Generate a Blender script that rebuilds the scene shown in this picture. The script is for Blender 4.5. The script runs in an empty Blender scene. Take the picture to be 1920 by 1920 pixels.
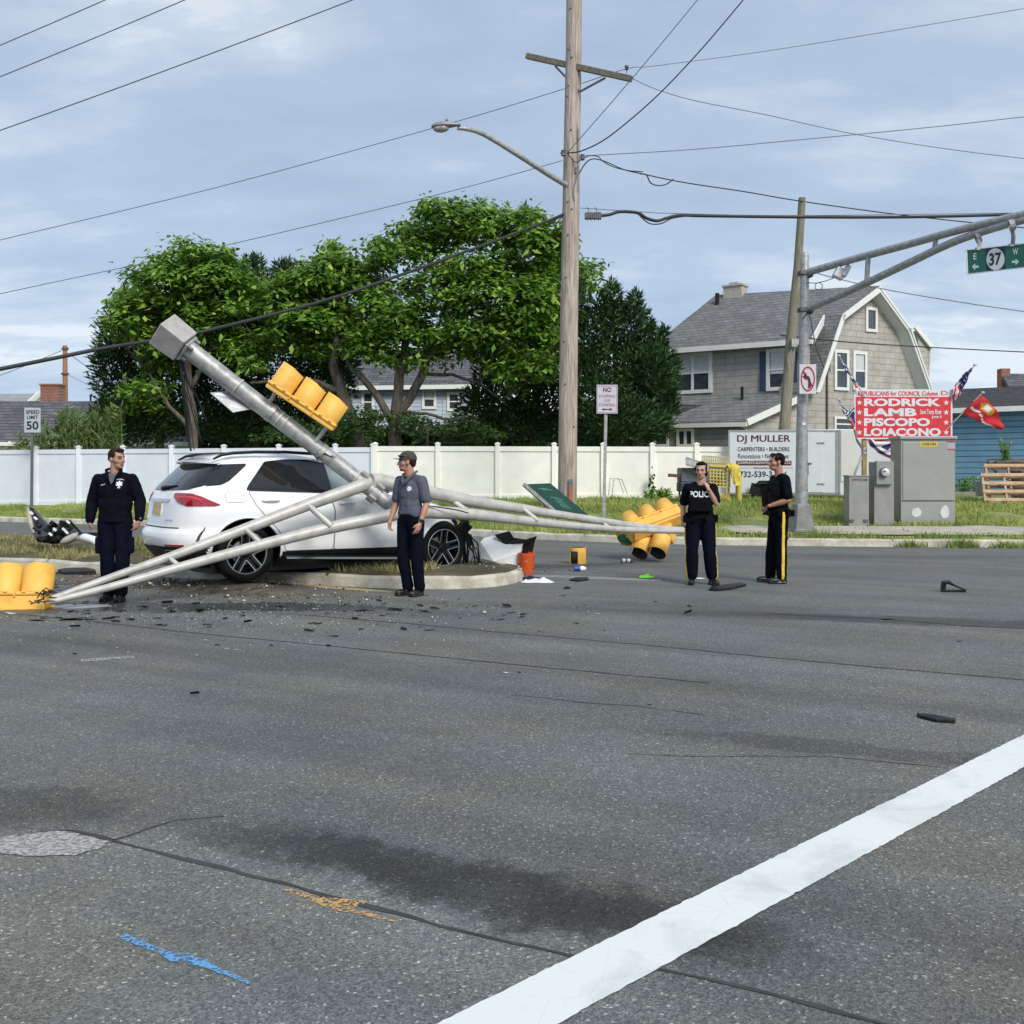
import bpy, bmesh, math, random
import numpy as np
from mathutils import Vector, Matrix, Quaternion, noise
from mathutils.bvhtree import BVHTree
random.seed(7); np.random.seed(7)
S = bpy.context.scene
COL = S.collection
F, Y0, H = 1860.0, 890.0, 1.5      # focal length and horizon row in photo pixels, eye height in metres

# ---------------------------------------------------------------- camera, world, sun, exposure
cd = bpy.data.cameras.new('camera'); cam = bpy.data.objects.new('camera', cd); COL.objects.link(cam)
cam.location = (0, 0, H); cam.rotation_euler = (math.pi/2, 0, 0)
cd.sensor_width = 36; cd.sensor_fit = 'HORIZONTAL'; cd.lens = F/1920*36
cd.shift_y = -(960-Y0)/1920; cd.clip_start = .05; cd.clip_end = 2000
S.camera = cam
SUN_EL, SUN_AZ = math.radians(40), math.radians(150)   # azimuth clockwise from +Y: behind the camera, to its right
w = bpy.data.worlds.new('World'); S.world = w; w.use_nodes = True
nt = w.node_tree; nt.nodes.clear()
def N(nt, typ, **kw):
    n = nt.nodes.new(typ)
    for k, v in kw.items():
        if k.startswith('i_'):
            n.inputs[k[2:].replace('_', ' ')].default_value = v
        else: setattr(n, k, v)
    return n
sky = N(nt, 'ShaderNodeTexSky', sky_type='NISHITA', sun_disc=False, sun_elevation=SUN_EL, sun_rotation=SUN_AZ)
bg1 = N(nt, 'ShaderNodeBackground'); bg1.inputs['Strength'].default_value = .1
bg2 = N(nt, 'ShaderNodeBackground'); bg2.inputs['Strength'].default_value = 1.0
tc = N(nt, 'ShaderNodeTexCoord')
sx = N(nt, 'ShaderNodeSeparateXYZ'); nt.links.new(tc.outputs['Generated'], sx.inputs[0])
# clouds lie on a flat layer: direction divided by height gives the layer coordinate
den = N(nt, 'ShaderNodeMath', operation='ADD'); nt.links.new(sx.outputs['Z'], den.inputs[0]); den.inputs[1].default_value = .22
vd = N(nt, 'ShaderNodeVectorMath', operation='DIVIDE')
cmb = N(nt, 'ShaderNodeCombineXYZ')
for i in range(3): nt.links.new(den.outputs[0], cmb.inputs[i])
nt.links.new(tc.outputs['Generated'], vd.inputs[0]); nt.links.new(cmb.outputs[0], vd.inputs[1])
mp = N(nt, 'ShaderNodeMapping'); mp.inputs['Scale'].default_value = (.8, 1.45, 0); mp.inputs['Location'].default_value = (3.3, 1.7, 0)
nt.links.new(vd.outputs[0], mp.inputs[0])
n1 = N(nt, 'ShaderNodeTexNoise', i_Scale=1.9, i_Detail=8.0, i_Roughness=.58, i_Distortion=.1); nt.links.new(mp.outputs[0], n1.inputs['Vector'])
n2 = N(nt, 'ShaderNodeTexNoise', i_Scale=.75, i_Detail=3.0); nt.links.new(mp.outputs[0], n2.inputs['Vector'])
ad = N(nt, 'ShaderNodeMath', operation='MULTIPLY_ADD'); nt.links.new(n2.outputs['Fac'], ad.inputs[0]); ad.inputs[1].default_value = .75
nt.links.new(n1.outputs['Fac'], ad.inputs[2])
rp = N(nt, 'ShaderNodeValToRGB'); nt.links.new(ad.outputs[0], rp.inputs[0])
e = rp.color_ramp.elements
e[0].position = .60; e[0].color = (.36, .455, .615, 1)
e[1].position = .84; e[1].color = (.43, .54, .695, 1)
for p_, c_ in ((.96, (.56, .655, .77, 1)), (1.02, (.68, .75, .83, 1))):
    q = e.new(min(1, p_)); q.color = c_
lift = N(nt, 'ShaderNodeMapRange'); nt.links.new(sx.outputs['Z'], lift.inputs[0])
lift.inputs[1].default_value = .0; lift.inputs[2].default_value = .42; lift.inputs[3].default_value = 1.05; lift.inputs[4].default_value = .94
ml = N(nt, 'ShaderNodeVectorMath', operation='SCALE'); nt.links.new(rp.outputs[0], ml.inputs[0]); nt.links.new(lift.outputs[0], ml.inputs['Scale'])
nt.links.new(ml.outputs[0], bg2.inputs['Color']); nt.links.new(sky.outputs[0], bg1.inputs['Color'])
mx = N(nt, 'ShaderNodeMixShader'); mx.inputs[0].default_value = .92
wo = N(nt, 'ShaderNodeOutputWorld')
nt.links.new(bg1.outputs[0], mx.inputs[1]); nt.links.new(bg2.outputs[0], mx.inputs[2]); nt.links.new(mx.outputs[0], wo.inputs[0])
sd = bpy.data.lights.new('sun', 'SUN'); sd.energy = 2.8; sd.angle = math.radians(22); sd.color = (1, .955, .88)
so = bpy.data.objects.new('sun', sd); COL.objects.link(so)
sdir = Vector((math.sin(SUN_AZ)*math.cos(SUN_EL), math.cos(SUN_AZ)*math.cos(SUN_EL), math.sin(SUN_EL)))
so.rotation_euler = (-sdir).to_track_quat('-Z', 'Y').to_euler(); so.location = (8, -8, 30)
S.view_settings.view_transform = 'Standard'; S.view_settings.look = 'None'
S.view_settings.exposure = 0.22; S.view_settings.gamma = 1
S.render.engine = 'CYCLES'; S.cycles.use_denoising = True; S.cycles.max_bounces = 8; S.cycles.transparent_max_bounces = 16

# ---------------------------------------------------------------- helpers
def P(px, py, d): return Vector(((px-960)*d/F, d, H-(py-Y0)*d/F))
def G(px, py, z=0.): return P(px, py, F*(H-z)/(py-Y0))
class VP:                                  # a vertical plane through a point, along a compass direction
    def __init__(s, px, d, ang, xy=None):
        s.x, s.y = xy if xy else ((px-960)*d/F, d)
        s.c, s.s = math.cos(math.radians(ang)), math.sin(math.radians(ang))
        s.r = Vector((s.c, s.s, 0)); s.n = Vector((s.s, -s.c, 0))     # right, and normal to the camera side
        s.ang = ang
    def at(s, px, py, off=0.):
        x0, y0 = s.x+s.n.x*off, s.y+s.n.y*off
        k = (px-960)/F; t = (k*y0-x0)/(s.c-k*s.s)
        return P(px, py, y0+t*s.s)

def mat(name, col, rough=.6, metal=0., var=.1, scale=6., bump=0., bscale=40., spec=.5, coat=0., col2=None, stretch=None, trans=0., thr=None):
    m = bpy.data.materials.new(name); m.use_nodes = True; t = m.node_tree; b = t.nodes['Principled BSDF']
    b.inputs['Roughness'].default_value = rough; b.inputs['Metallic'].default_value = metal
    b.inputs['Specular IOR Level'].default_value = spec; b.inputs['Coat Weight'].default_value = coat
    c = N(t, 'ShaderNodeTexCoord'); mp = N(t, 'ShaderNodeMapping')
    t.links.new(c.outputs['Object'], mp.inputs[0])
    if stretch: mp.inputs['Scale'].default_value = stretch
    n = N(t, 'ShaderNodeTexNoise', i_Scale=scale, i_Detail=5.0, i_Roughness=.6); t.links.new(mp.outputs[0], n.inputs['Vector'])
    r = N(t, 'ShaderNodeValToRGB'); t.links.new(n.outputs['Fac'], r.inputs[0])
    lo, hi = (tuple(x*(1-var) for x in col), tuple(min(1, x*(1+var)) for x in col)) if col2 is None else (col, col2)
    a, z = thr if thr else (.35, .65)
    r.color_ramp.elements[0].position = a; r.color_ramp.elements[0].color = (*lo, 1)
    r.color_ramp.elements[1].position = z; r.color_ramp.elements[1].color = (*hi, 1)
    t.links.new(r.outputs[0], b.inputs['Base Color'])
    if bump:
        n2 = N(t, 'ShaderNodeTexNoise', i_Scale=bscale, i_Detail=4.0); t.links.new(mp.outputs[0], n2.inputs['Vector'])
        bp = N(t, 'ShaderNodeBump', i_Strength=bump, i_Distance=.02); t.links.new(n2.outputs['Fac'], bp.inputs['Height'])
        t.links.new(bp.outputs[0], b.inputs['Normal'])
    if trans:
        tr = N(t, 'ShaderNodeBsdfTranslucent'); ms = N(t, 'ShaderNodeMixShader', ); ms.inputs[0].default_value = trans
        t.links.new(r.outputs[0], tr.inputs['Color']); t.links.new(b.outputs[0], ms.inputs[1]); t.links.new(tr.outputs[0], ms.inputs[2])
        t.links.new(ms.outputs[0], t.nodes['Material Output'].inputs[0])
    return m
def mat_rows(name, c1, c2, mortar, ang, bw, bh, ms=.03, rough=.8, bump=.3, zk=1., offset=.5):   # rows of shingles, bricks or boards, along a wall's own direction
    m = bpy.data.materials.new(name); m.use_nodes = True; t = m.node_tree; b = t.nodes['Principled BSDF']
    b.inputs['Roughness'].default_value = rough
    c = N(t, 'ShaderNodeTexCoord'); d = N(t, 'ShaderNodeVectorMath', operation='DOT_PRODUCT')
    t.links.new(c.outputs['Object'], d.inputs[0]); d.inputs[1].default_value = (math.cos(math.radians(ang)), math.sin(math.radians(ang)), 0)
    s = N(t, 'ShaderNodeSeparateXYZ'); t.links.new(c.outputs['Object'], s.inputs[0])
    k = N(t, 'ShaderNodeMath', operation='MULTIPLY'); t.links.new(s.outputs['Z'], k.inputs[0]); k.inputs[1].default_value = zk
    cb = N(t, 'ShaderNodeCombineXYZ'); t.links.new(d.outputs['Value'], cb.inputs[0]); t.links.new(k.outputs[0], cb.inputs[1])
    nz = N(t, 'ShaderNodeTexNoise', i_Scale=3.0, i_Detail=3.0); t.links.new(c.outputs['Object'], nz.inputs['Vector'])
    wob = N(t, 'ShaderNodeMix', data_type='VECTOR'); wob.inputs[0].default_value = .012
    t.links.new(cb.outputs[0], wob.inputs[4]); t.links.new(nz.outputs['Color'], wob.inputs[5])
    br = N(t, 'ShaderNodeTexBrick', offset=offset, i_Scale=1.0); t.links.new(wob.outputs[1], br.inputs['Vector'])
    br.inputs['Color1'].default_value = (*c1, 1); br.inputs['Color2'].default_value = (*c2, 1); br.inputs['Mortar'].default_value = (*mortar, 1)
    br.inputs['Brick Width'].default_value = bw; br.inputs['Row Height'].default_value = bh; br.inputs['Mortar Size'].default_value = ms*bh; br.inputs['Mortar Smooth'].default_value = .2
    n2 = N(t, 'ShaderNodeTexNoise', i_Scale=2.2, i_Detail=6.0); t.links.new(c.outputs['Object'], n2.inputs['Vector'])
    mr = N(t, 'ShaderNodeMapRange'); t.links.new(n2.outputs['Fac'], mr.inputs[0]); mr.inputs[1].default_value = .3; mr.inputs[2].default_value = .7; mr.inputs[3].default_value = .84; mr.inputs[4].default_value = 1.12
    sc = N(t, 'ShaderNodeVectorMath', operation='SCALE'); t.links.new(br.outputs['Color'], sc.inputs[0]); t.links.new(mr.outputs[0], sc.inputs['Scale'])
    t.links.new(sc.outputs[0], b.inputs['Base Color'])
    if bump:
        bp = N(t, 'ShaderNodeBump', i_Strength=bump, i_Distance=.02, invert=True); t.links.new(br.outputs['Fac'], bp.inputs['Height']); t.links.new(bp.outputs[0], b.inputs['Normal'])
    return m

def _basis(z):
    z = z.normalized(); a = Vector((0, 0, 1)) if abs(z.z) < .9 else Vector((1, 0, 0))
    x = z.cross(a).normalized(); return x, z.cross(x).normalized(), z
class MB:
    """collects simple shapes; build() links them as ONE mesh object"""
    def __init__(s): s.v = []; s.f = []; s.m = []
    def add(s, vs, fs, mi=0):
        o = len(s.v); s.v += [tuple(v) for v in vs]; s.f += [tuple(i+o for i in f) for f in fs]; s.m += [mi]*len(fs); return s
    def box(s, c, size, rot=None, mi=0, taper=1.):
        hx, hy, hz = [q/2 for q in size]; c = Vector(c)
        vs = [Vector((x*hx*(taper if z > 0 else 1), y*hy*(taper if z > 0 else 1), z*hz)) for z in (-1, 1) for y in (-1, 1) for x in (-1, 1)]
        if rot is not None: vs = [rot @ v for v in vs]
        return s.add([c+v for v in vs], [(0, 2, 3, 1), (4, 5, 7, 6), (0, 1, 5, 4), (2, 6, 7, 3), (0, 4, 6, 2), (1, 3, 7, 5)], mi)
    def bar(s, a, b, wx, wz, up=None, mi=0):          # rectangular bar from a to b
        a, b = Vector(a), Vector(b); z = (b-a); L = z.length; z.normalize()
        u = Vector(up) if up else (Vector((0, 0, 1)) if abs(z.z) < .95 else Vector((0, 1, 0)))
        x = z.cross(u).normalized(); y = x.cross(z)
        R = Matrix((x, y, z)).transposed()
        return s.box((a+b)/2, (wx, wz, L), R, mi)
    def tube(s, pts, r, n=8, mi=0, cap=True):
        pts = [Vector(p) for p in pts]; k = len(pts)
        rs = r if isinstance(r, (list, tuple)) else [r]*k
        vs = []; fs = []; x = None
        for i, p in enumerate(pts):
            t = (pts[min(i+1, k-1)]-pts[max(i-1, 0)])
            t = t.normalized() if t.length > 1e-9 else Vector((0, 0, 1))
            if x is None: x, y, _ = _basis(t)
            else:
                x = (x-t*x.dot(t)); x = x.normalized() if x.length > 1e-6 else _basis(t)[0]
                y = t.cross(x)
            for j in range(n):
                a = 2*math.pi*j/n; vs.append(p+(x*math.cos(a)+y*math.sin(a))*rs[i])
        for i in range(k-1):
            for j in range(n): fs.append((i*n+j, i*n+(j+1) % n, (i+1)*n+(j+1) % n, (i+1)*n+j))
        if cap: fs += [tuple(range(n))[::-1], tuple(range((k-1)*n, k*n))]
        return s.add(vs, fs, mi)
    def lathe(s, prof, c, axis=(0, 0, 1), n=24, mi=0, arc=(0, 1)):   # prof: (radius, height)
        x, y, z = _basis(Vector(axis)); c = Vector(c); k = len(prof); full = arc == (0, 1); m = n if full else n+1
        vs = [c+(x*math.cos(a)+y*math.sin(a))*r+z*h for r, h in prof for a in [2*math.pi*(arc[0]+(arc[1]-arc[0])*j/n) for j in range(m)]]
        fs = [(i*m+j, i*m+(j+1) % m, (i+1)*m+(j+1) % m, (i+1)*m+j) for i in range(k-1) for j in range(n)]
        return s.add(vs, fs, mi)
    def slab(s, pts, nrm, th, mi=0, mi_side=None):    # planar polygon given thickness th behind the face
        pts = [Vector(p) for p in pts]; nrm = Vector(nrm).normalized(); k = len(pts)
        vs = pts+[p-nrm*th for p in pts]
        s.add(vs, [tuple(range(k)), tuple(range(2*k-1, k-1, -1))], mi)
        o = len(s.v)-2*k
        for i in range(k):
            j = (i+1) % k; s.f.append((o+i, o+k+i, o+k+j, o+j)); s.m.append(mi if mi_side is None else mi_side)
        return s
    def ell(s, c, r, rot=None, n=10, mi=0):
        c = Vector(c); vs = []; fs = []; k = n
        for i in range(k+1):
            th = math.pi*i/k
            for j in range(n):
                a = 2*math.pi*j/n; v = Vector((r[0]*math.sin(th)*math.cos(a), r[1]*math.sin(th)*math.sin(a), r[2]*math.cos(th)))
                vs.append(c+(rot @ v if rot is not None else v))
        for i in range(k):
            for j in range(n): fs.append((i*n+j, (i+1)*n+j, (i+1)*n+(j+1) % n, i*n+(j+1) % n))
        return s.add(vs, fs, mi)
    def cap(s, a, b, ra, rb, n=10):                   # tapered capsule
        a, b = Vector(a), Vector(b); t = (b-a); L = t.length; t = t.normalized() if L > 1e-6 else Vector((0, 0, 1))
        pts = []; rs = []
        for q in (-.999, -.8, -.5, 0): pts.append(a+t*ra*q); rs.append(ra*math.sqrt(max(1e-6, 1-q*q)))
        for q in (0, .5, .8, .999): pts.append(b+t*rb*q); rs.append(rb*math.sqrt(max(1e-6, 1-q*q)))
        return s.tube(pts, rs, n)
    def build(s, name, mats, parent=None, smooth=False, bevel=0., sub=0):
        me = bpy.data.meshes.new(name); me.from_pydata(s.v, [], s.f)
        mats = mats if isinstance(mats, (list, tuple)) else [mats]
        for m in mats: me.materials.append(m)
        if len(mats) > 1: me.polygons.foreach_set('material_index', s.m)
        bm = bmesh.new(); bm.from_mesh(me); bmesh.ops.recalc_face_normals(bm, faces=bm.faces); bm.to_mesh(me); bm.free()
        o = bpy.data.objects.new(name, me); COL.objects.link(o)
        if smooth:
            me.polygons.foreach_set('use_smooth', [True]*len(me.polygons))
            if smooth != 'all': me.set_sharp_from_angle(angle=math.radians(40))
        if bevel:
            b = o.modifiers.new('b', 'BEVEL'); b.width = bevel; b.segments = 2; b.limit_method = 'ANGLE'; b.angle_limit = math.radians(50)
        if parent: attach(o, parent)
        return o
def attach(o, parent):
    o.parent = parent
    if parent.get('world_space'): o.location = -parent.location if parent.parent is None else (0, 0, 0)
    return o
def tag(o, label=None, cat=None, group=None, kind=None):
    for k, v in (('label', label), ('category', cat), ('group', group), ('kind', kind)):
        if v: o[k] = v
    return o
def thing(name, label, cat, loc=(0, 0, 0), group=None, local=False):
    """an Empty at the thing's base; its parts are given in world space unless local"""
    o = bpy.data.objects.new(name, None); COL.objects.link(o); o.location = loc; o.empty_display_size = .2
    if not local: o['world_space'] = 1
    return tag(o, label, cat, group)
def copy_tree(o, parent=None):
    c = o.copy(); COL.objects.link(c)
    if parent: c.parent = parent
    for ch in o.children: copy_tree(ch, c)
    return c
def frame(loc, xdir, zdir):                            # matrix from an x direction and a rough z direction
    x = Vector(xdir).normalized(); z = Vector(zdir); z = (z-x*z.dot(x)).normalized(); y = z.cross(x)
    M = Matrix((x, y, z)).transposed().to_4x4(); M.translation = Vector(loc); return M
_tcache = {}
def text_geo(s, bold=0.):
    k = (s, bold)
    if k not in _tcache:
        cu = bpy.data.curves.new('t', 'FONT'); cu.body = s; cu.offset = bold; cu.resolution_u = 3; cu.fill_mode = 'FRONT'
        o = bpy.data.objects.new('t', cu); COL.objects.link(o); dg = bpy.context.evaluated_depsgraph_get(); dg.update()
        me = o.evaluated_get(dg).to_mesh()
        vs = [tuple(v.co) for v in me.vertices]; fs = [tuple(p.vertices) for p in me.polygons]
        o.evaluated_get(dg).to_mesh_clear(); bpy.data.objects.remove(o); bpy.data.curves.remove(cu)
        xs = [v[0] for v in vs]; ys = [v[1] for v in vs]; x0, y0, w, h = min(xs), min(ys), max(xs)-min(xs), max(ys)-min(ys)
        _tcache[k] = ([((v[0]-x0)/w, (v[1]-y0)/h) for v in vs], fs)
    return _tcache[k]
def text_into(mb, s, o, r, u, bold=.02, mi=0, off=None):   # text filling the box o, o+r, o+u
    vs, fs = text_geo(s, bold); o, r, u = Vector(o), Vector(r), Vector(u); q = off or Vector()
    mb.add([o+r*a+u*b+q for a, b in vs], fs, mi); return mb
def text_px(mb, pl, s, x0, y0, x1, y1, bold=.02, mi=0, off=.012):
    o = pl.at(x0, y1, off); return text_into(mb, s, o, pl.at(x1, y1, off)-o, pl.at(x0, y0, off)-o, bold, mi)
def rect_px(mb, pl, x0, y0, x1, y1, th=.02, off=0., mi=0):
    return mb.slab([pl.at(x0, y1, off), pl.at(x1, y1, off), pl.at(x1, y0, off), pl.at(x0, y0, off)], pl.n, th, mi)
def poly_px(mb, pl, pts, th=.02, off=0., mi=0):
    return mb.slab([pl.at(x, y, off) for x, y in pts], pl.n, th, mi)
def star(cx, cy, r, k=5, q=.4): return [(cx+(r if i % 2 == 0 else r*q)*math.sin(math.pi*i/k), cy-(r if i % 2 == 0 else r*q)*math.cos(math.pi*i/k)) for i in range(2*k)]
def sheet(name, vs, fs, m, kind='structure', smooth=False, label=None, cat=None, group=None):
    mb = MB(); mb.add(vs, fs); o = mb.build(name, m, smooth='all' if smooth else False)
    for p in o.data.polygons:
        pass
    bm = bmesh.new(); bm.from_mesh(o.data)
    for f in bm.faces:
        if f.normal.z < 0: f.normal_flip()
    bm.to_mesh(o.data); bm.free()
    return tag(o, label, cat, group, kind)

M = {}
M['white_paint'] = mat('white_paint', (.8, .8, .78), .5, var=.04)
M['black_plastic'] = mat('black_plastic', (.011, .011, .012), .5, var=.3, bump=.2, spec=.3)
M['black_rubber'] = mat('black_rubber', (.009, .009, .0095), .75, var=.3, bump=.3, bscale=60, spec=.2)
M['galv'] = mat('galvanised_steel', (.36, .36, .35), .5, .35, var=.24, scale=11, bump=.08, bscale=20)
M['galv_pale'] = mat('painted_aluminium', (.36, .345, .315), .5, .15, scale=6, col2=(.50, .485, .45), thr=(.3, .55), bump=.05)
M['steel_dark'] = mat('dark_steel', (.12, .12, .12), .5, .5, var=.2)
M['chrome'] = mat('chrome', (.75, .75, .76), .15, 1., var=.05)
M['signal_yellow'] = mat('signal_yellow', (.66, .34, .05), .55, scale=3.5, bump=.06, col2=(.84, .47, .09), thr=(.30, .50))
M['signal_inside'] = mat('visor_black', (.02, .018, .015), .7, var=.2)
M['wire'] = mat('wire_black', (.02, .02, .022), .6, var=.2)
M['wire_grey'] = mat('wire_grey', (.17, .185, .21), .6, var=.2)
M['concrete'] = mat('concrete', (.40, .38, .33), .9, var=.22, scale=3, bump=.4, bscale=30)
M['cable_yellow'] = mat('cable_tape', (.5, .4, .1), .6)
# ---------------------------------------------------------------- the setting: ground, road, kerbs, lawn
HW = math.radians(-28.5)                               # heading of the main road in plan
UX, UY = math.cos(HW), math.sin(HW)
def road_material():
    m = bpy.data.materials.new('asphalt'); m.use_nodes = True; t = m.node_tree; b = t.nodes['Principled BSDF']
    L = t.links.new; c = N(t, 'ShaderNodeTexCoord'); co = c.outputs['Object']
    v = N(t, 'ShaderNodeTexVoronoi', i_Scale=115.0); L(co, v.inputs['Vector'])
    s = N(t, 'ShaderNodeSeparateColor'); L(v.outputs['Color'], s.inputs[0])
    r = N(t, 'ShaderNodeValToRGB'); L(s.outputs[0], r.inputs[0]); el = r.color_ramp.elements
    el[0].position = 0; el[0].color = (.078, .082, .084, 1); el[1].position = .45; el[1].color = (.125, .130, .131, 1)
    for p_, q in ((.8, (.152, .156, .154)), (.972, (.19, .188, .18)), (.988, (.38, .37, .345))):
        z = el.new(p_); z.color = (*q, 1)
    v2 = N(t, 'ShaderNodeTexVoronoi', i_Scale=300.0); L(co, v2.inputs['Vector'])
    s2 = N(t, 'ShaderNodeSeparateColor'); L(v2.outputs['Color'], s2.inputs[0])
    f2 = N(t, 'ShaderNodeMapRange'); L(s2.outputs[0], f2.inputs[0]); f2.inputs[3].default_value = .62; f2.inputs[4].default_value = 1.38
    n1 = N(t, 'ShaderNodeTexNoise', i_Scale=.55, i_Detail=7.0, i_Roughness=.62); L(co, n1.inputs['Vector'])
    f1 = N(t, 'ShaderNodeMapRange'); L(n1.outputs['Fac'], f1.inputs[0])
    for i, q in ((1, .3), (2, .7), (3, .80), (4, 1.17)): f1.inputs[i].default_value = q
    nb = N(t, 'ShaderNodeTexNoise', i_Scale=.8, i_Detail=3.0); L(co, nb.inputs['Vector'])
    # streaks along the direction of travel
    mp = N(t, 'ShaderNodeMapping', vector_type='TEXTURE'); mp.inputs['Rotation'].default_value = (0, 0, HW); mp.inputs['Scale'].default_value = (6, .42, 1); L(co, mp.inputs[0])
    n3 = N(t, 'ShaderNodeTexNoise', i_Scale=1.0, i_Detail=4.0); L(mp.outputs[0], n3.inputs['Vector'])
    f3 = N(t, 'ShaderNodeMapRange'); L(n3.outputs['Fac'], f3.inputs[0])
    for i, q in ((1, .32), (2, .68), (3, .86), (4, 1.12)): f3.inputs[i].default_value = q
    wn = N(t, 'ShaderNodeTexNoise', i_Scale=2.3, i_Detail=6.0, i_Roughness=.65); L(co, wn.inputs['Vector'])
    wv = N(t, 'ShaderNodeVectorMath', operation='MULTIPLY_ADD'); L(wn.outputs['Color'], wv.inputs[0]); wv.inputs[1].default_value = (.5, .5, 0); wn2 = N(t, 'ShaderNodeTexNoise', i_Scale=13.0, i_Detail=5.0, i_Roughness=.7); L(co, wn2.inputs['Vector'])
    wv0 = N(t, 'ShaderNodeVectorMath', operation='MULTIPLY_ADD'); L(wn2.outputs['Color'], wv0.inputs[0]); wv0.inputs[1].default_value = (.34, .34, 0); L(co, wv0.inputs[2]); L(wv0.outputs[0], wv.inputs[2])
    fac = N(t, 'ShaderNodeMath', operation='MULTIPLY'); L(f1.outputs[0], fac.inputs[0]); L(f3.outputs[0], fac.inputs[1]); cur = fac.outputs[0]
    mul = N(t, 'ShaderNodeMath', operation='MULTIPLY'); L(cur, mul.inputs[0]); L(f2.outputs[0], mul.inputs[1]); cur = mul.outputs[0]
    # worn, oily and scraped patches: each has its own place and outline on the road
    for px, py, rx, ry, ang, k in ((560, 1590, .75, .17, -28, .66), (800, 1640, .9, .22, -27, .62), (1000, 1690, .9, .22, -26, .62), (1210, 1720, .5, .24, -26, .62), (1420, 1300, 2.2, .25, -27, .86), (500, 1240, 2.4, .3, -27, .88), (40, 1512, .65, .27, -20, .50), (1640, 1408, 1.3, .16, -20, .66), (1720, 1164, 3.2, .30, -14, .50),
                                   (1200, 1138, 2.6, .38, -8, .80), (520, 1142, 3.0, .45, -8, .80), (60, 1205, 1.1, .5, -20, .75), (1500, 1042, 6, .5, -6, .80), (1250, 1062, 3, .4, -6, .85), (800, 1040, 3, 2., -28, .9),
                                   (260, 1740, 1.7, .6, -28, 1.2), (1500, 1790, .8, .6, -28, .93), (1350, 1240, 2.4, .5, -28, 1.12), (700, 1290, 2.5, .7, -28, .94), (1100, 1420, 1.6, .3, -24, 1.1), (430, 1395, 1.2, .3, -28, .9)):
        g = G(px, py)
        q = N(t, 'ShaderNodeMapping', vector_type='TEXTURE'); q.inputs['Location'].default_value = (g.x+.42, g.y+.42, 0); q.inputs['Rotation'].default_value = (0, 0, math.radians(ang)); q.inputs['Scale'].default_value = (rx, ry, 1)
        L(wv.outputs[0], q.inputs[0])
        ln = N(t, 'ShaderNodeVectorMath', operation='LENGTH'); L(q.outputs[0], ln.inputs[0])
        mr = N(t, 'ShaderNodeMapRange', interpolation_type='SMOOTHSTEP'); L(ln.outputs['Value'], mr.inputs[0])
        for i, z in ((1, .55), (2, 1.35), (3, k), (4, 1.)): mr.inputs[i].default_value = z
        mu = N(t, 'ShaderNodeMath', operation='MULTIPLY'); L(cur, mu.inputs[0]); L(mr.outputs[0], mu.inputs[1]); cur = mu.outputs[0]
    sc = N(t, 'ShaderNodeVectorMath', operation='SCALE'); L(r.outputs[0], sc.inputs[0]); L(cur, sc.inputs['Scale'])
    tint = N(t, 'ShaderNodeMix', data_type='RGBA', blend_type='MULTIPLY'); tint.inputs[0].default_value = 1
    tr = N(t, 'ShaderNodeValToRGB'); L(nb.outputs['Fac'], tr.inputs[0])
    tr.color_ramp.elements[0].position = .4; tr.color_ramp.elements[0].color = (.93, .98, .975, 1); tr.color_ramp.elements[1].position = .62; tr.color_ramp.elements[1].color = (1.02, .985, .88, 1)
    L(sc.outputs[0], tint.inputs[6]); L(tr.outputs[0], tint.inputs[7]); L(tint.outputs[2], b.inputs['Base Color'])
    b.inputs['Roughness'].default_value = .82; b.inputs['Specular IOR Level'].default_value = .35
    bp = N(t, 'ShaderNodeBump', i_Strength=.4, i_Distance=.005); L(v.outputs['Distance'], bp.inputs['Height']); L(bp.outputs[0], b.inputs['Normal'])
    return m
M['asphalt'] = road_material()
M['earth'] = mat('earth', (.10, .085, .06), .95, var=.3, scale=2, bump=.5)
sheet('ground', [(-900, -60, -.06), (900, -60, -.06), (900, 1500, -.06), (-900, 1500, -.06)], [(0, 1, 2, 3)], M['earth'])
sheet('road', [(-90, -8, 0), (60, -8, 0), (60, 60, 0), (-90, 60, 0)], [(0, 1, 2, 3)], M['asphalt'])

_k = np.array([(-90, 67.4), (-60, 52.6), (-30, 38.2), (-16.4, 31.7), (-8, 27.7), (-3, 25.28), (-.95, 24.25), (.62, 22.95), (2.3, 21.85), (4.4, 21.1), (7.3, 20.65), (10.5, 20.35), (20, 19.9), (60, 18.5)])
def kerb_y(x):
    return sum(float(np.interp(x+o, _k[:, 0], _k[:, 1])) for o in (-.5, -.25, 0, .25, .5))/5
def prof(t): return float(np.interp(t, (0, .25, 1.2, 2.5, 4.5, 8, 15, 60), (.15, .16, .22, .36, .68, .77, .85, .9)))
def vz(x, y): return prof(y-kerb_y(x))
def on_lawn(px, t_extra=0, d=None):                    # the lawn point under a photo column, a given way behind the kerb
    k = (px-960)/F; y = 22.
    for _ in range(40): y = .5*y+.5*(kerb_y(k*y)+t_extra)
    return Vector((k*y, y, vz(k*y, y)))
M['kerb'] = mat('kerb_concrete', (.34, .31, .245), .9, var=.28, scale=2.6, bump=.5, bscale=25, col2=(.62, .58, .48))
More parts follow.
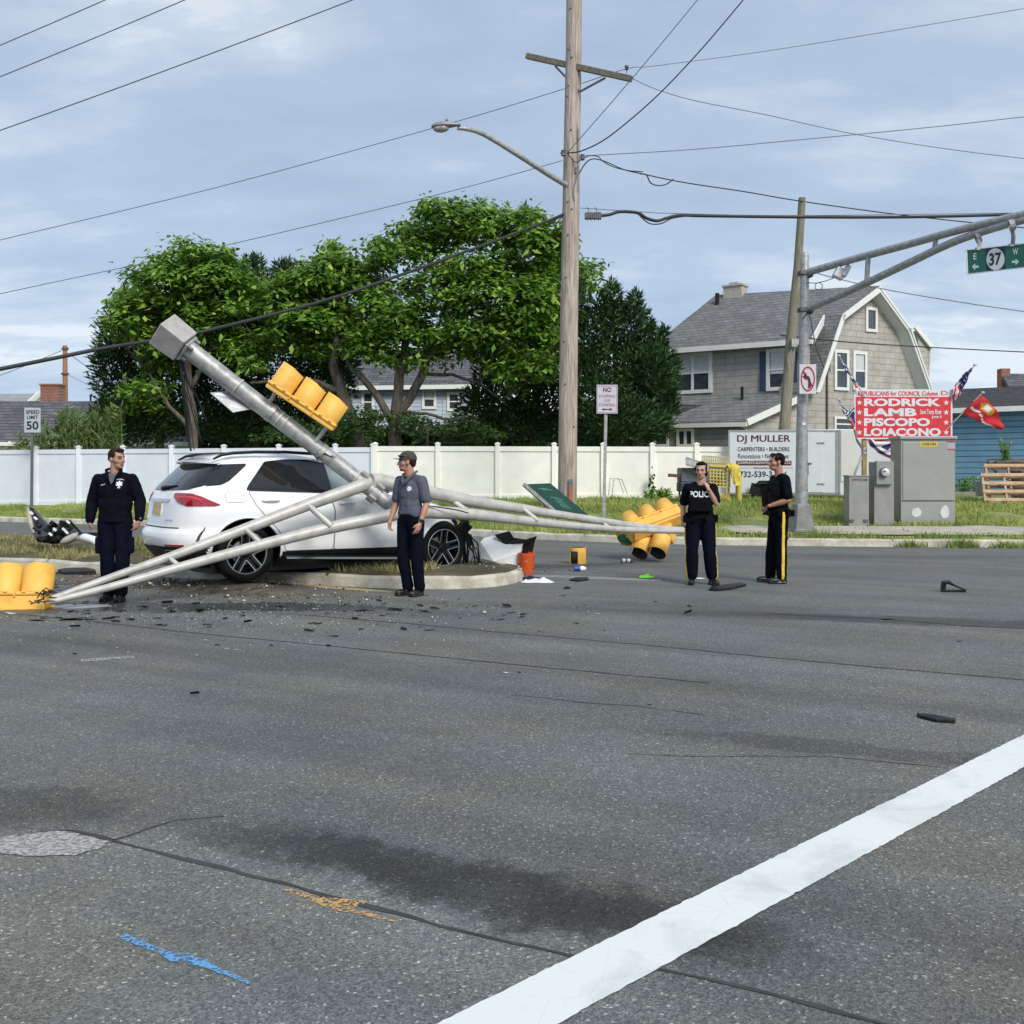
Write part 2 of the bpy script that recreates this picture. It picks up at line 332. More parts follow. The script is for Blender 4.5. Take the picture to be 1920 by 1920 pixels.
def kerb_run(name, pts, closed_dir=1, w=.16, h=.155, seg=2.2, chip=.02):
    """a run of kerb stones with joints; pts is the face line, the stone lies on its left or right"""
    mb = MB(); P_ = [Vector((*p, 0)) for p in pts]
    # resample
    out = [P_[0]]
    for a, b in zip(P_, P_[1:]):
        n = max(1, int((b-a).length/.35))
        out += [a.lerp(b, (i+1)/n) for i in range(n)]
    prof_ = [(0, -.02), (.012, h*.8), (.04, h), (w, h+.004), (w, -.02)]
    rows = []; joint = 0
    for i, p in enumerate(out):
        t = (out[min(i+1, len(out)-1)]-out[max(0, i-1)]).normalized(); nn = Vector((-t.y, t.x, 0))*closed_dir
        q = noise.noise(p*1.7)*chip
        rows.append([p+nn*(o+(abs(q) if o < .05 and z > 0 else 0))+Vector((0, 0, z+(q*.6 if z > .05 else 0))) for o, z in prof_])
    k = len(prof_); step = max(1, int(seg/.35))
    for i in range(len(rows)-1):
        mb.add(rows[i]+rows[i+1], [(j, j+1, k+j+1, k+j) for j in range(k-1)])
    for i in range(step, len(rows)-1, step):           # dark joint between two stones
        a, b = rows[i], rows[i+1]; q = .07
        mb.add([x+(Vector((0, 0, .003)) if True else 0) for x in a[1:4]]+[x.lerp(y, q)+Vector((0, 0, .003)) for x, y in zip(a[1:4], b[1:4])], [(0, 1, 4, 3), (1, 2, 5, 4)], 1)
    return tag(mb.build(name, [M['kerb'], M['earth']]), kind='structure')
xs = np.concatenate([np.arange(-60, -18, 1.5), np.arange(-18, 14, .35), np.arange(14, 40, 2)])
kerb_run('kerb', [(float(x), kerb_y(float(x))) for x in xs])
# lawn behind the kerb, rising to the fence
M['turf'] = mat('turf', (.13, .16, .045), .95, var=.3, scale=1.6, bump=.6, bscale=18, col2=(.27, .28, .10))
ts = [.15, .3, .6, 1., 1.5, 2, 2.5, 3, 3.7, 4.5, 6, 8, 11, 15, 30, 60, 200]
vs = []; fs = []
for x in xs:
    for t in ts:
        y = kerb_y(float(x))+t; vs.append((x, y, prof(t)+(.02*noise.noise(Vector((x*.7, y*.7, 0))) if t > .4 else 0)))
k = len(ts); fs = [(i*k+j, (i+1)*k+j, (i+1)*k+j+1, i*k+j+1) for i in range(len(xs)-1) for j in range(k-1)]
sheet('lawn', vs, fs, M['turf'], smooth=True)
# sidewalk on the right
M['walk'] = mat('walk_concrete', (.40, .37, .31), .9, var=.14, scale=1.5, bump=.3)
vs = []; fs = []; sxs = np.arange(4.6, 16, .3)
for x in sxs:
    e0 = .72+.12*noise.noise(Vector((x*1.3, 0, 0))); e1 = 2.0+.2*noise.noise(Vector((x*.9, 5, 0)))
    if x < 5.4: e0 += (5.4-x)*.5; e1 -= (5.4-x)*.7
    for t in np.linspace(e0, e1, 4):
        y = kerb_y(float(x))+float(t); vs.append((x, y, prof(float(t))+.028))
fs = [(i*4+j, (i+1)*4+j, (i+1)*4+j+1, i*4+j+1) for i in range(len(sxs)-1) for j in range(3)]
sheet('sidewalk', vs, fs, M['walk'], smooth=True)
# median island
front = [(-40, 33.5), (-20, 22.4), (-8.4, 16.15), (-6.65, 15.25), (-5., 14.5), (-3.3, 13.72), (-2.54, 13.40), (-1.9, 13.16), (-1.41, 13.03), (-.88, 12.98), (-.5, 13.07), (-.2, 13.3), (.02, 13.65), (.15, 14.05), (.18, 14.46), (.10, 14.85), (-.1, 15.2), (-.45, 15.55), (-1, 15.95), (-4, 17.85), (-11.8, 22.7), (-40, 38.8)]
kerb_run('median_kerb', front, seg=2.6, chip=.035, w=.085)
M['soil'] = mat('soil', (.05, .042, .032), .95, var=.4, scale=5, bump=.9, bscale=26, col2=(.165, .14, .105))
M['dry_soil'] = mat('median_turf', (.055, .05, .026), .95, scale=1.4, bump=.8, bscale=25, col2=(.12, .10, .052))
bm = bmesh.new()
ring = [Vector((*p, 0)) for p in front]; inner = []
for i, p in enumerate(ring):
    t = (ring[min(i+1, len(ring)-1)]-ring[max(0, i-1)]).normalized(); inner.append(p+Vector((-t.y, t.x, 0))*.075)
f = bm.faces.new([bm.verts.new((q.x, q.y, .145)) for q in inner])
for axis in (0, 1):
    for c_ in np.arange(-14, 24, .3):
        pl = (c_, 0, 0) if axis == 0 else (0, c_, 0); no = (1, 0, 0) if axis == 0 else (0, 1, 0)
        bmesh.ops.bisect_plane(bm, geom=bm.verts[:]+bm.edges[:]+bm.faces[:], plane_co=pl, plane_no=no)
for v in bm.verts:
    if not v.is_boundary: v.co.z += .02+.05*noise.noise(v.co*1.1)+.03*noise.noise(v.co*4)
me = bpy.data.meshes.new('median'); bm.to_mesh(me); bm.free(); me.materials.append(M['dry_soil'])
for p in me.polygons: p.use_smooth = True
o = bpy.data.objects.new('median_island', me); COL.objects.link(o); tag(o, kind='structure')
# soil thrown over the kerb by the car: an uneven low heap under its rear wheel
def heap(name, cx, cy, rx, ry, ang, h, m):
    vs = [(cx, cy, h)]; fs = []; R = 14; A = 48
    for i in range(1, R+1):
        for j in range(A):
            a = 2*math.pi*j/A; q = i/R*(1+.22*noise.noise(Vector((math.cos(a)*2, math.sin(a)*2, cx)))); x, y = rx*q*math.cos(a), ry*q*math.sin(a)
            X, Y = cx+x*math.cos(ang)-y*math.sin(ang), cy+x*math.sin(ang)+y*math.cos(ang)
            z = h*(1-i/R)**1.3*(1+.5*noise.noise(Vector((X*2.2, Y*2.2, 0))))+.012*noise.noise(Vector((X*9, Y*9, 1)))
            vs.append((X, Y, max(z, .004) if i < R else -.005))
    for j in range(A): fs.append((0, 1+j, 1+(j+1) % A))
    for i in range(R-1):
        for j in range(A): fs.append((1+i*A+j, 1+(i+1)*A+j, 1+(i+1)*A+(j+1) % A, 1+i*A+(j+1) % A))
    return sheet(name, vs, fs, m, kind='structure', smooth=True)
heap('soil', -3.7, 12.98, 1.35, .62, HW, .15, M['soil'])
heap('soil', -5.9, 14.05, 2.3, .62, HW, .04, M['soil'])
heap('soil', -1.4, 14.45, 1.7, .5, math.radians(36), .20, M['soil'])
# painted lines and marks
def road_poly(name, px_pts, m, z, jit=.0, lab=None):
    pts = [G(x, y, z) for x, y in px_pts]; out = []
    for a, b in zip(pts, pts[1:]+pts[:1]):
        n = max(1, int((b-a).length/.022)) if jit else 1
        for i in range(n):
            q = a.lerp(b, i/n); t = (b-a).normalized(); nn = Vector((-t.y, t.x, 0))
            out.append(q+nn*jit*(.5*noise.noise(q*9)+1.*noise.noise(q*34)+1.2*noise.noise(q*80)))
    bm = bmesh.new(); f = bm.faces.new([bm.verts.new(q) for q in out]); f.normal_update()
    if f.normal.z < 0: f.normal_flip()
    bmesh.ops.triangulate(bm, faces=bm.faces)
    me = bpy.data.meshes.new(name); bm.to_mesh(me); bm.free(); me.materials.append(m)
    o = bpy.data.objects.new(name, me); COL.objects.link(o); return tag(o, kind='structure')
def worn_paint(name, col, thin, scale=26, lo=.36, hi=.5, dirt=(.45, .46, .45)):
    m = bpy.data.materials.new(name); m.use_nodes = True; t = m.node_tree; b = t.nodes['Principled BSDF']; L = t.links.new
    c = N(t, 'ShaderNodeTexCoord'); n = N(t, 'ShaderNodeTexNoise', i_Scale=2.6, i_Detail=8.0, i_Roughness=.65, i_Distortion=.6); L(c.outputs['Object'], n.inputs['Vector'])
    r = N(t, 'ShaderNodeValToRGB'); L(n.outputs['Fac'], r.inputs[0])
    r.color_ramp.elements[0].position = .36; r.color_ramp.elements[0].color = (*[a*b_ for a, b_ in zip(col, (.80, .82, .83))], 1); r.color_ramp.elements[1].position = .52; r.color_ramp.elements[1].color = (*col, 1)
    v = N(t, 'ShaderNodeTexVoronoi', i_Scale=5.0, feature='DISTANCE_TO_EDGE'); L(c.outputs['Object'], v.inputs['Vector'])
    cr = N(t, 'ShaderNodeMapRange'); L(v.outputs['Distance'], cr.inputs[0]); cr.inputs[1].default_value = 0; cr.inputs[2].default_value = .014; cr.inputs[3].default_value = .92; cr.inputs[4].default_value = 1
    sc = N(t, 'ShaderNodeVectorMath', operation='SCALE'); L(r.outputs[0], sc.inputs[0]); L(cr.outputs[0], sc.inputs['Scale'])
    L(sc.outputs[0], b.inputs['Base Color']); b.inputs['Roughness'].default_value = .7
    v3 = N(t, 'ShaderNodeTexVoronoi', i_Scale=115.0); L(c.outputs['Object'], v3.inputs['Vector'])
    bp = N(t, 'ShaderNodeBump', i_Strength=.16, i_Distance=.003); L(v3.outputs['Distance'], bp.inputs['Height']); L(bp.outputs[0], b.inputs['Normal'])
    if thin:
        n2 = N(t, 'ShaderNodeTexNoise', i_Scale=scale*3, i_Detail=4.0); L(c.outputs['Object'], n2.inputs['Vector'])
        mr = N(t, 'ShaderNodeMapRange'); L(n2.outputs['Fac'], mr.inputs[0]); mr.inputs[1].default_value = lo; mr.inputs[2].default_value = hi
        L(mr.outputs[0], b.inputs['Alpha'])
    return m
M['line_white'] = worn_paint('line_white', (.70, .715, .69), False)
M['mark_blue'] = worn_paint('mark_blue', (.13, .34, .62), True, lo=.40, hi=.54)
M['mark_orange'] = worn_paint('mark_orange', (.62, .36, .13), True, lo=.44, hi=.6)
M['line_faint'] = worn_paint('line_faint', (.42, .42, .41), True, lo=.4, hi=.6)
M['line_yellow'] = worn_paint('line_yellow', (.5, .38, .2), True, lo=.3, hi=.5)
road_poly('white_line', [(740, 1957), (820, 1918), (1370, 1647), (1920, 1377), (2500, 1092), (2500, 1120), (1920, 1438), (1480, 1680), (1040, 1922), (971, 1960)], M['line_white'], .004, .0038)
road_poly('blue_mark', [(224, 1755), (236, 1751), (300, 1776), (335, 1789), (350, 1784), (370, 1795), (392, 1797), (390, 1804), (430, 1822), (473, 1840), (464, 1845), (400, 1820), (362, 1808), (322, 1801), (290, 1785), (235, 1764)], M['mark_blue'], .004, .006)
road_poly('orange_mark', [(525, 1666), (545, 1666), (598, 1680), (640, 1684), (690, 1690), (660, 1704), (700, 1712), (752, 1728), (735, 1727), (650, 1710), (612, 1702), (570, 1684)], M['mark_orange'], .004, .006)
road_poly('edge_line', [(1000, 1078), (1060, 1079), (1180, 1084), (1240, 1087), (1240, 1090), (1180, 1088), (1050, 1083), (1000, 1082)], M['line_faint'], .004)
road_poly('yellow_line', [(520, 1088), (600, 1098), (700, 1105), (790, 1112), (790, 1115), (700, 1109), (600, 1102), (520, 1092)], M['line_yellow'], .004)
road_poly('tan_mark', [(150, 1236), (250, 1229), (252, 1233), (155, 1241)], M['line_faint'], .004, .01)
M['wet'] = worn_paint('wet_asphalt', (.05, .054, .06), True, lo=.42, hi=.62); M['wet'].node_tree.nodes['Principled BSDF'].inputs['Roughness'].default_value = .12
road_poly('wet_patch', [(20, 1142), (90, 1128), (210, 1126), (360, 1131), (520, 1129), (720, 1136), (760, 1142), (560, 1146), (420, 1143), (300, 1150), (180, 1146), (60, 1150)], M['wet'], .0035, .05)
M['seam'] = mat('joint_tar', (.045, .046, .047), .9, var=.3)
def seam(name, px, wpx, z=.003):
    pts = [G(x, y, z) for x, y in px]; c = []
    for a, b in zip(pts, pts[1:]):
        n = max(2, int((b-a).length/.06)); c += [a.lerp(b, i/n) for i in range(n)]
    c.append(pts[-1]); vs = []; fs = []
    for i, q in enumerate(c):
        t = (c[min(i+1, len(c)-1)]-c[max(0, i-1)]).normalized(); nn = Vector((-t.y, t.x, 0))
        wd = wpx*(.55+.9*abs(noise.noise(q*3))+.5*noise.noise(q*14)); q = q+nn*.015*noise.noise(q*5)
        vs += [q-nn*max(wd, .002)/2, q+nn*max(wd, .002)/2]
        if i: fs.append((2*i-2, 2*i-1, 2*i+1, 2*i))
    o = sheet(name, vs, fs, M['seam']); return o
seam('road_seam', [(140, 1556), (213, 1575), (340, 1607), (470, 1640), (560, 1662), (690, 1697), (840, 1738), (960, 1768), (1075, 1792)], .03)
seam('road_seam', [(1230, 1815), (1350, 1842), (1500, 1876), (1660, 1918), (1900, 1980)], .022)
seam('road_seam', [(-40, 1585), (0, 1577), (60, 1562), (110, 1556), (140, 1556)], .02)
seam('road_seam', [(210, 1575), (330, 1538), (420, 1530)], .012)
seam('road_seam', [(-20, 1146), (130, 1160), (370, 1187), (620, 1211), (950, 1244), (1180, 1266), (1330, 1280)], .034)
seam('road_seam', [(560, 1152), (760, 1168), (960, 1187), (1200, 1208), (1420, 1230), (1660, 1252), (1960, 1278)], .034)
seam('road_seam', [(1440, 1150), (1660, 1160), (1800, 1172), (2000, 1182)], .09)
seam('road_seam', [(960, 1302), (1100, 1317), (1200, 1324), (1320, 1340)], .011)
seam('road_seam', [(1180, 1412), (1300, 1418), (1560, 1418), (1780, 1440)], .010)
# concrete collar patched into the road at lower left
M['patch'] = mat('patch_concrete', (.16, .16, .155), .9, var=.35, scale=55, bump=.6, bscale=60, col2=(.46, .45, .43), thr=(.38, .62))
road_poly('concrete_patch', [(-60, 1576), (0, 1570), (60, 1563), (105, 1558), (140, 1561), (180, 1572), (208, 1577), (185, 1590), (140, 1602), (70, 1606), (10, 1600), (-60, 1592)], M['patch'], .004, .012)
# grass: countless blades
M['grass'] = mat('grass_blade', (.17, .25, .045), .7, scale=.55, col2=(.42, .46, .13), trans=.25)
M['grass_dry'] = mat('grass_dry', (.15, .18, .045), .8, scale=1.6, col2=(.40, .34, .16), trans=.2)
def blades(name, pts, h, wd, m, lab=None):
    n = len(pts); p = np.array(pts); a = np.random.rand(n)*2*math.pi; hh = h*(.45+.9*np.random.rand(n)); wv = wd*(.6+.8*np.random.rand(n))
    lean = np.random.randn(n, 2)*.45
    dx, dy = np.cos(a)*wv/2, np.sin(a)*wv/2
    v = np.empty((n, 3, 3)); v[:, 0] = p; v[:, 1] = p; v[:, 2] = p
    v[:, 0, 0] -= dx; v[:, 0, 1] -= dy; v[:, 1, 0] += dx; v[:, 1, 1] += dy
    v[:, 2, 0] += lean[:, 0]*hh; v[:, 2, 1] += lean[:, 1]*hh; v[:, 2, 2] += hh; v[:, :2, 2] -= .01
    me = bpy.data.meshes.new(name); me.vertices.add(n*3); me.vertices.foreach_set('co', v.reshape(-1))
    me.loops.add(n*3); me.loops.foreach_set('vertex_index', np.arange(n*3)); me.polygons.add(n); me.polygons.foreach_set('loop_start', np.arange(0, n*3, 3))
    me.update(); me.validate(); me.materials.append(m)
    o = bpy.data.objects.new(name, me); COL.objects.link(o); return tag(o, lab, 'grass', None, 'stuff')
pts = []
while len(pts) < 62000:
    x = random.uniform(-19, 13.5); t = random.uniform(.2, 9)**1.0
    if x > 4.8 and .7 < t < 2.05 and random.random() < .96: continue
    if t > 5 and random.random() < .55: continue
    y = kerb_y(x)+t
    if noise.noise(Vector((x*.8, y*.8, 3))) < -.22: continue
    pts.append((x, y, prof(t)))
blades('grass', pts, .105, .036, M['grass'], 'green grass growing on the verge between the kerb and the white fence')
pts = []
while len(pts) < 13000:
    u = random.uniform(-17, .0); s_ = random.random(); x = u; yf = float(np.interp(x, [p[0] for p in front[:11]], [p[1] for p in front[:11]])); yb = float(np.interp(x, [p[0] for p in front[:13:-1]], [p[1] for p in front[:13:-1]]))
    y = yf+.2+(yb-yf-.4)*s_
    if noise.noise(Vector((x*.9, y*.9, 9))) < .06 + (.06 if x > -4 else 0): continue
    pts.append((x, y, .15+.02))
blades('median_grass', pts, .105, .03, M['grass_dry'], 'patchy dry grass on the median island around the car')
# weeds in the joint of the right kerb
def weed(px, py, d, n, h, lab):
    c = P(px, py, d); p = [(c.x+random.gauss(0, .16), c.y+random.gauss(0, .05), c.z) for _ in range(n)]
    o = blades('weed', p, h, .035, M['grass'], None); del o['kind']; tag(o, lab, 'weed', 'weeds in the kerb joint'); return o
weed(1537, 1022, 21.0, 160, .34, 'tall bushy green weed at the kerb foot below the signal mast')
weed(1710, 1026, 20.55, 130, .16, 'low weed in the kerb joint in front of the big grey cabinet')
weed(1805, 1027, 20.35, 220, .18, 'widest low weed at the kerb foot right of the big grey cabinet')
weed(1890, 1027, 20.3, 150, .15, 'low weed in the kerb joint nearest the right edge of the photo')

def clods():                                            # crumbs of earth and grit thrown over the kerb
    mb = MB(); rg = random.Random(31)
    for _ in range(1500):
        cx, cy, sx_, sy_ = rg.choice(((-3.7, 12.95, 1.0, .5), (-5.9, 14.0, 1.4, .5), (-3.2, 12.4, 1.5, .35), (-1.4, 14.5, 1.1, .35), (-5.2, 13.3, 1.8, .5)))
        a, b = rg.gauss(0, sx_), rg.gauss(0, sy_); x, y = cx+a*UX-b*UY, cy+a*UY+b*UX; r = .006+.02*rg.random()**3
        h = noise.noise(Vector((x, y, 0))); z = .02 if (x+3.7)**2/1.2+(y-12.95)**2/.4 > 1 else .08
        if y > 14.1+(-x-3.5)*.55 and x < -.3 and cy != 14.5: continue
        if cy == 14.5: z = .2
        vs = [Vector((x, y, z))+Vector((q[0]*r*rg.uniform(.6, 1.4), q[1]*r*rg.uniform(.6, 1.4), q[2]*r*rg.uniform(.5, 1))) for q in ((1, 0, 0), (-1, 0, 0), (0, 1, 0), (0, -1, 0), (0, 0, 1), (0, 0, -1))]
        mb.add(vs, [(0, 2, 4), (2, 1, 4), (1, 3, 4), (3, 0, 4), (2, 0, 5), (1, 2, 5), (3, 1, 5), (0, 3, 5)], 0 if rg.random() < .8 else 1)
    tag(mb.build('dirt', [M['soil'], M['kerb']]), 'crumbs of earth and grit scattered around the rear wheel and the median kerb', 'dirt', None, 'stuff')
clods()
# ---------------------------------------------------------------- fences
M['vinyl_white'] = mat('vinyl_white', (.76, .79, .84), .45, var=.04, scale=2)
M['vinyl_cream'] = mat('vinyl_cream', (.88, .86, .78), .5, var=.05, scale=2)
fd = lambda px: float(np.interp(px, (-80, 60, 420, 700, 1223, 1400), (36, 34.9, 32.2, 31.0, 30.1, 29.9)))
def fence_point(px, py): return P(px, py, fd(px))
def fence(name, label, posts, m, zt):
    b = fence_point(posts[0], 940); t = thing(name, label, 'fence', (b.x, b.y, .5))
    def topz(px): return fence_point(px, zt(px)).z
    for i, px in enumerate(posts):
        q = fence_point(px, 900); z1 = topz(px); g = vz(q.x, q.y)-.1
        mb = MB(); mb.box((q.x, q.y, (g+z1)/2), (.14, .14, z1-g))
        mb.box((q.x, q.y, z1+.02), (.17, .17, .04)); mb.box((q.x, q.y, z1+.052), (.14, .14, .03), taper=.3)
        mb.build('post', m, t)
    for a, b in zip(posts, posts[1:]):
        qa, qb = fence_point(a, 900), fence_point(b, 900); za, zb = topz(a)-.06, topz(b)-.06; ga, gb = vz(qa.x, qa.y), vz(qb.x, qb.y)
        L = (qb-qa).length; d = Vector((qb.x-qa.x, qb.y-qa.y, 0)).normalized(); n = Vector((d.y, -d.x, 0)); a3 = d*.07
        mb = MB(); A0, B0 = Vector((qa.x, qa.y, 0))+a3, Vector((qb.x, qb.y, 0))-a3
        def quad(z0, z1, off, th): mb.slab([A0+n*off+Vector((0, 0, ga+z0)), B0+n*off+Vector((0, 0, gb+z0)), B0+n*off+Vector((0, 0, zb+z1)), A0+n*off+Vector((0, 0, za+z1))], n, th)
        mb.slab([A0+n*.03+Vector((0, 0, za-.15)), B0+n*.03+Vector((0, 0, zb-.15)), B0+n*.03+Vector((0, 0, zb)), A0+n*.03+Vector((0, 0, za))], n, .06)
        mb.slab([A0+n*.03+Vector((0, 0, ga-.05)), B0+n*.03+Vector((0, 0, gb-.05)), B0+n*.03+Vector((0, 0, gb+.14)), A0+n*.03+Vector((0, 0, ga+.14))], n, .06)
        k = 1
        for j in range(k):                             # tongue-and-groove boards with a small gap line between them
            p0, p1 = A0.lerp(B0, j/k), A0.lerp(B0, (j+1)/k); f0, f1 = j/k, (j+1)/k
            gz0, gz1, tz0, tz1 = ga+(gb-ga)*f0+.14, ga+(gb-ga)*f1+.14, za+(zb-za)*f0-.15, za+(zb-za)*f1-.15
            q = d*0
            mb.slab([p0+q+Vector((0, 0, gz0)), p1-q+Vector((0, 0, gz1)), p1-q+Vector((0, 0, tz1)), p0+q+Vector((0, 0, tz0))], n, .03)
        mb.build('panel', m, t)
    return t
fence('privacy_fence', 'bluish white vinyl privacy fence behind the speed limit sign and the car', [-75, -8, 68, 148, 231, 322, 420, 523, 629, 700], M['vinyl_white'], lambda x: float(np.interp(x, (0, 68, 420, 700), (841, 840, 837, 835))))
fence('privacy_fence', 'cream vinyl privacy fence behind the wooden utility pole', [704, 821, 933, 1039, 1131, 1223, 1306, 1372], M['vinyl_cream'], lambda x: float(np.interp(x, (700, 1372), (833, 834))))

# ---------------------------------------------------------------- houses
M['trim'] = mat('white_trim', (.74, .74, .72), .5, var=.04)
M['glass'] = mat('window_glass', (.05, .06, .075), .06, var=.2, spec=.9)
M['blind'] = mat('window_blind', (.55, .58, .58), .5, var=.06)
M['navy'] = mat('navy_paint', (.03, .055, .11), .5)
M['roof_grey'] = mat_rows('roof_shingles_grey', (.19, .195, .195), (.14, .145, .147), (.08, .08, .08), -37, .32, .14, .09, .95, .5)
M['roof_dark'] = mat_rows('roof_shingles_dark', (.05, .05, .055), (.035, .035, .04), (.02, .02, .02), -35, .32, .12, .09, .95, .5)
M['roof_slate'] = mat_rows('roof_shingles_slate', (.135, .137, .15), (.07, .072, .085), (.045, .045, .05), 0, .5, .16, .12, .95, .6)
def window(parent, pl, x0, y0, x1, y1, fw=.09, cols=1, blind=.0, rows=2, mt='trim'):
    """frame, sash bars and pane on a wall plane, from photo pixels"""
    fr = MB(); c = [pl.at(x0, y1), pl.at(x1, y1), pl.at(x1, y0), pl.at(x0, y0)]; u = Vector((0, 0, 1)); r = pl.r
    W = (c[1]-c[0]).dot(r); Hh = ((c[3].z-c[0].z)+(c[2].z-c[1].z))/2; o = c[0]+pl.n*.0; zc = (c[1].z-c[0].z)
    def rc(mb, a0, b0, a1, b1, off, th): mb.slab([o+r*a0+u*b0+pl.n*off, o+r*a1+u*b0+pl.n*off, o+r*a1+u*b1+pl.n*off, o+r*a0+u*b1+pl.n*off], pl.n, th)
    rc(fr, -fw, -fw, W+fw, 0, .07, .09); rc(fr, -fw, Hh, W+fw, Hh+fw, .07, .09); rc(fr, -fw, 0, 0, Hh, .067, .09); rc(fr, W, 0, W+fw, Hh, .067, .09)
    for i in range(1, cols): rc(fr, W*i/cols-.05, 0, W*i/cols+.05, Hh, .06, .08)
    if rows == 2:
        for i in range(cols): rc(fr, W*i/cols+.01, Hh*.5-.03, W*(i+1)/cols-.01, Hh*.5+.03, .05, .06)
    f = fr.build('window', M[mt], parent)
    g = MB(); rc(g, 0, 0, W, Hh, .02, .03); g.build('pane', M['glass'], f).location = (0, 0, 0)
    if blind:
        b_ = MB(); rc(b_, .03, Hh*(1-blind), W-.03, Hh-.01, .027, .004); b_.build('blind', M['blind'], f)
    return f
def z7(x, y): return (1220+x/2.7429, 480+y/2.7429)    # from the enlarged view I measured
def gambrel_house():
    GA, LA = 28, -37
    Lp = VP(1515, 38, LA); Gp = VP(1515, 38, GA); Ld = -Lp.r              # Ld: away along the long side
    M['shing_g'] = mat_rows('cedar_siding_gable', (.44, .415, .37), (.40, .375, .335), (.25, .235, .21), GA, .62, .245, .05, .9, .5)  # lighter, warmer copy: the sunlit gable tone is put into the colour
    M['shing_l'] = mat_rows('cedar_siding_side', (.41, .395, .37), (.375, .36, .335), (.235, .225, .21), LA, .85, .245, .05, .9, .5)  # greyer copy of the same shingles, with the side's shade in its colour
    M['porch_g'] = mat_rows('porch_siding', (.27, .265, .26), (.24, .235, .23), (.12, .12, .12), LA, 3, .2, .06, .9, .4)
    b = Gp.at(1640, 870); t = thing('gambrel_house', 'grey shingled house with a barn-like gambrel roof and white trim right of the trees', 'house', (b.x, b.y, .8))
    mb = MB()
    poly_px(mb, Gp, [z7(1165, 185), z7(990, 300), z7(850, 690), z7(482, 858), z7(490, 1050), z7(1460, 1050), z7(1447, 680), z7(1320, 340)], .2)
    q0 = Lp.at(1515, 632); A = Vector((q0.x, q0.y, .3))
    e0 = Lp.at(1232, 655)
    mb.build('gable_wall', M['shing_g'], t)
    mb = MB(); mb.slab([Vector((e0.x, e0.y, .3))+Ld*1, A, A+Vector((0, 0, q0.z-.3)), Vector((e0.x, e0.y, e0.z))+Ld*1], Lp.n, .2); mb.build('side_wall', M['shing_l'], t)
    # porch: low addition along the side
    pr = Gp.at(*z7(482, 838)); Qp = VP(0, 0, LA, (pr.x, pr.y))
    mb = MB(); a = Qp.at(1230, 796); mb.slab([Vector((a.x, a.y, .3))+Ld, Vector((pr.x, pr.y, .3)), Vector((pr.x, pr.y, Qp.at(1391, 792).z)), a+Ld], Qp.n, .2); mb.build('porch_wall', M['porch_g'], t)
    top0, top1, bo1, bo0 = Lp.at(1240, 741)+Ld, Gp.at(*z7(765, 712)), Qp.at(1394, 787), Qp.at(1236, 791)+Ld
    bo1 = bo1+(bo1-top1).normalized()*.15; bo0 = bo0+(bo1-top1).normalized()*.1
    nn = (bo1-top1).cross(top0-top1).normalized(); nn = nn if nn.z > 0 else -nn
    mb = MB(); mb.slab([top0, top1+Gp.n*.3, bo1+Gp.n*.3, bo0], nn, .12); mb.build('porch_roof', M['roof_grey'], t)
    mb = MB(); mb.bar(bo1+Gp.n*.33-Vector((0, 0, .13)), bo0-Vector((0, 0, .13))+Qp.n*.05, .12, .16); mb.bar(top1+Gp.n*.36-nn*.07, bo1+Gp.n*.36-nn*.07, .06, .24)
    mb.build('porch_trim', M['trim'], t)
    c = top0.lerp(bo1, .55); cc = (top0+(top1-top0)*.36).lerp(bo0+(bo1-bo0)*.30, .55); ux = (top1-top0).normalized(); uy = (bo1-top1).normalized()
    mb = MB(); mb.slab([cc-ux*.9-uy*.4+nn*.1, cc+ux*.7-uy*.4+nn*.1, cc+ux*.5+uy*.4+nn*.1, cc-ux*1.1+uy*.4+nn*.1], nn, .12); mb.build('skylight', M['glass'], t)
    # upper roof with the long dormer slope
    OV = .45; R1 = Gp.at(*z7(1180, 152), OV); rp = VP(0, 0, LA, (R1.x, R1.y)); R0 = rp.at(*z7(335, 200))
    E1 = Lp.at(*z7(832, 424), OV); E0 = Lp.at(1236, 655, OV)+Ld*.6; K = Gp.at(*z7(985, 300), OV)
    n1 = (E0-E1).cross(R1-E1).normalized(); n1 = n1 if n1.z > 0 else -n1
    # ridge back end hips down: extra corner
    HB = rp.at(1338, 556)
    K2 = K+Ld*.7; K2.z += (E1-K2).dot(n1)/n1.z
    mb = MB(); mb.slab([E0, E1, K2, R1, R0], n1, .14); mb.build('roof', M['roof_grey'], t)
    mb = MB(); mb.bar(E0-Vector((0, 0, .1)), E1-Vector((0, 0, .1)), .14, .2); mb.bar(E1-n1*.08, K2-n1*.08, .06, .26)
    mb.build('gutter', M['trim'], t)
    # gambrel lower slope on the left and the right-hand slopes, running back along the house
    FL = Gp.at(*z7(850, 700), OV); KR = Gp.at(*z7(1340, 372), OV); FR = Gp.at(*z7(1452, 690), OV)
    def strip(p, q, L, name='roof'):
        nn_ = (q-p).cross(Ld).normalized(); cen = Gp.at(*z7(1165, 500)); 
        if nn_.dot((p+q)/2-cen) < 0: nn_ = -nn_
        mb_ = MB(); mb_.slab([p, q, q+Ld*L, p+Ld*L], nn_, .14); mb_.m[1] = 1; return mb_.build(name, [M['roof_grey'], M['trim']], t)
    strip(K, FL, 1.5); strip(R1, K, 1.2); strip(R1, KR, 6.2); strip(KR, FR, 6.2)
    # soffit boards and rake trim
    mb = MB()
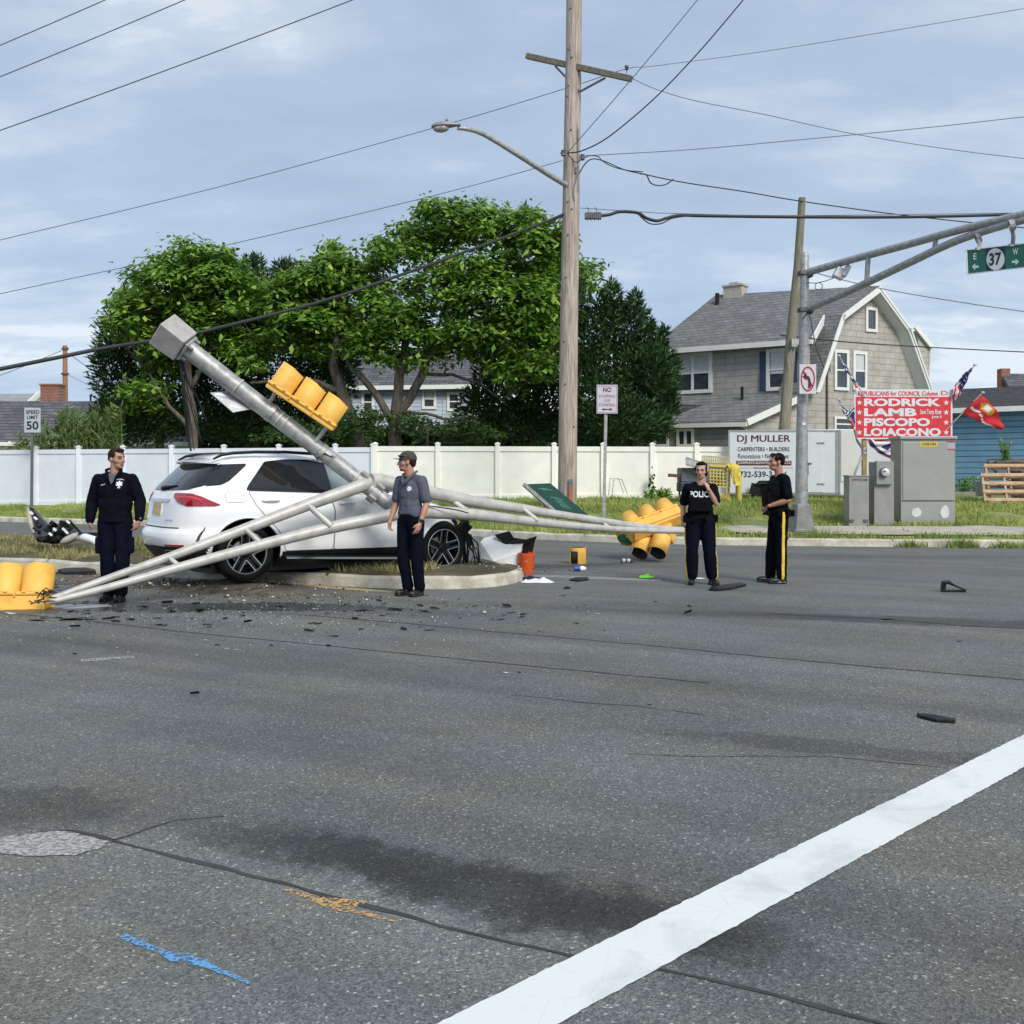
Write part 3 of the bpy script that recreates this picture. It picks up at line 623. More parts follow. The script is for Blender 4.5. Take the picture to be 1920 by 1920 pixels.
    for p, q, wz in ((R1, K, .24), (K, FL, .20), (R1, KR, .26), (KR, FR, .24)):
        d = (q-p).normalized(); mb.slab([p+Gp.n*.03, q+Gp.n*.03, q+Gp.n*.03-Vector((0, 0, wz*1.1)) if abs(d.z) < .8 else q+Gp.n*.03+Gp.r*(wz if q.x < R1.x else -wz), p+Gp.n*.03-Vector((0, 0, wz*1.1)) if abs(d.z) < .8 else p+Gp.n*.03+Gp.r*(wz if q.x < R1.x else -wz)], Gp.n, .06)
    mb.build('rake_trim', M['trim'], t)
    # dormer cheek on the left, small eave piece on the right
    DP = VP(0, 0, GA, ((Gp.x+Ld.x*1.0), (Gp.y+Ld.y*1.0)))
    mb = MB(); poly_px(mb, DP, [z7(828, 445), z7(945, 320), z7(985, 330), z7(900, 560), z7(840, 720), z7(815, 720)], .1); mb.build('dormer_cheek', M['shing_g'], t)
    mb = MB(); D2 = VP(0, 0, GA, ((Gp.x+Ld.x*2.2), (Gp.y+Ld.y*2.2))); poly_px(mb, D2, [z7(1370, 385), z7(1440, 465), z7(1430, 690), z7(1400, 690)], .3); mb.build('dormer_cheek', M['shing_g'], t)
    mb = MB(); mb.bar(D2.at(*z7(1360, 362), .1), D2.at(*z7(1448, 472), .1), .1, .2); mb.build('dormer_trim', M['trim'], t)
    window(t, Gp, *z7(1113, 278), *z7(1151, 374), fw=.12, blind=0, rows=0)
    window(t, Gp, *z7(953, 498), *z7(1004, 674), fw=.12); window(t, Gp, *z7(1048, 505), *z7(1097, 676), fw=.12, blind=.5)
    window(t, Gp, *z7(950, 838), *z7(1035, 890), fw=.1)
    window(t, Lp, *z7(135, 522), *z7(300, 694), fw=.15, cols=2, blind=.5); window(t, Lp, *z7(614, 496), *z7(700, 676), fw=.14, blind=.62)
    window(t, Qp, *z7(148, 902), *z7(212, 968), fw=.1, cols=2, rows=0); window(t, Qp, *z7(30, 908), *z7(84, 968), fw=.1, rows=0)
    for a, b_ in ((560, 599), (722, 752)):
        mb = MB(); rect_px(mb, Lp, *z7(a, 492), *z7(b_, 690), .05, .06); mb.build('shutter', M['navy'], t)
    mb = MB(); cq = rp.at(*z7(435, 200)); R = Matrix.Rotation(math.radians(LA), 3, 'Z'); mb.box((cq.x, cq.y, cq.z-.35), (.85, .6, 1.4), R); mb.box((cq.x, cq.y, cq.z+.37), (.95, .7, .08), R); mb.box((cq.x, cq.y, cq.z+.46), (.4, .4, .12), R)
    mb.build('chimney', mat('stucco', (.42, .39, .34), .9, var=.1), t)
    mb = MB(); q = E0.lerp(R0, .80)+(R1-R0).normalized()*.7; mb.tube([q, q+Vector((0, 0, .5))], .09); q = cc+ux*1.9-uy*1.1; mb.tube([q, q+Vector((0, 0, .55))], .06); mb.build('vent_pipe', M['black_plastic'], t)
    mb = MB(); q = Qp.at(*z7(440, 850), .12); mb.tube([q, q+Vector((.35, 0, -.3)), q+Vector((.45, .05, -2.4))], .06); mb.build('downspout', M['trim'], t)
    mb = MB(); q = Gp.at(*z7(908, 575), .05); mb.tube([q, Vector((q.x, q.y, 1))], .04); mb.box(q+Gp.n*.05, (.15, .1, .3)); mb.build('conduit', M['steel_dark'], t)
    return t
gambrel_house()
def blue_shed_house():
    A = -35; pl = VP(1850, 33, A)
    M['blue_siding'] = mat_rows('blue_siding', (.15, .30, .45), (.135, .28, .42), (.05, .12, .20), A, 40, .19, .10, .6, .6, offset=0)
    b = pl.at(1850, 915); t = thing('blue_house', 'low house clad in blue siding under a dark roof at the right edge', 'house', (b.x, b.y, .8))
    p0, p1 = pl.at(1700, 770), pl.at(2060, 762)
    mb = MB(); mb.slab([Vector((p0.x, p0.y, .95)), Vector((p1.x, p1.y, .95)), Vector((p1.x, p1.y, p0.z)), p0], pl.n, .2); mb.build('wall', M['blue_siding'], t)
    mb = MB(); mb.slab([Vector((p0.x, p0.y, .5))-pl.n*.01, Vector((p1.x, p1.y, .5))-pl.n*.01, Vector((p1.x, p1.y, .95))-pl.n*.01, Vector((p0.x, p0.y, .95))-pl.n*.01], pl.n, .2); mb.build('foundation', M['concrete'], t)
    e0, e1 = p0+pl.n*.4+Vector((0, 0, .02)), p1+pl.n*.4; e1.z = e0.z
    back = -pl.n*3.4; r0 = VP(0, 0, A, (e0.x+back.x, e0.y+back.y)); q0, q1 = r0.at(1700, 734), r0.at(2060, 715); q1.z = q0.z
    nn = (e1-e0).cross(q0-e0).normalized(); nn = nn if nn.z > 0 else -nn
    mb = MB(); mb.slab([e0, e1, q1, q0], nn, .12); mb.build('roof', M['roof_dark'], t)
    mb = MB(); mb.bar(e0-Vector((0, 0, .1)), e1-Vector((0, 0, .1)), .1, .17); mb.build('gutter', M['trim'], t)
    return t
blue_shed_house()
def far_right_house():
    pl = VP(1925, 60, -20); b = pl.at(1925, 800); t = thing('distant_house', 'sliver of a distant house with a brick chimney above the blue house', 'house', (b.x, b.y, .8))
    mb = MB(); mb.box((b.x+2.5, b.y+4, 3.2), (6, 6, 4.6)); mb.build('wall', M['trim'], t)
    mb = MB(); o = pl.at(1905, 722); 
    mb.slab([o+Vector((-.3, 0, -.3)), o+Vector((7, -1, -.3)), o+Vector((7, 3, 1.0)), o+Vector((.6, 3, 1.0))], (0, -.6, .8), .2); mb.build('roof', M['roof_slate'], t)
    mb = MB(); q = pl.at(1920, 688); mb.box((q.x+.25, q.y+3, q.z-.9), (.55, .6, 2.2)); mb.build('chimney', M['brick'], t)
M['brick'] = mat_rows('brick', (.30, .115, .075), (.24, .085, .055), (.30, .22, .18), 0, .22, .075, .12, .9, .4)
far_right_house()
def left_house():
    t = thing('shingled_house', 'low house with a wide dark shingled roof and brick chimney behind the speed limit sign', 'house', (-22, 46, .8))
    e0, e1 = P(-140, 829, 44), P(360, 829, 44); r0, r1 = P(-140, 752, 49.), P(360, 752, 49.)
    mb = MB(); nn = Vector((0, -1, 1.2)); mb.slab([e0, e1, r1, r0], (e1-e0).cross(r0-e0), .15); mb.build('roof', M['roof_slate'], t)
    mb = MB(); mb.bar(e0-Vector((0, .05, .08)), e1-Vector((0, .05, .08)), .12, .16); mb.tube([P(18, 830, 43.9), P(12, 838, 44.2), P(8, 842, 44.4)], .07); mb.build('gutter', M['trim'], t)
    mb = MB(); mb.slab([P(-140, 860, 44.5), P(360, 860, 44.5), P(360, 832, 44.5), P(-140, 832, 44.5)], (0, -1, 0), .2); mb.build('wall', M['vinyl_cream'], t)
    pl = VP(100, 44.48, 0)
    for a, b in ((30, 32), (65, 100)): 
        if b-a > 5: window(t, pl, a, 836, b, 850, fw=.08, rows=0)
    mb = MB(); c = P(99, 752, 49.6); mb.box((c.x, c.y, c.z+.1), (.92, .7, 1.3)); mb.box((c.x, c.y, c.z+.79), (1.0, .78, .09)); ch = mb.build('chimney', M['brick'], t)
    mb = MB(); mb.tube([P(91, 729, 49.6), P(91, 725, 49.6)], .16); mb.slab([P(83, 723, 49.4), P(99, 723, 49.4), P(99, 722, 50), P(83, 722, 50)], (0, 0, 1), .03); mb.tube([P(104, 729, 49.6), P(104, 727, 49.6)], .1); mb.build('chimney_cap', M['steel_dark'], ch)
    mb = MB(); q = P(170, 752, 49.2); mb.tube([q, P(170, 741, 49.2)], .05); mb.build('vent_pipe', M['black_plastic'], t)
    t2 = thing('pale_roofed_house', 'pale grey gabled roof of a house behind the shingled house at far left', 'house', (-28, 58, .8))
    r = mat_rows('roof_shingles_pale', (.33, .34, .34), (.29, .30, .30), (.2, .2, .2), 0, .4, .15, .1, .95, .3)
    a, b_, c, d = P(-160, 756, 56), P(60, 756, 56), P(72, 738, 60), P(-160, 739, 60)
    mb = MB(); mb.slab([a, b_, c, d], (b_-a).cross(d-a), .15); mb.build('roof', r, t2)
    mb = MB(); mb.slab([P(57, 757, 56), P(88, 757, 58), P(74, 740, 57)], (0, -1, 0), .2); mb.slab([P(-160, 800, 56.4), P(86, 800, 57.4), P(86, 757, 57.4), P(-160, 757, 56.4)], (0, -1, 0), .2); mb.build('wall', M['vinyl_cream'], t2)
    mb = MB(); mb.bar(P(54, 756, 55.9), P(74, 738, 56.8), .1, .28); mb.bar(P(74, 738, 56.8), P(88, 748, 57.8), .1, .28); mb.build('rake_trim', M['trim'], t2)
left_house()
def middle_house():
    pl = VP(790, 52, 4); b = pl.at(790, 860); t = thing('blue_white_house', 'pale blue sided house with dark roof glimpsed between the tree trunks', 'house', (b.x, b.y, .8))
    sid = mat_rows('pale_blue_siding', (.50, .56, .64), (.46, .52, .60), (.27, .31, .36), 4, 40, .2, .1, .7, .4, offset=0)
    mb = MB(); poly_px(mb, pl, [(600, 880), (900, 880), (900, 720), (600, 720)], .3); mb.build('wall', sid, t)
    e0, e1 = pl.at(590, 724, .5), pl.at(915, 720, .5); r0, r1 = P(600, 660, 57), P(910, 655, 57)
    mb = MB(); mb.slab([e0, e1, r1, r0], (e1-e0).cross(r0-e0), .15); mb.build('roof', M['roof_slate'], t)
    mb = MB(); mb.bar(e0-Vector((0, 0, .12)), e1-Vector((0, 0, .12)), .1, .22); mb.build('gutter', M['trim'], t)
    window(t, pl, 796, 734, 813, 762, fw=.14, blind=.5); window(t, pl, 843, 740, 858, 766, fw=.14); window(t, pl, 683, 738, 697, 770, fw=.14); window(t, pl, 480+8, 800, 505, 826, fw=.14)
    # garage wing seen lower left through the leaves
    mb = MB(); poly_px(mb, VP(480, 50, 0), [(455, 880), (640, 880), (640, 790), (455, 790)], .3); mb.build('garage_wall', sid, t)
middle_house()
# ---------------------------------------------------------------- trees
def leaf_mat(name, c0, c1, c2, tr=.3):
    m = bpy.data.materials.new(name); m.use_nodes = True; t = m.node_tree; b = t.nodes['Principled BSDF']; L = t.links.new
    g = N(t, 'ShaderNodeNewGeometry'); r = N(t, 'ShaderNodeValToRGB'); L(g.outputs['Random Per Island'], r.inputs[0]); e = r.color_ramp.elements
    e[0].position = 0; e[0].color = (*c0, 1); e[1].position = 1; e[1].color = (*c2, 1); q = e.new(.62); q.color = (*c1, 1)
    L(r.outputs[0], b.inputs['Base Color']); b.inputs['Roughness'].default_value = .5; b.inputs['Specular IOR Level'].default_value = .25
    tl = N(t, 'ShaderNodeBsdfTranslucent'); L(r.outputs[0], tl.inputs['Color']); ms = N(t, 'ShaderNodeMixShader'); ms.inputs[0].default_value = tr
    L(b.outputs[0], ms.inputs[1]); L(tl.outputs[0], ms.inputs[2]); L(ms.outputs[0], t.nodes['Material Output'].inputs[0]); return m
M['leaf_catalpa'] = leaf_mat('leaf_catalpa', (.055, .13, .016), (.165, .33, .04), (.40, .55, .11), .38)
M['leaf_dark'] = leaf_mat('leaf_broad_dark', (.022, .055, .012), (.045, .10, .02), (.08, .15, .03))  # darker greens for the low shrubs, the vine and weed stems
M['leaf_cedar'] = leaf_mat('leaf_cedar', (.016, .044, .017), (.034, .080, .026), (.085, .145, .042), .15)
M['leaf_bamboo'] = leaf_mat('leaf_bamboo', (.08, .14, .04), (.16, .24, .07), (.26, .32, .13))
M['bark'] = mat('bark', (.06, .05, .038), .95, var=.35, scale=3, bump=.7, bscale=20, stretch=(3, 3, .6), col2=(.16, .135, .105))
def leaves(name, C, Nn, Ax, L, Wd, fold, m, parent):
    """kite shaped leaves: base point, face normal and axis per leaf"""
    n = len(C); Sd = np.cross(Nn, Ax); L = L[:, None]; Wd = Wd[:, None]
    v = np.empty((n, 4, 3)); v[:, 0] = C; v[:, 1] = C+Ax*L*.42+Sd*Wd*.5-Nn*Wd*fold; v[:, 2] = C+Ax*L; v[:, 3] = C+Ax*L*.42-Sd*Wd*.5-Nn*Wd*fold
    idx = np.arange(n)[:, None]*4; tri = np.concatenate([idx+np.array([[0, 1, 2]]), idx+np.array([[0, 2, 3]])], 1).reshape(-1)
    me = bpy.data.meshes.new(name); me.vertices.add(n*4); me.vertices.foreach_set('co', v.reshape(-1))
    me.loops.add(n*6); me.loops.foreach_set('vertex_index', tri); me.polygons.add(n*2); me.polygons.foreach_set('loop_start', np.arange(0, n*6, 3))
    me.update(); me.materials.append(m); o = bpy.data.objects.new(name, me); COL.objects.link(o); attach(o, parent); return o
def nrm(a): return a/np.maximum(1e-6, np.linalg.norm(a, axis=1))[:, None]
def tree(name, label, cat, base, d, lobes, limbs, n, m, size=.28, width=.55, droop=.75, kind='leaf', trunk_r=.2, dz=1.3, group=None, twig=.012, clump=True):
    """lobes: (px, py, rx, ry) foliage masses in the picture, put at depth d; limbs: poly-lines of photo points with radii"""
    bx = P(base[0], 860, d); g = .75; t = thing(name, label, cat, (bx.x, bx.y, g), group)
    if kind == 'leaf' and clump:
        rl = random.Random(int(base[0])); extra = []
        for l in lobes:
            for _ in range(3):
                a = rl.uniform(0, 6.283); q = rl.uniform(.22, .38); extra.append((l[0]+l[2]*math.cos(a)*1.02, l[1]+l[3]*math.sin(a)*1.02, max(7, l[2]*q), max(6, l[3]*q)))
        lobes = list(lobes)+extra
    k = d/F; cs = []; tot = sum((l[2]*l[3])**.75 for l in lobes)
    allC, allN = [], []
    for i, l in enumerate(lobes):
        rx, rz = l[2]*k, l[3]*k; ry = min(1.6, max(.5, (rx+rz)/2)); dd = d+(l[4] if len(l) > 4 else random.uniform(-dz, dz)); c = P(l[0], l[1], dd); cs.append((c, rx, ry, rz))
        cnt = int(n*(l[2]*l[3])**.75/tot)
        if clump:                                       # leaves hang in bunches at twig ends
            nc = max(4, cnt//14); u = nrm(np.random.randn(nc, 3)); up_ = np.random.rand(nc) < .8; u[up_, 2] = np.abs(u[up_, 2]); rad = np.random.rand(nc, 1)**.22*(1.0+.15*np.random.randn(nc, 1)); u = u*np.array([1, 1, 1.0])
            pc = np.array(c)+u*rad*np.array([rx, ry, rz]); q = np.repeat(np.arange(nc), 14)[:cnt]; j = np.random.randn(len(q), 3)*np.array([.2, .2, .13])*size/.24
            allC.append(pc[q]+j); allN.append(nrm(u[q]*.55+np.array([0, 0, .75])+np.random.randn(len(q), 3)*.35))
        else:
            u = nrm(np.random.randn(cnt, 3)); rad = np.random.rand(cnt, 1)**.33*(1.0+.20*np.abs(np.random.randn(cnt, 1))*(.5+.5*np.sin(u[:, :1]*7+i)*np.cos(u[:, 2:]*9))); allC.append(np.array(c)+u*rad*np.array([rx, ry, rz])); allN.append(u)
    C = np.concatenate(allC); Nn = np.concatenate(allN); n2 = len(C)
    if kind == 'leaf':
        ax = np.random.randn(n2, 3)*.6+Nn*np.array([1, 1, 0])*.5; ax[:, 2] -= droop; ax = nrm(ax-Nn*np.sum(ax*Nn, 1)[:, None])
        leaves('crown', C, Nn, ax, size*(.45+1.15*np.random.rand(n2)**1.5), size*width*(.6+.8*np.random.rand(n2)), .18, m, t)
    else:                                               # cedar sprays, pointing out and up
        ax = nrm(Nn*np.array([1, 1, .35])+np.array([0, 0, .55])+np.random.randn(n2, 3)*.4); nn = nrm(np.random.randn(n2, 3)); nn = nrm(nn-ax*np.sum(nn*ax, 1)[:, None])
        leaves('crown', C, nn, ax, size*(.5+1.*np.random.rand(n2)), size*width*(.6+.8*np.random.rand(n2)), .1, m, t)
    mb = MB(); ends = []
    for limb in limbs:
        pts = [P(q[0], q[1], d+(q[3] if len(q) > 3 else 0)) for q in limb]; rs = [q[2]*k for q in limb]
        if limb is limbs[0]: pts = [Vector((pts[0].x, pts[0].y, .5))]+pts; rs = [rs[0]*1.25]+rs
        # smooth
        sp, sr = [], []
        for i in range(len(pts)-1):
            for j in range(4):
                f = j/4; w_ = Vector([noise.noise(pts[i].lerp(pts[i+1], f)*1.3+Vector((s_, 0, 0))) for s_ in (0, 7, 3)])*.12*(1 if 0 < i+f else 0)
                sp.append(pts[i].lerp(pts[i+1], f)+w_); sr.append(rs[i]+(rs[i+1]-rs[i])*f)
        sp.append(pts[-1]); sr.append(rs[-1]); mb.tube(sp, sr, 9); ends += list(zip(sp[3:], sr[3:]))
    for c, rx, ry, rz in cs:                            # branches into every lobe, then twigs
        if not ends: break
        p, r = min(ends, key=lambda e_: (e_[0]-c).length+.6*max(0, e_[0].z-c.z)); L = (c-p).length; mid = p.lerp(c, .5)+Vector((random.uniform(-.15, .15), random.uniform(-.15, .15), -.12))*L*.5
        r0 = min(r*.6, .03+.014*L); pts = [p, p.lerp(mid, .55), mid, mid.lerp(c, .6), c]; mb.tube(pts, [r0, r0*.8, r0*.62, r0*.45, .012], 6)
        for _ in range(5 if rx > .5 else 1):
            u = Vector((random.gauss(0, 1), random.gauss(0, 1), random.gauss(.3, .7))).normalized(); q = c+Vector((u.x*rx, u.y*ry, u.z*rz))*.9; s0 = pts[random.randint(2, 3)]
            mb.tube([s0, s0.lerp(q, .5)+Vector((0, 0, random.uniform(-.1, .1))), q], [r0*.4, r0*.25, .008], 5)
    mb.build('trunk', M['bark'], t, smooth='all'); return t
G1 = 'trees behind the white fences'
tree('catalpa_tree', 'broad leaved tree rising farthest left behind the bluish fence, above the pole base', 'tree', (366, 827), 36.5,
     [(360, 478, 36, 20), (353, 505, 62, 34), (302, 528, 52, 38), (370, 546, 66, 42), (410, 530, 40, 36), (292, 580, 52, 36), (387, 575, 62, 36), (262, 565, 34, 40), (335, 598, 66, 32), (306, 690, 26, 42), (300, 640, 30, 24), (262, 765, 36, 34), (232, 612, 26, 18), (228, 580, 10, 10), (420, 490, 14, 18), (400, 610, 40, 22), (345, 640, 36, 24)],
     [[(366, 840, 9), (360, 770, 8), (352, 690, 6.5), (350, 620, 5), (352, 560, 3)], [(352, 800, 5), (315, 760, 3.5), (280, 700, 2.5)], [(356, 730, 5), (400, 650, 3), (410, 580, 2)]], 14000, M['leaf_catalpa'], group=G1)
tree('cedar_tree', 'dark dense evergreen at the left end of the trees, behind the leftmost broad leaved tree', 'tree', (300, 830), 39,
     [(218, 632, 30, 42), (205, 670, 26, 40), (211, 700, 36, 50), (225, 740, 42, 45), (232, 790, 46, 42), (320, 700, 70, 80), (270, 650, 50, 60), (300, 770, 90, 55), (200, 790, 26, 36), (380, 790, 110, 42), (255, 800, 60, 40), (400, 690, 60, 80), (250, 590, 30, 50), (345, 600, 60, 70), (420, 600, 50, 60)],
     [[(300, 850, 8), (298, 740, 7), (296, 600, 3)]], 17000, M['leaf_cedar'], .26, .3, kind='spray', group=G1, clump=False)
tree('cedar_tree', 'evergreen whose pointed tips show above the second broad leaved tree from the left', 'tree', (480, 830), 41,
     [(438, 545, 26, 46), (470, 515, 15, 30), (484, 500, 10, 22), (540, 525, 14, 34), (525, 508, 9, 16), (556, 505, 8, 12), (500, 550, 40, 40), (560, 560, 40, 46), (450, 640, 60, 60), (520, 700, 80, 80), (470, 780, 80, 60), (590, 700, 60, 80), (620, 640, 50, 60), (430, 720, 60, 80), (560, 790, 70, 45), (640, 690, 30, 60), (455, 560, 20, 40)],
     [[(480, 850, 8), (485, 700, 6), (484, 520, 2)]], 24000, M['leaf_cedar'], .26, .3, kind='spray', group=G1, clump=False)
tree('catalpa_tree', 'second broad leaved tree from the left with a leaning trunk behind the yellow signal', 'tree', (678, 827), 36,
     [(488, 575, 50, 34), (540, 580, 62, 34), (590, 540, 60, 38), (630, 507, 44, 30), (627, 474, 17, 18), (675, 532, 46, 34), (706, 580, 38, 34), (658, 607, 54, 34), (573, 614, 62, 26), (505, 607, 50, 24), (455, 655, 30, 20), (478, 668, 20, 16), (590, 655, 28, 13), (692, 634, 32, 28), (545, 630, 50, 16), (612, 575, 40, 30), (560, 530, 30, 18), (705, 650, 20, 18), (480, 545, 18, 12)],
     [[(678, 845, 12), (662, 790, 11.5), (640, 735, 11), (626, 690, 9), (629, 640, 7), (632, 570, 4), (632, 510, 2)], [(640, 735, 7), (600, 716, 5), (540, 714, 4), (470, 718, 2.5)], [(628, 660, 5), (570, 655, 4), (510, 652, 2.5)], [(627, 660, 5), (680, 600, 3)], [(560, 690, 2), (520, 700, 1.5), (480, 690, 1)]], 16000, M['leaf_catalpa'], group=G1)
tree('catalpa_tree', 'tallest broad leaved tree with a forked trunk, left of the wooden utility pole', 'tree', (738, 827), 35.5,
     [(853, 405, 52, 20), (812, 400, 18, 14), (912, 407, 38, 20), (982, 414, 25, 15), (768, 447, 40, 26), (819, 448, 52, 26), (887, 440, 44, 26), (955, 448, 52, 36), (1015, 452, 34, 42), (708, 468, 11, 20), (715, 500, 7, 7), (762, 478, 38, 20), (887, 512, 66, 28), (975, 512, 66, 44), (838, 522, 44, 20), (921, 560, 76, 38), (1008, 573, 50, 46), (868, 585, 52, 22), (768, 607, 42, 18), (887, 628, 78, 26), (780, 640, 52, 20), (921, 661, 62, 28), (1000, 635, 46, 46), (762, 672, 40, 16), (995, 700, 50, 36), (1040, 480, 20, 50), (776, 540, 30, 16), (790, 575, 24, 16), (736, 590, 12, 20), (850, 655, 30, 22), (745, 625, 20, 16), (955, 600, 40, 20)],
     [[(738, 845, 13), (740, 790, 12.5), (746, 745, 10), (752, 690, 9), (758, 650, 6), (768, 600, 5), (778, 560, 4), (800, 500, 3), (820, 440, 2)], [(738, 800, 9), (715, 755, 7), (680, 710, 6), (652, 680, 4), (640, 650, 3)], [(745, 780, 9), (772, 740, 8.5), (795, 690, 8), (812, 650, 6), (850, 600, 5), (880, 540, 4), (900, 460, 3), (880, 420, 2)], [(812, 650, 5), (880, 620, 3.5), (950, 580, 3)],
      [(790, 700, 4), (850, 700, 3), (900, 720, 2), (950, 760, 1.5)], [(750, 770, 4), (800, 775, 3), (860, 790, 2.5), (900, 795, 2)], [(765, 610, 3), (730, 590, 2), (700, 550, 1.5)], [(880, 540, 3), (950, 480, 2.2), (1000, 440, 1.5)]], 22000, M['leaf_catalpa'], group=G1)
tree('cedar_tree', 'dark evergreen filling the space under the tallest tree, left of the utility pole', 'tree', (1000, 830), 38.5,
     [(955, 742, 66, 56), (1022, 760, 60, 56), (988, 793, 100, 36), (938, 695, 46, 34), (1040, 680, 40, 60), (900, 770, 40, 44), (1030, 610, 40, 60), (1060, 560, 34, 60), (1050, 500, 26, 44), (960, 660, 50, 50), (1000, 560, 50, 50), (1012, 440, 10, 22)],
     [[(1000, 850, 8), (1005, 740, 6), (1015, 620, 3)]], 15000, M['leaf_cedar'], .25, .32, kind='spray', group=G1, clump=False)
tree('broadleaf_tree', 'leafy branch end showing just right of the utility pole above the right evergreen', 'tree', (1060, 830), 40,
     [(1103, 512, 25, 20), (1085, 500, 16, 20), (1070, 520, 26, 30), (1110, 530, 14, 10), (1094, 680, 12, 20), (1070, 600, 30, 40)], [[(1062, 850, 6), (1064, 700, 5), (1070, 600, 3.5), (1085, 520, 2)]], 1500, M['leaf_catalpa'], group=G1)
tree('cedar_tree', 'ragged dark evergreen right of the utility pole, beside the gambrel house', 'tree', (1160, 830), 36,
     [(1124, 595, 40, 42), (1148, 560, 16, 24), (1147, 540, 7, 14), (1192, 562, 7, 16), (1186, 590, 18, 26), (1178, 614, 42, 42), (1208, 655, 38, 40), (1216, 615, 7, 14), (1238, 640, 9, 22), (1244, 625, 5, 12), (1252, 676, 18, 18), (1158, 690, 80, 55), (1208, 740, 52, 48), (1120, 760, 60, 60), (1172, 785, 68, 38), (1238, 735, 24, 36), (1100, 650, 40, 60), (1090, 720, 40, 70), (1262, 690, 12, 8), (1215, 790, 40, 30), (1100, 800, 50, 40), (1180, 815, 60, 25), (1245, 760, 25, 30), (1230, 700, 26, 40), (1130, 800, 60, 40), (1200, 700, 60, 60), (1252, 715, 20, 26), (1240, 800, 18, 26)],
     [[(1160, 850, 8), (1158, 720, 6), (1150, 580, 2.5)]], 21000, M['leaf_cedar'], .25, .32, kind='spray', group=G1, clump=False)
G2 = 'shrubs showing above the fences'
tree('shrub', 'leafy dark shrub above the fence between the two leaning trunks', 'shrub', (700, 830), 34, [(684, 800, 34, 28), (700, 785, 20, 20), (660, 812, 30, 22)], [[(684, 850, 2), (684, 800, 1.5)]], 1500, M['leaf_dark'], .16, group=G2)
tree('shrub', 'wide dark shrub above the cream fence right of the forked trunk', 'shrub', (800, 830), 34.5, [(785, 803, 44, 24), (840, 806, 50, 20), (900, 812, 40, 16), (770, 790, 20, 14), (870, 790, 20, 10)], [[(800, 850, 2), (800, 800, 1.5)]], 2400, M['leaf_dark'], .15, group=G2)
tree('shrub', 'low green tangle above the bluish fence behind the car roof', 'shrub', (560, 830), 34.5, [(560, 812, 40, 20), (610, 815, 40, 18), (520, 820, 30, 12)], [[(560, 850, 2), (560, 815, 1.5)]], 1100, M['leaf_dark'], .16, group=G2)
def bamboo(label, px, top, sp, n, d=36.5):
    t = thing('bamboo_clump', label, 'shrub', (P(px, 840, d).x, d, .7), G2); mb = MB(); C = []; A = []
    for _ in range(n):
        x = px+random.gauss(0, sp); tp = top+abs(random.gauss(0, 1))*22; b = P(x, 850, d+random.uniform(-.5, .5)); e_ = P(x+random.gauss(0, 7), tp, b.y); mb.tube([b, b.lerp(e_, .6), e_], [.018, .014, .006], 4)
        for _ in range(26):
            f = random.uniform(.15, 1.02); q = b.lerp(e_, f); C.append(q); A.append((random.gauss(0, .5), random.gauss(0, .5), random.uniform(.15, 1)))
    C = np.array(C); A = nrm(np.array(A)); nn = nrm(np.random.randn(len(C), 3)); nn = nrm(nn-A*np.sum(nn*A, 1)[:, None])
    leaves('foliage', C, nn, A, .2+.22*np.random.rand(len(C)), .045+.03*np.random.rand(len(C)), .1, M['leaf_bamboo'], t); mb.build('canes', M['leaf_bamboo'], t); return t
bamboo('thin upright canes behind the fence, close right of the speed limit sign', 122, 762, 14, 26); bamboo('upright green canes in the middle of the clumps left of the evergreen', 165, 775, 13, 24)
bamboo('upright yellowish canes against the foot of the left evergreen', 205, 765, 15, 30, 36.2); bamboo('short sparse canes just above the fence right under the speed limit sign', 66, 815, 18, 14)

def hedge():
    t = thing('hedge', 'long dark hedge closing the gaps low down behind the tree trunks', 'hedge', P(700, 860, 46)); n = 15000; x = np.random.uniform(170, 1262, n); top = np.array([788+16*noise.noise(Vector((q*.012, 0, 4)))+(14 if 640 < q < 900 else -14) for q in x]); f = np.random.rand(n)**.8
    d = 45+np.random.rand(n)*2.0; y = top+(862-top)*f; C = np.stack([(x-960)*d/F, d, H-(y-Y0)*d/F], 1); nn = nrm(np.random.randn(n, 3)); ax = nrm(np.cross(nn, np.random.randn(n, 3)))
    leaves('foliage', C, nn, ax, .3+.2*np.random.rand(n), .2+.12*np.random.rand(n), .15, M['leaf_cedar'], t); mb = MB()
    for q in np.linspace(180, 1250, 24): mb.tube([P(q, 866, 46), P(q+5, 812, 46)], [.05, .02], 5)
    mb.build('stems', M['bark'], t)
hedge()
# ---------------------------------------------------------------- the wrecked white car (x forward, y across, z up, origin under the rear hub)
M['car_white'] = mat('car_white', (.84, .845, .85), .3, var=.02, coat=1.)
M['car_glass'] = mat('car_glass', (.014, .016, .018), .05, var=.15, spec=.5, coat=.25)
M['car_glass_light'] = mat('car_glass_light', (.22, .26, .255), .06, var=.12, spec=.9, coat=.6)
M['gloss_black'] = mat('gloss_black', (.008, .008, .009), .12, var=.1, coat=.5)
M['gap'] = mat('panel_gap', (.05, .05, .05), .8)
M['lamp_red'] = mat('lamp_red', (.22, .008, .012), .08, var=.35, scale=14, coat=1., col2=(.42, .02, .03))
M['rim_silver'] = mat('rim_silver', (.6, .6, .6), .28, .8, var=.06)
M['rim_dark'] = mat('rim_dark', (.012, .012, .013), .4, .3)
M['plate_tan'] = mat('plate_tan', (.62, .43, .22), .5, var=.2, scale=20)
car = thing('suv', 'white wrecked SUV with its front torn off, on the median under the fallen pole', 'car', ((465-960)*12.7/F, 12.7, .12), local=True)
car.rotation_euler.z = math.radians(36)
YC = .975
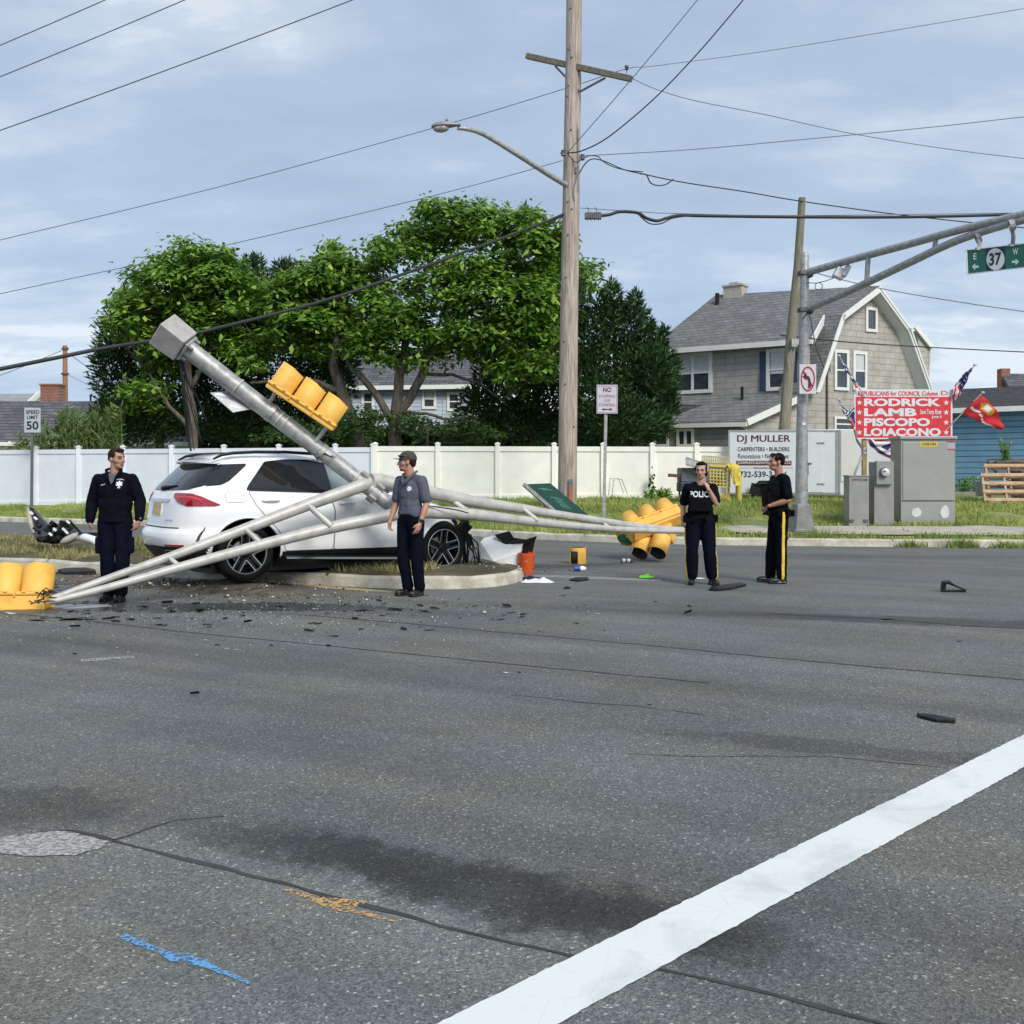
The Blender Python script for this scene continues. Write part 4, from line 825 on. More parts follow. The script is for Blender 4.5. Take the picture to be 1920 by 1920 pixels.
T = np.array([(.18, .80, -.55, 3.30), (.27, .90, -.76, 3.40), (.36, .945, -.86, 3.44), (.46, .965, -.93, 3.45), (.56, .972, -.95, 3.45), (.64, .972, -.935, 3.42), (.70, .965, -.89, 3.38), (.80, .975, -.872, 3.32), (.90, .98, -.855, 3.2),
    (.96, .974, -.845, 3.05), (1.0, .965, -.84, 2.85), (1.05, .952, -.83, 2.62), (1.10, .936, -.81, 2.50), (1.16, .918, -.78, 2.38), (1.20, .90, -.745, 2.30), (1.30, .852, -.65, 2.08), (1.40, .80, -.545, 1.84),
    (1.50, .748, -.435, 1.56), (1.56, .712, -.38, 1.34), (1.60, .682, -.33, 1.16), (1.635, .635, -.26, .97), (1.66, .55, -.14, .76), (1.677, .43, .03, .6), (1.687, .25, .18, .45)])
ztab = np.array(sorted(set(np.round(np.concatenate([T[:, 0], np.arange(.2, 1.62, .035)]), 4))))
def sp(z):
    i = np.clip(np.searchsorted(T[:, 0], z)-1, 0, len(T)-2); f = (z-T[i, 0])/(T[i+1, 0]-T[i, 0]); f = float(np.clip(f, 0, 1))
    def hm(c):                                          # smooth interpolation of a column
        p0, p1, p2, p3 = T[max(i-1, 0)], T[i], T[i+1], T[min(i+2, len(T)-1)]
        m1 = (p2[c]-p0[c])/(p2[0]-p0[0]); m2 = (p3[c]-p1[c])/(p3[0]-p1[0]); h = p2[0]-p1[0]; s2 = (p2[c]-p1[c])/h
        if s2 == 0: m1 = m2 = 0
        m1 = np.clip(m1, -3*abs(s2), 3*abs(s2)); m2 = np.clip(m2, -3*abs(s2), 3*abs(s2))
        return (2*f**3-3*f*f+1)*p1[c]+(f**3-2*f*f+f)*h*m1+(-2*f**3+3*f*f)*p2[c]+(f**3-f*f)*h*m2
    w_, xr, xf = hm(1), hm(2), hm(3); return w_, xr, xf, (xr+xf)/2, (xf-xr)/2
NE, ME = 7.5, 3.3
def y_side(x, z, off=0.):
    w_, xr, xf, xm, L = sp(z); q = min(.9999, abs((x-xm)/L)); return YC-w_*(1-q**NE)**(1/ME)-off
def x_rear(y, z, off=0.):
    w_, xr, xf, xm, L = sp(z); q = min(.9999, abs((y-YC)/w_)); return xm-L*(1-q**ME)**(1/NE)-off
def x_front(y, z, off=0.):
    w_, xr, xf, xm, L = sp(z); q = min(.9999, abs((y-YC)/w_)); return xm+L*(1-q**ME)**(1/NE)+off
_arc = {}
def arc_pt(s, z, off=0.):                               # s metres round the rear right corner: negative along the tail, positive along the side
    k = round(z, 3)
    if k not in _arc:
        w_, xr, xf, xm, L = sp(z); t = np.linspace(0, math.pi/2, 700); x = xm-L*np.cos(t)**(2/NE); y = YC-w_*np.sin(t)**(2/ME)
        dx, dy = np.gradient(x), np.gradient(y); dl = np.hypot(dx, dy); c = np.cumsum(dl); c -= c[np.argmin(np.abs(np.abs(dx)-np.abs(dy))+1e3*(dl < 1e-9))]; _arc[k] = (c, x, y, -np.abs(dy)/np.maximum(dl, 1e-9), -np.abs(dx)/np.maximum(dl, 1e-9))
    c, x, y, nx, ny = _arc[k]; f = lambda a: float(np.interp(s, c, a))
    return Vector((f(x)+f(nx)*off, f(y)+f(ny)*off, z))
def car_body():
    n = 44; mb = MB(); rows = []
    for z in ztab:
        w_, xr, xf, xm, L = sp(float(z)); ring = []
        for j in range(4*n):
            a = 2*math.pi*j/(4*n); ca, sa = math.cos(a), math.sin(a)
            x = xm+L*math.copysign(abs(ca)**(2/NE), ca); y = YC+w_*math.copysign(abs(sa)**(2/ME), sa); ring.append((x, y, float(z)))
        rows.append(ring)
    k = 4*n; vs = [v for r in rows for v in r]; fs = []; ms = []
    for i in range(len(rows)-1):
        for j in range(k):
            fs.append((i*k+j, i*k+(j+1) % k, (i+1)*k+(j+1) % k, (i+1)*k+j)); zc = (ztab[i]+ztab[i+1])/2; xx = rows[i][j][0]
            ms.append(1 if zc < .37 or (xx < -.5 and zc < .46) else 0)
    fs += [tuple(range(k))[::-1], tuple(range((len(rows)-1)*k, len(rows)*k))]; ms += [1, 0]
    mb.add(vs, fs); mb.m = ms; o = mb.build('body', [M['car_white'], M['black_plastic']], car)
    cut = MB()
    for x, z, r in ((0, .37, .455), (2.98, .30, .405)):
        for y0, y1 in ((-.3, .45), (1.5, 2.3)):
            cut.lathe([(0, 0), (r, 0), (r, y1-y0), (0, y1-y0)], (x, y0, z), (0, 1, 0), 72, 1)
    bm = bmesh.new(); c_ = cut.build('cutter', [M['car_white'], M['black_plastic']], car); bm.from_mesh(c_.data); bmesh.ops.remove_doubles(bm, verts=bm.verts, dist=1e-5); bmesh.ops.recalc_face_normals(bm, faces=bm.faces); bm.to_mesh(c_.data); bm.free()
    b = o.modifiers.new('b', 'BOOLEAN'); b.object = c_; b.operation = 'DIFFERENCE'; b.solver = 'EXACT'
    dg = bpy.context.evaluated_depsgraph_get(); dg.update(); me = bpy.data.meshes.new_from_object(o.evaluated_get(dg)); o.modifiers.clear(); o.data = me; me.name = 'body'
    bpy.data.objects.remove(c_)
    me.polygons.foreach_set('use_smooth', [True]*len(me.polygons)); me.set_sharp_from_angle(angle=math.radians(38)); return o
car_body()
def panel(name, poly, m, off=.004, fn=None, parent=None, border=0., mb_mat=None, step=.06):
    """a skin panel: outline in (x, z) or (s, z) laid on the body, with crisp edges and a little thickness"""
    fn = fn or (lambda a, z, o_: Vector((a, y_side(a, z, o_), z)))
    # round the outline a little
    pts = []
    k = len(poly)
    for i in range(k):
        a, b, c = Vector(poly[i-1]), Vector(poly[i]), Vector(poly[(i+1) % k]); r = min(.03, (a-b).length*.3, (c-b).length*.3)
        p, q = b+(a-b).normalized()*r, b+(c-b).normalized()*r; pts += [p, p.lerp(b, .55).lerp(b.lerp(q, .45), .5), q]
    def make(pts, o_):
        bm = bmesh.new(); bm.faces.new([bm.verts.new((p.x, 0, p.y)) for p in pts]); xs_ = [p.x for p in pts]; zs_ = [p.y for p in pts]
        for c in np.arange(min(xs_)+step*.5, max(xs_), step): bmesh.ops.bisect_plane(bm, geom=bm.verts[:]+bm.edges[:]+bm.faces[:], plane_co=(c, 0, 0), plane_no=(1, 0, 0))
        for c in np.arange(min(zs_)+.01, max(zs_), .02): bmesh.ops.bisect_plane(bm, geom=bm.verts[:]+bm.edges[:]+bm.faces[:], plane_co=(0, 0, c), plane_no=(0, 0, 1))
        bmesh.ops.triangulate(bm, faces=[f for f in bm.faces if len(f.verts) > 4])
        for v in bm.verts: v.co = fn(v.co.x, v.co.z, o_)
        ret = bmesh.ops.extrude_face_region(bm, geom=bm.faces[:]); 
        moved = [e_ for e_ in ret['geom'] if isinstance(e_, bmesh.types.BMVert)]
        inw = Vector((1.2, YC, .8))
        for v in moved:
            d = Vector((inw.x-v.co.x if abs(v.co.y-YC) < .7 else 0, inw.y-v.co.y if abs(v.co.y-YC) >= .5 else 0, 0)); v.co += d.normalized()*(o_+.012)
        bmesh.ops.recalc_face_normals(bm, faces=bm.faces); return bm
    bm = make(pts, off); mats = [m]
    if border:
        cen = sum((Vector(p) for p in pts), Vector((0, 0)))/len(pts); big = []
        for i in range(len(pts)):
            t = (pts[(i+1) % len(pts)]-pts[i-1]).normalized(); nn = Vector((t.y, -t.x)); big.append((pts[i]+nn*border, pts[i]-nn*border))
        area = sum(pts[i-1].x*pts[i].y-pts[i].x*pts[i-1].y for i in range(len(pts))); big = [b_[0] if area > 0 else b_[1] for b_ in big]
        bm2 = make(big, off-.003); me2 = bpy.data.meshes.new('x'); bm2.to_mesh(me2); bm2.free(); nf = len(bm.faces); bm.from_mesh(me2); bpy.data.meshes.remove(me2); bm.faces.ensure_lookup_table()
        for f in bm.faces[nf:]: f.material_index = 1
        mats = [m, mb_mat or M['gap']]
    me = bpy.data.meshes.new(name); bm.to_mesh(me); bm.free()
    for q in mats: me.materials.append(q)
    me.polygons.foreach_set('use_smooth', [True]*len(me.polygons)); me.set_sharp_from_angle(angle=math.radians(35))
    o = bpy.data.objects.new(name, me); COL.objects.link(o); o.parent = parent or car; return o
rd = panel('door', [(.03, 1.168), (.11, 1.0), (.24, .84), (.42, .66), (.50, .52), (.515, .385), (1.195, .375), (1.208, .9), (1.135, 1.125)], M['car_white'], .006, border=.007)
fdoor = panel('door', [(1.215, .375), (1.228, .9), (1.155, 1.122), (2.10, 1.09), (2.32, 1.04), (2.40, .85), (2.38, .36)], M['car_white'], .006, border=.007)
panel('window_surround', [(0., 1.178), (.035, 1.24), (.32, 1.555), (.6, 1.585), (1.2, 1.588), (1.5, 1.5), (1.78, 1.38), (2.0, 1.24), (2.12, 1.12), (1.1, 1.135)], M['gloss_black'], .005)
panel('side_window', [(.05, 1.205), (.075, 1.245), (.335, 1.53), (.40, 1.535), (.41, 1.20)], M['car_glass'], .008)
panel('side_window', [(.435, 1.20), (.425, 1.53), (.93, 1.555), (1.05, 1.165)], M['car_glass'], .008)
panel('side_window', [(1.20, 1.16), (1.17, 1.545), (1.42, 1.50), (1.72, 1.36), (1.93, 1.22), (2.02, 1.15)], M['car_glass_light'], .008)
panel('quarter_window', [(-.30, 1.512), (.06, 1.525), (.055, 1.50), (-.2, 1.30), (-.31, 1.25), (-.50, 1.235), (-.40, 1.38)], M['car_glass'], .010, step=.02)
rear = lambda a, z, o_: Vector((x_rear(a, z, o_), a, z))
panel('rear_window', [(.31, 1.52), (.24, 1.38), (.17, 1.245), (.3, 1.19), (.975, 1.18), (1.65, 1.19), (1.78, 1.245), (1.71, 1.38), (1.64, 1.52)], M['car_glass'], .013, rear, step=.03)
panel('windscreen', [(.30, 1.56), (.16, 1.3), (.10, 1.13), (1.85, 1.13), (1.79, 1.3), (1.65, 1.56)], M['car_glass'], .006, lambda a, z, o_: Vector((x_front(a, z, o_), a, z)))
panel('fuel_flap', [(-.27, 1.03), (-.03, 1.03), (-.03, 1.155), (-.27, 1.155)], M['car_white'], .005, border=.005)
def lamp(mirror):
    f = (lambda a, z, o_: arc_pt(a, z, o_)) if not mirror else (lambda a, z, o_: (lambda q: Vector((q.x, 2*YC-q.y, q.z)))(arc_pt(a, z, o_)))
    o = panel('tail_lamp', [(-.34, 1.135), (-.30, 1.15), (-.02, 1.145), (.12, 1.105), (.37, 1.0), (.30, .985), (-.05, .985), (-.2, 1.03), (-.32, 1.10)], M['lamp_red'], .012, f, step=.03)
    panel('lamp_strip', [(-.27, 1.115), (.0, 1.11), (.15, 1.065), (.13, 1.05), (-.02, 1.09), (-.25, 1.10)], mat('lamp_red_bright', (.6, .05, .05), .1, coat=1.), .016, f, parent=o, step=.03); return o
lamp(False); lamp(True)
panel('tailgate_garnish', [(.55, 1.07), (1.4, 1.07), (1.36, 1.03), (.59, 1.03)], M['rim_silver'], .012, rear)
pl_ = panel('number_plate', [(.80, .86), (1.15, .86), (1.15, 1.02), (.80, 1.02)], M['plate_tan'], .012, rear, border=.012, mb_mat=M['white_paint'])
panel('tailgate_gap', [(.30, .715), (1.65, .715), (1.65, .700), (.30, .700)], M['gap'], .003, rear)
panel('badge', [(.52, .80), (.60, .80), (.60, .825), (.52, .825)], M['chrome'], .008, rear); panel('badge', [(1.34, .80), (1.46, .80), (1.46, .825), (1.34, .825)], M['chrome'], .008, rear); panel('badge', [(.42, .80), (.49, .80), (.49, .825), (.42, .825)], M['chrome'], .008, rear)
panel('reflector', [(-.30, .475), (.02, .475), (.02, .50), (-.30, .50)], M['lamp_red'], .010, lambda a, z, o_: arc_pt(a, z, o_), step=.03)
panel('bumper_trim', [(-.85, .30), (.16, .30), (.20, .47), (-.85, .47)], M['black_plastic'], .006, lambda a, z, o_: arc_pt(a, z, o_), step=.05)
panel('bumper_vent', [(.16, .50), (.20, .50), (.24, .66), (.22, .74), (.21, .66)], M['gap'], .005, lambda a, z, o_: arc_pt(a, z, o_), step=.03)
panel('exhaust_trim', [(-.34, .34), (-.05, .36), (-.03, .42), (-.34, .41)], M['black_rubber'], .02, lambda a, z, o_: arc_pt(a, z, o_), step=.03, border=.016, mb_mat=M['chrome'])
# spoiler, wiper, rails, handles, arch lips, running board
mb = MB(); sec = []
for i in range(13):
    y = .30+1.35*i/12; e_ = abs(i-6)/6; xr_ = x_rear(min(max(y, .34), 1.61), 1.555); a = xr_+.10; q = -.13+.05*e_**3
    sec.append([(a, y, 1.615-.03*e_**2), (xr_+q, y, 1.575-.03*e_**2), (xr_+q, y, 1.55-.03*e_**2), (a, y, 1.54)])
for i in range(12): mb.add(sec[i]+sec[i+1], [(0, 1, 5, 4), (1, 2, 6, 5), (2, 3, 7, 6)], 0)
mb.add(sec[0], [(0, 1, 2, 3)]); mb.add(sec[-1], [(3, 2, 1, 0)]); mb.build('spoiler', M['car_white'], car, smooth=True)
mb = MB(); mb.tube([(x_rear(1.0, 1.21)-.03, 1.0, 1.21), (x_rear(.8, 1.225)-.03, .8, 1.225), (x_rear(.58, 1.24)-.025, .58, 1.24)], [.03, .018, .01], 6); mb.ell((x_rear(.98, 1.2)-.02, .98, 1.2), (.04, .07, .035)); mb.build('rear_wiper', M['black_plastic'], car)
for sgn in (0, 1):
    mb = MB(); pts = []
    for x, z in ((-.36, 1.58), (-.25, 1.635), (-.1, 1.66), (.2, 1.678), (.6, 1.682), (1., 1.665), (1.25, 1.625), (1.45, 1.575), (1.55, 1.53)):
        y = .245 if -.2 < x < 1.2 else .26; pts.append((x, y if sgn == 0 else 2*YC-y, z))
    mb.tube(pts, [.012, .02, .021, .021, .021, .021, .02, .018, .01], 8); mb.build('roof_rail', M['black_plastic'], car, smooth='all')
for dr, x, z in ((rd, .31, 1.045), (fdoor, 1.40, .99)):
    mb = MB(); pts = [(x-.12+.24*i/8, y_side(x, z)-.012-.03*math.sin(math.pi*i/8)**.6, z+.006*math.sin(math.pi*i/8)) for i in range(9)]; mb.tube(pts, [.012]+[.019]*7+[.012], 8); mb.build('handle', M['car_white'], dr, smooth='all')
for x, zc, r, a0, a1 in ((0, .37, .462, -8, 188), (2.98, .30, .412, 20, 186)):
    mb = MB(); pts = []
    for i in range(49):
        a = math.radians(a0+(a1-a0)*i/48); px_, pz_ = x+r*math.cos(a), zc+r*math.sin(a); pts.append((px_, y_side(px_, max(pz_, .3))-.004, pz_))
    mb.tube(pts, .016, 6); mb.build('arch_lip', M['car_white'], car, smooth='all')
mb = MB(); mb.bar((.50, .015, .30), (2.3, .015, .205), .05, .05); mb.build('running_board', M['black_plastic'], car, bevel=.01)
mb = MB(); mb.bar((.52, -.012, .292), (2.26, -.012, .20), .02, .026); mb.build('step_trim', M['chrome'], car)
mb = MB(); mb.box((1.2, YC, .17), (3.2, 1.5, .12)); mb.build('underbody', M['black_plastic'], car)
# torn front: bent plastic, radiator and brackets where the bumper used to be
rng = random.Random(3); mb = MB()
for i in range(46):
    y = rng.uniform(.02, 1.9); z = rng.uniform(.12, .74); x = 3.36+rng.uniform(-.08, .16)*(1-abs(y-.9)*.3); R = Quaternion((rng.uniform(-1, 1), rng.uniform(-1, 1), rng.uniform(-1, 1)), rng.uniform(0, 3)).to_matrix()
    mb.box((x, y, z), (rng.uniform(.03, .16), rng.uniform(.05, .3), rng.uniform(.02, .16)), R)
for i in range(16):
    y = rng.uniform(.0, .5); mb.tube([(3.3, y, rng.uniform(.2, .7)), (3.5, y-rng.uniform(0, .12), rng.uniform(.1, .6)), (3.45+rng.uniform(0, .15), y+rng.uniform(-.2, .1), .03)], rng.uniform(.006, .018), 5)
mb.build('torn_front', M['black_plastic'], car)
mb = MB(); mb.slab([(3.20, .02, .78), (3.30, .08, .70), (3.46, .10, .66), (3.50, .30, .70), (3.44, .55, .80), (3.25, .5, .92)], (.5, -.7, .5), .02); mb.build('bent_fender', M['black_plastic'], car)
# wheels: five twin spokes with bright machined edges
def wheel(x, y, z, r=.375, rot=0., face=-1):
    w_ = bpy.data.objects.new('wheel', None); COL.objects.link(w_); w_.parent = car; w_.location = (x, y, z); w_.empty_display_size = .1
    ax = (0, face, 0); mb = MB()
    mb.lathe([(.268, -.12), (.30, -.135), (.345, -.125), (r-.008, -.10), (r, -.05), (r, .05), (r-.008, .10), (.345, .125), (.30, .135), (.268, .12)], (0, 0, 0), ax, 56)
    for i in range(56):
        a = 2*math.pi*i/56; mb.bar((math.cos(a)*(r-.002), -.095, math.sin(a)*(r-.002)), (math.cos(a+.05)*(r-.002), .095, math.sin(a+.05)*(r-.002)), .006, .012, up=(math.cos(a), 0, math.sin(a)))
    mb.build('tyre', M['black_rubber'], w_, smooth=True)
    mb = MB(); mb.lathe([(.272, .115), (.262, .118), (.255, .105), (.25, .03), (.24, -.1), (0, -.1)], (0, 0, 0), ax, 48, 1); mb.lathe([(.274, .112), (.272, .124), (.262, .126), (.256, .112)], (0, 0, 0), ax, 64, 0)
    f = face; Yf = f*.118
    for k in range(5):
        a0 = rot+2*math.pi*k/5; c, s_ = math.cos(a0), math.sin(a0); tx, tz = -s_, c
        def pt(rr, t, yy): return Vector((c*rr+tx*t, yy, s_*rr+tz*t))
        for sg in (-1, 1):                              # dark spoke body, thin bright face on each edge
            for (w0, w1, mi, yo) in ((.034, .030, 1, -.006*f), ):
                mb.add([pt(.055, sg*.006, Yf*.75+yo), pt(.055, sg*.05, Yf*.75+yo), pt(.262, sg*.055, Yf*.95+yo), pt(.262, sg*.018, Yf*.95+yo), pt(.055, sg*.006, Yf*.3), pt(.055, sg*.05, Yf*.3), pt(.262, sg*.055, Yf*.45), pt(.262, sg*.018, Yf*.45)], [(0, 1, 2, 3), (4, 7, 6, 5), (0, 4, 5, 1), (1, 5, 6, 2), (2, 6, 7, 3), (3, 7, 4, 0)], 1)
            mb.add([pt(.085, sg*.046, Yf*.80), pt(.085, sg*.055, Yf*.80), pt(.262, sg*.057, Yf), pt(.262, sg*.047, Yf)], [(0, 1, 2, 3)], 0)
            mb.add([pt(.085, sg*.055, Yf*.80), pt(.085, sg*.046, Yf*.80), pt(.066, sg*.056, Yf*.78), pt(.072, sg*.064, Yf*.78)], [(0, 1, 2, 3)], 0)
    mb.build('rim', [M['rim_silver'], M['rim_dark']], w_)
    mb = MB(); mb.lathe([(0, .10), (.03, .10), (.036, .092), (.06, .085), (.075, .05)], (0, 0, 0), ax, 24)
    for k in range(5):
        a = rot+math.pi/5+2*math.pi*k/5; mb.lathe([(0, .095), (.009, .095), (.009, .07)], (math.cos(a)*.055, 0, math.sin(a)*.055), ax, 8)
    mb.build('hub_cap', M['rim_dark'], w_, smooth=True)
    mb = MB(); mb.lathe([(.16, -.02), (.16, .02), (.03, .02)], (0, 0, 0), ax, 32); mb.build('brake_disc', M['galv'], w_); return w_
wheel(0, .165, .372, rot=math.radians(93)); wheel(2.98, .165, .315, rot=math.radians(85)); wheel(0, 1.785, .372, rot=.3, face=1); wheel(2.98, 1.785, .315, rot=.8, face=1)
# ---------------------------------------------------------------- fallen signal pole with its two truss arms
def spline(pts, n=6):                                  # Catmull-Rom through 4-vectors (x, y, z, radius)
    out = []; k = len(pts)
    for i in range(k-1):
        p = [Vector(pts[max(0, min(k-1, i+o))]) for o in (-1, 0, 1, 2)]
        for j in range(n):
            t = j/n; out.append(.5*((2*p[1])+(p[2]-p[0])*t+(2*p[0]-5*p[1]+4*p[2]-p[3])*t*t+(3*p[1]-p[0]-3*p[2]+p[3])*t**3))
    out.append(Vector(pts[-1])); return out
def px_tube(mb, pts, n=14, seg=6, mi=0):               # photo points (px, py, depth, width in photo pixels)
    q = []
    for x, y, d, w_ in pts: v = P(x, y, d); q.append((v.x, v.y, v.z, w_*d/F/2))
    s = spline(q, seg); mb.tube([v.xyz for v in s], [v.w for v in s], n, mi)
a_end, b_end = P(350, 652, 12.75), P(752, 962, 13.30); axis = (b_end-a_end).normalized()
pole = thing('signal_pole', 'toppled grey steel signal pole lying across the white car with truss arms down both sides', 'signal pole', (b_end.x, b_end.y, b_end.z))
mb = MB(); px_tube(mb, [(350, 652, 12.75, 35), (450, 730, 12.9, 33.5), (560, 814, 13.05, 31.5), (655, 887, 13.18, 29), (752, 962, 13.30, 26.5)], 24)
mb.build('shaft', M['galv'], pole, smooth=True)
for f in (.23, .42, .445, .78): 
    mb = MB(); c = a_end.lerp(b_end, f); r = (35-8.5*f)*13/F/2+.006; mb.lathe([(r-.01, -.012), (r, -.012), (r, .012), (r-.01, .012)], c, axis, 24); mb.build('band', M['galv_pale'], pole, smooth=True)
# square transformer base at the upper end, with bolts
fx, fy, _ = _basis(axis); Rb = Matrix((fx, fy, axis)).transposed() @ Matrix.Rotation(math.radians(38), 3, 'Z')
mb = MB(); c = a_end-axis*.18; s0, s1 = .185, .172
vs = [c+Rb @ Vector((sx_*s_, sy_*s_, zz)) for s_, zz in ((s0, -.21), (s0*.99, -.18), (s1, .16)) for sx_, sy_ in ((-1, -1), (1, -1), (1, 1), (-1, 1))]
mb.add(vs, [(3, 2, 1, 0), (0, 1, 5, 4), (1, 2, 6, 5), (2, 3, 7, 6), (3, 0, 4, 7), (4, 5, 9, 8), (5, 6, 10, 9), (6, 7, 11, 10), (7, 4, 8, 11), (8, 9, 10, 11)])
mb.build('transformer_base', mat('cast_aluminium', (.40, .375, .355), .55, .1, var=.12, scale=7, bump=.15), pole, bevel=.018)
mb = MB(); mb.box(a_end+axis*.01, (.27, .27, .04), Rb); mb.build('flange', M['galv'], pole, bevel=.006)
mb = MB()
for sx_, sy_ in ((-1, -1), (1, -1), (1, 1), (-1, 1)):
    q = a_end+axis*.05+Rb @ Vector((sx_*.10, sy_*.10, 0)); mb.lathe([(0, .045), (.03, .045), (.033, -.02), (0, -.02)], q, axis, 6)
mb.build('anchor_nut', M['steel_dark'], pole)
mb = MB()
px_tube(mb, [(690, 903, 13.22, 25), (671, 913, 13.08, 25), (576, 947, 12.75, 23), (456, 993, 12.35, 20.5), (321, 1043, 11.85, 17), (230, 1075, 11.5, 15), (140, 1107, 11.15, 12.5), (98, 1122, 11.0, 11)])
mb.build('arm_tube', M['galv_pale'], pole, smooth=True)
mb = MB(); px_tube(mb, [(742, 960, 13.25, 24), (733, 966, 13.1, 24), (613, 991, 12.75, 23), (485, 1023, 12.3, 21), (339, 1063, 11.75, 18), (230, 1094, 11.4, 15.5), (150, 1115, 11.1, 13), (92, 1129, 10.95, 11.5)]); mb.build('arm_tube', M['galv_pale'], pole, smooth=True)
mb = MB(); px_tube(mb, [(695, 901, 13.3, 27), (720, 903, 13.42, 27), (803, 923, 13.75, 25.5), (887, 940, 14.15, 22), (981, 954, 14.7, 18), (1028, 962, 15., 16), (1137, 978, 15.65, 13), (1200, 987, 16.1, 11.5), (1286, 993.5, 16.6, 9.5)]); mb.build('arm_tube', M['galv_pale'], pole, smooth=True)
mb = MB(); px_tube(mb, [(738, 962, 13.2, 25), (760, 960, 13.4, 25.5), (803, 960, 13.6, 25.5), (887, 965, 14.0, 22.5), (981, 976, 14.55, 18), (1075, 986, 15.15, 14.5), (1169, 993, 15.8, 12), (1286, 996.5, 16.55, 9.5)]); mb.build('arm_tube', M['galv_pale'], pole, smooth=True)
for a, b, d, w_ in (((579, 948), (621, 986), 12.72, 12), ((461, 993), (492, 1021), 12.32, 10.5), ((317, 1046), (338, 1063), 11.8, 9.5), ((836, 930), (878, 960), 13.95, 11), ((981, 954), (1008, 976), 14.65, 9), ((1127, 978), (1142, 989), 15.6, 7)):
    mb = MB(); px_tube(mb, [(*a, d, w_), (*b, d-.02, w_)], 10, 1); mb.build('strut', M['galv_pale'], pole, smooth=True)
mb = MB()
for f in (.80, .875, .965):
    c = a_end.lerp(b_end, f); r = (35-8.5*f)*13.2/F/2; mb.lathe([(r, -.05), (r+.014, -.05), (r+.014, .05), (r, .05)], c, axis, 24)
    for k in range(4):
        q = c+Rb @ Vector((math.cos(k*1.57)*(r+.03), math.sin(k*1.57)*(r+.03), 0)); mb.box(q, (.06, .06, .11), Rb)
        for o in (-.03, .03): mb.lathe([(0, .03), (.013, .03), (.013, 0)], q+axis*o, Rb @ Vector((math.cos(k*1.57), math.sin(k*1.57), 0)), 6)
mb.build('clamp', M['galv'], pole, smooth=True)
mb = MB(); px_tube(mb, [(741, 912, 13.0, 6), (738, 928, 13.05, 6), (726, 938, 13.1, 6)], 8); c = P(752, 920, 13.02); mb.ell(c, (.085, .075, .10)); mb.ell(P(748, 932, 13.0), (.06, .05, .04)); mb.build('pole_cap', mat('cap_white', (.7, .7, .72), .35, .2), pole, smooth=True)
mb = MB(); rr = random.Random(5)
for i in range(7):
    p0 = P(336+rr.uniform(-2, 6), 668, 12.8); x1 = 352+i*6; p1 = P(x1, rr.uniform(770, 850), 13.2); mb.tube([v.xyz for v in spline([(*p0, 0), (*(p0.lerp(p1, .3)+Vector((0, 0, -.1))), 0), (*p1.lerp(p0, .35), 0), (*p1, 0)], 5)], .008 if i > 1 else .014, 5)
mb.build('torn_cable', M['wire'], pole, smooth='all')
mb = MB()
for i in range(5): mb.tube([P(628+rr.uniform(-3, 3), 862-i*2, 13.05), P(610-i*4, 850, 13.0), P(596+rr.uniform(-4, 4), 858+rr.uniform(-6, 6), 13.0)], .006, 5)
px_tube(mb, [(800, 948, 13.5, 2.5), (850, 955, 13.6, 2.5), (878, 962, 13.7, 2.5)], 5); mb.build('loose_wire', M['wire'], pole)
mb = MB()
for i in range(12):
    x, y = 92+rr.uniform(-12, 16), 1120+rr.uniform(-10, 8); mb.tube([P(x, y, 10.9), P(x-rr.uniform(5, 20), y-rr.uniform(-8, 14), 10.85), P(x-rr.uniform(10, 30), y+rr.uniform(0, 9), 10.9)], .007, 5)
mb.build('wire_tangle', M['wire'], pole)
# ---------------------------------------------------------------- traffic signal heads
M['lens_green'] = mat('lens_green', (.02, .22, .12), .15, var=.3, scale=20, coat=.5); M['lens_dark'] = mat('lens_dark', (.10, .02, .015), .2, coat=.4); M['lens_amber'] = mat('lens_amber', (.16, .08, .01), .2, coat=.4)
def visor(mb, zc, y0, L=.29, r=.166, cut=.0):          # tunnel visor, open underneath near its lip
    n = 22; o = []; R0, R1 = r, r*.97
    a0, a1 = math.radians(-76), math.radians(256)
    vs = []
    for i in range(n+1):
        a = a0+(a1-a0)*i/n; lip = L*(1-.12*max(0, -math.sin(a))); c, s_ = math.cos(a), math.sin(a)
        vs += [(c*R0, y0, zc+s_*R0), (c*R0, y0-lip, zc+s_*R0), (c*R1, y0-lip, zc+s_*R1), (c*R1, y0, zc+s_*R1)]
    fs = []; ms = []
    for i in range(n): fs += [(4*i, 4*i+4, 4*i+5, 4*i+1), (4*i+1, 4*i+5, 4*i+6, 4*i+2), (4*i+2, 4*i+6, 4*i+7, 4*i+3)]; ms += [0, 0, 1]
    o_ = len(mb.v); mb.v += vs; mb.f += [tuple(q+o_ for q in f) for f in fs]; mb.m += ms
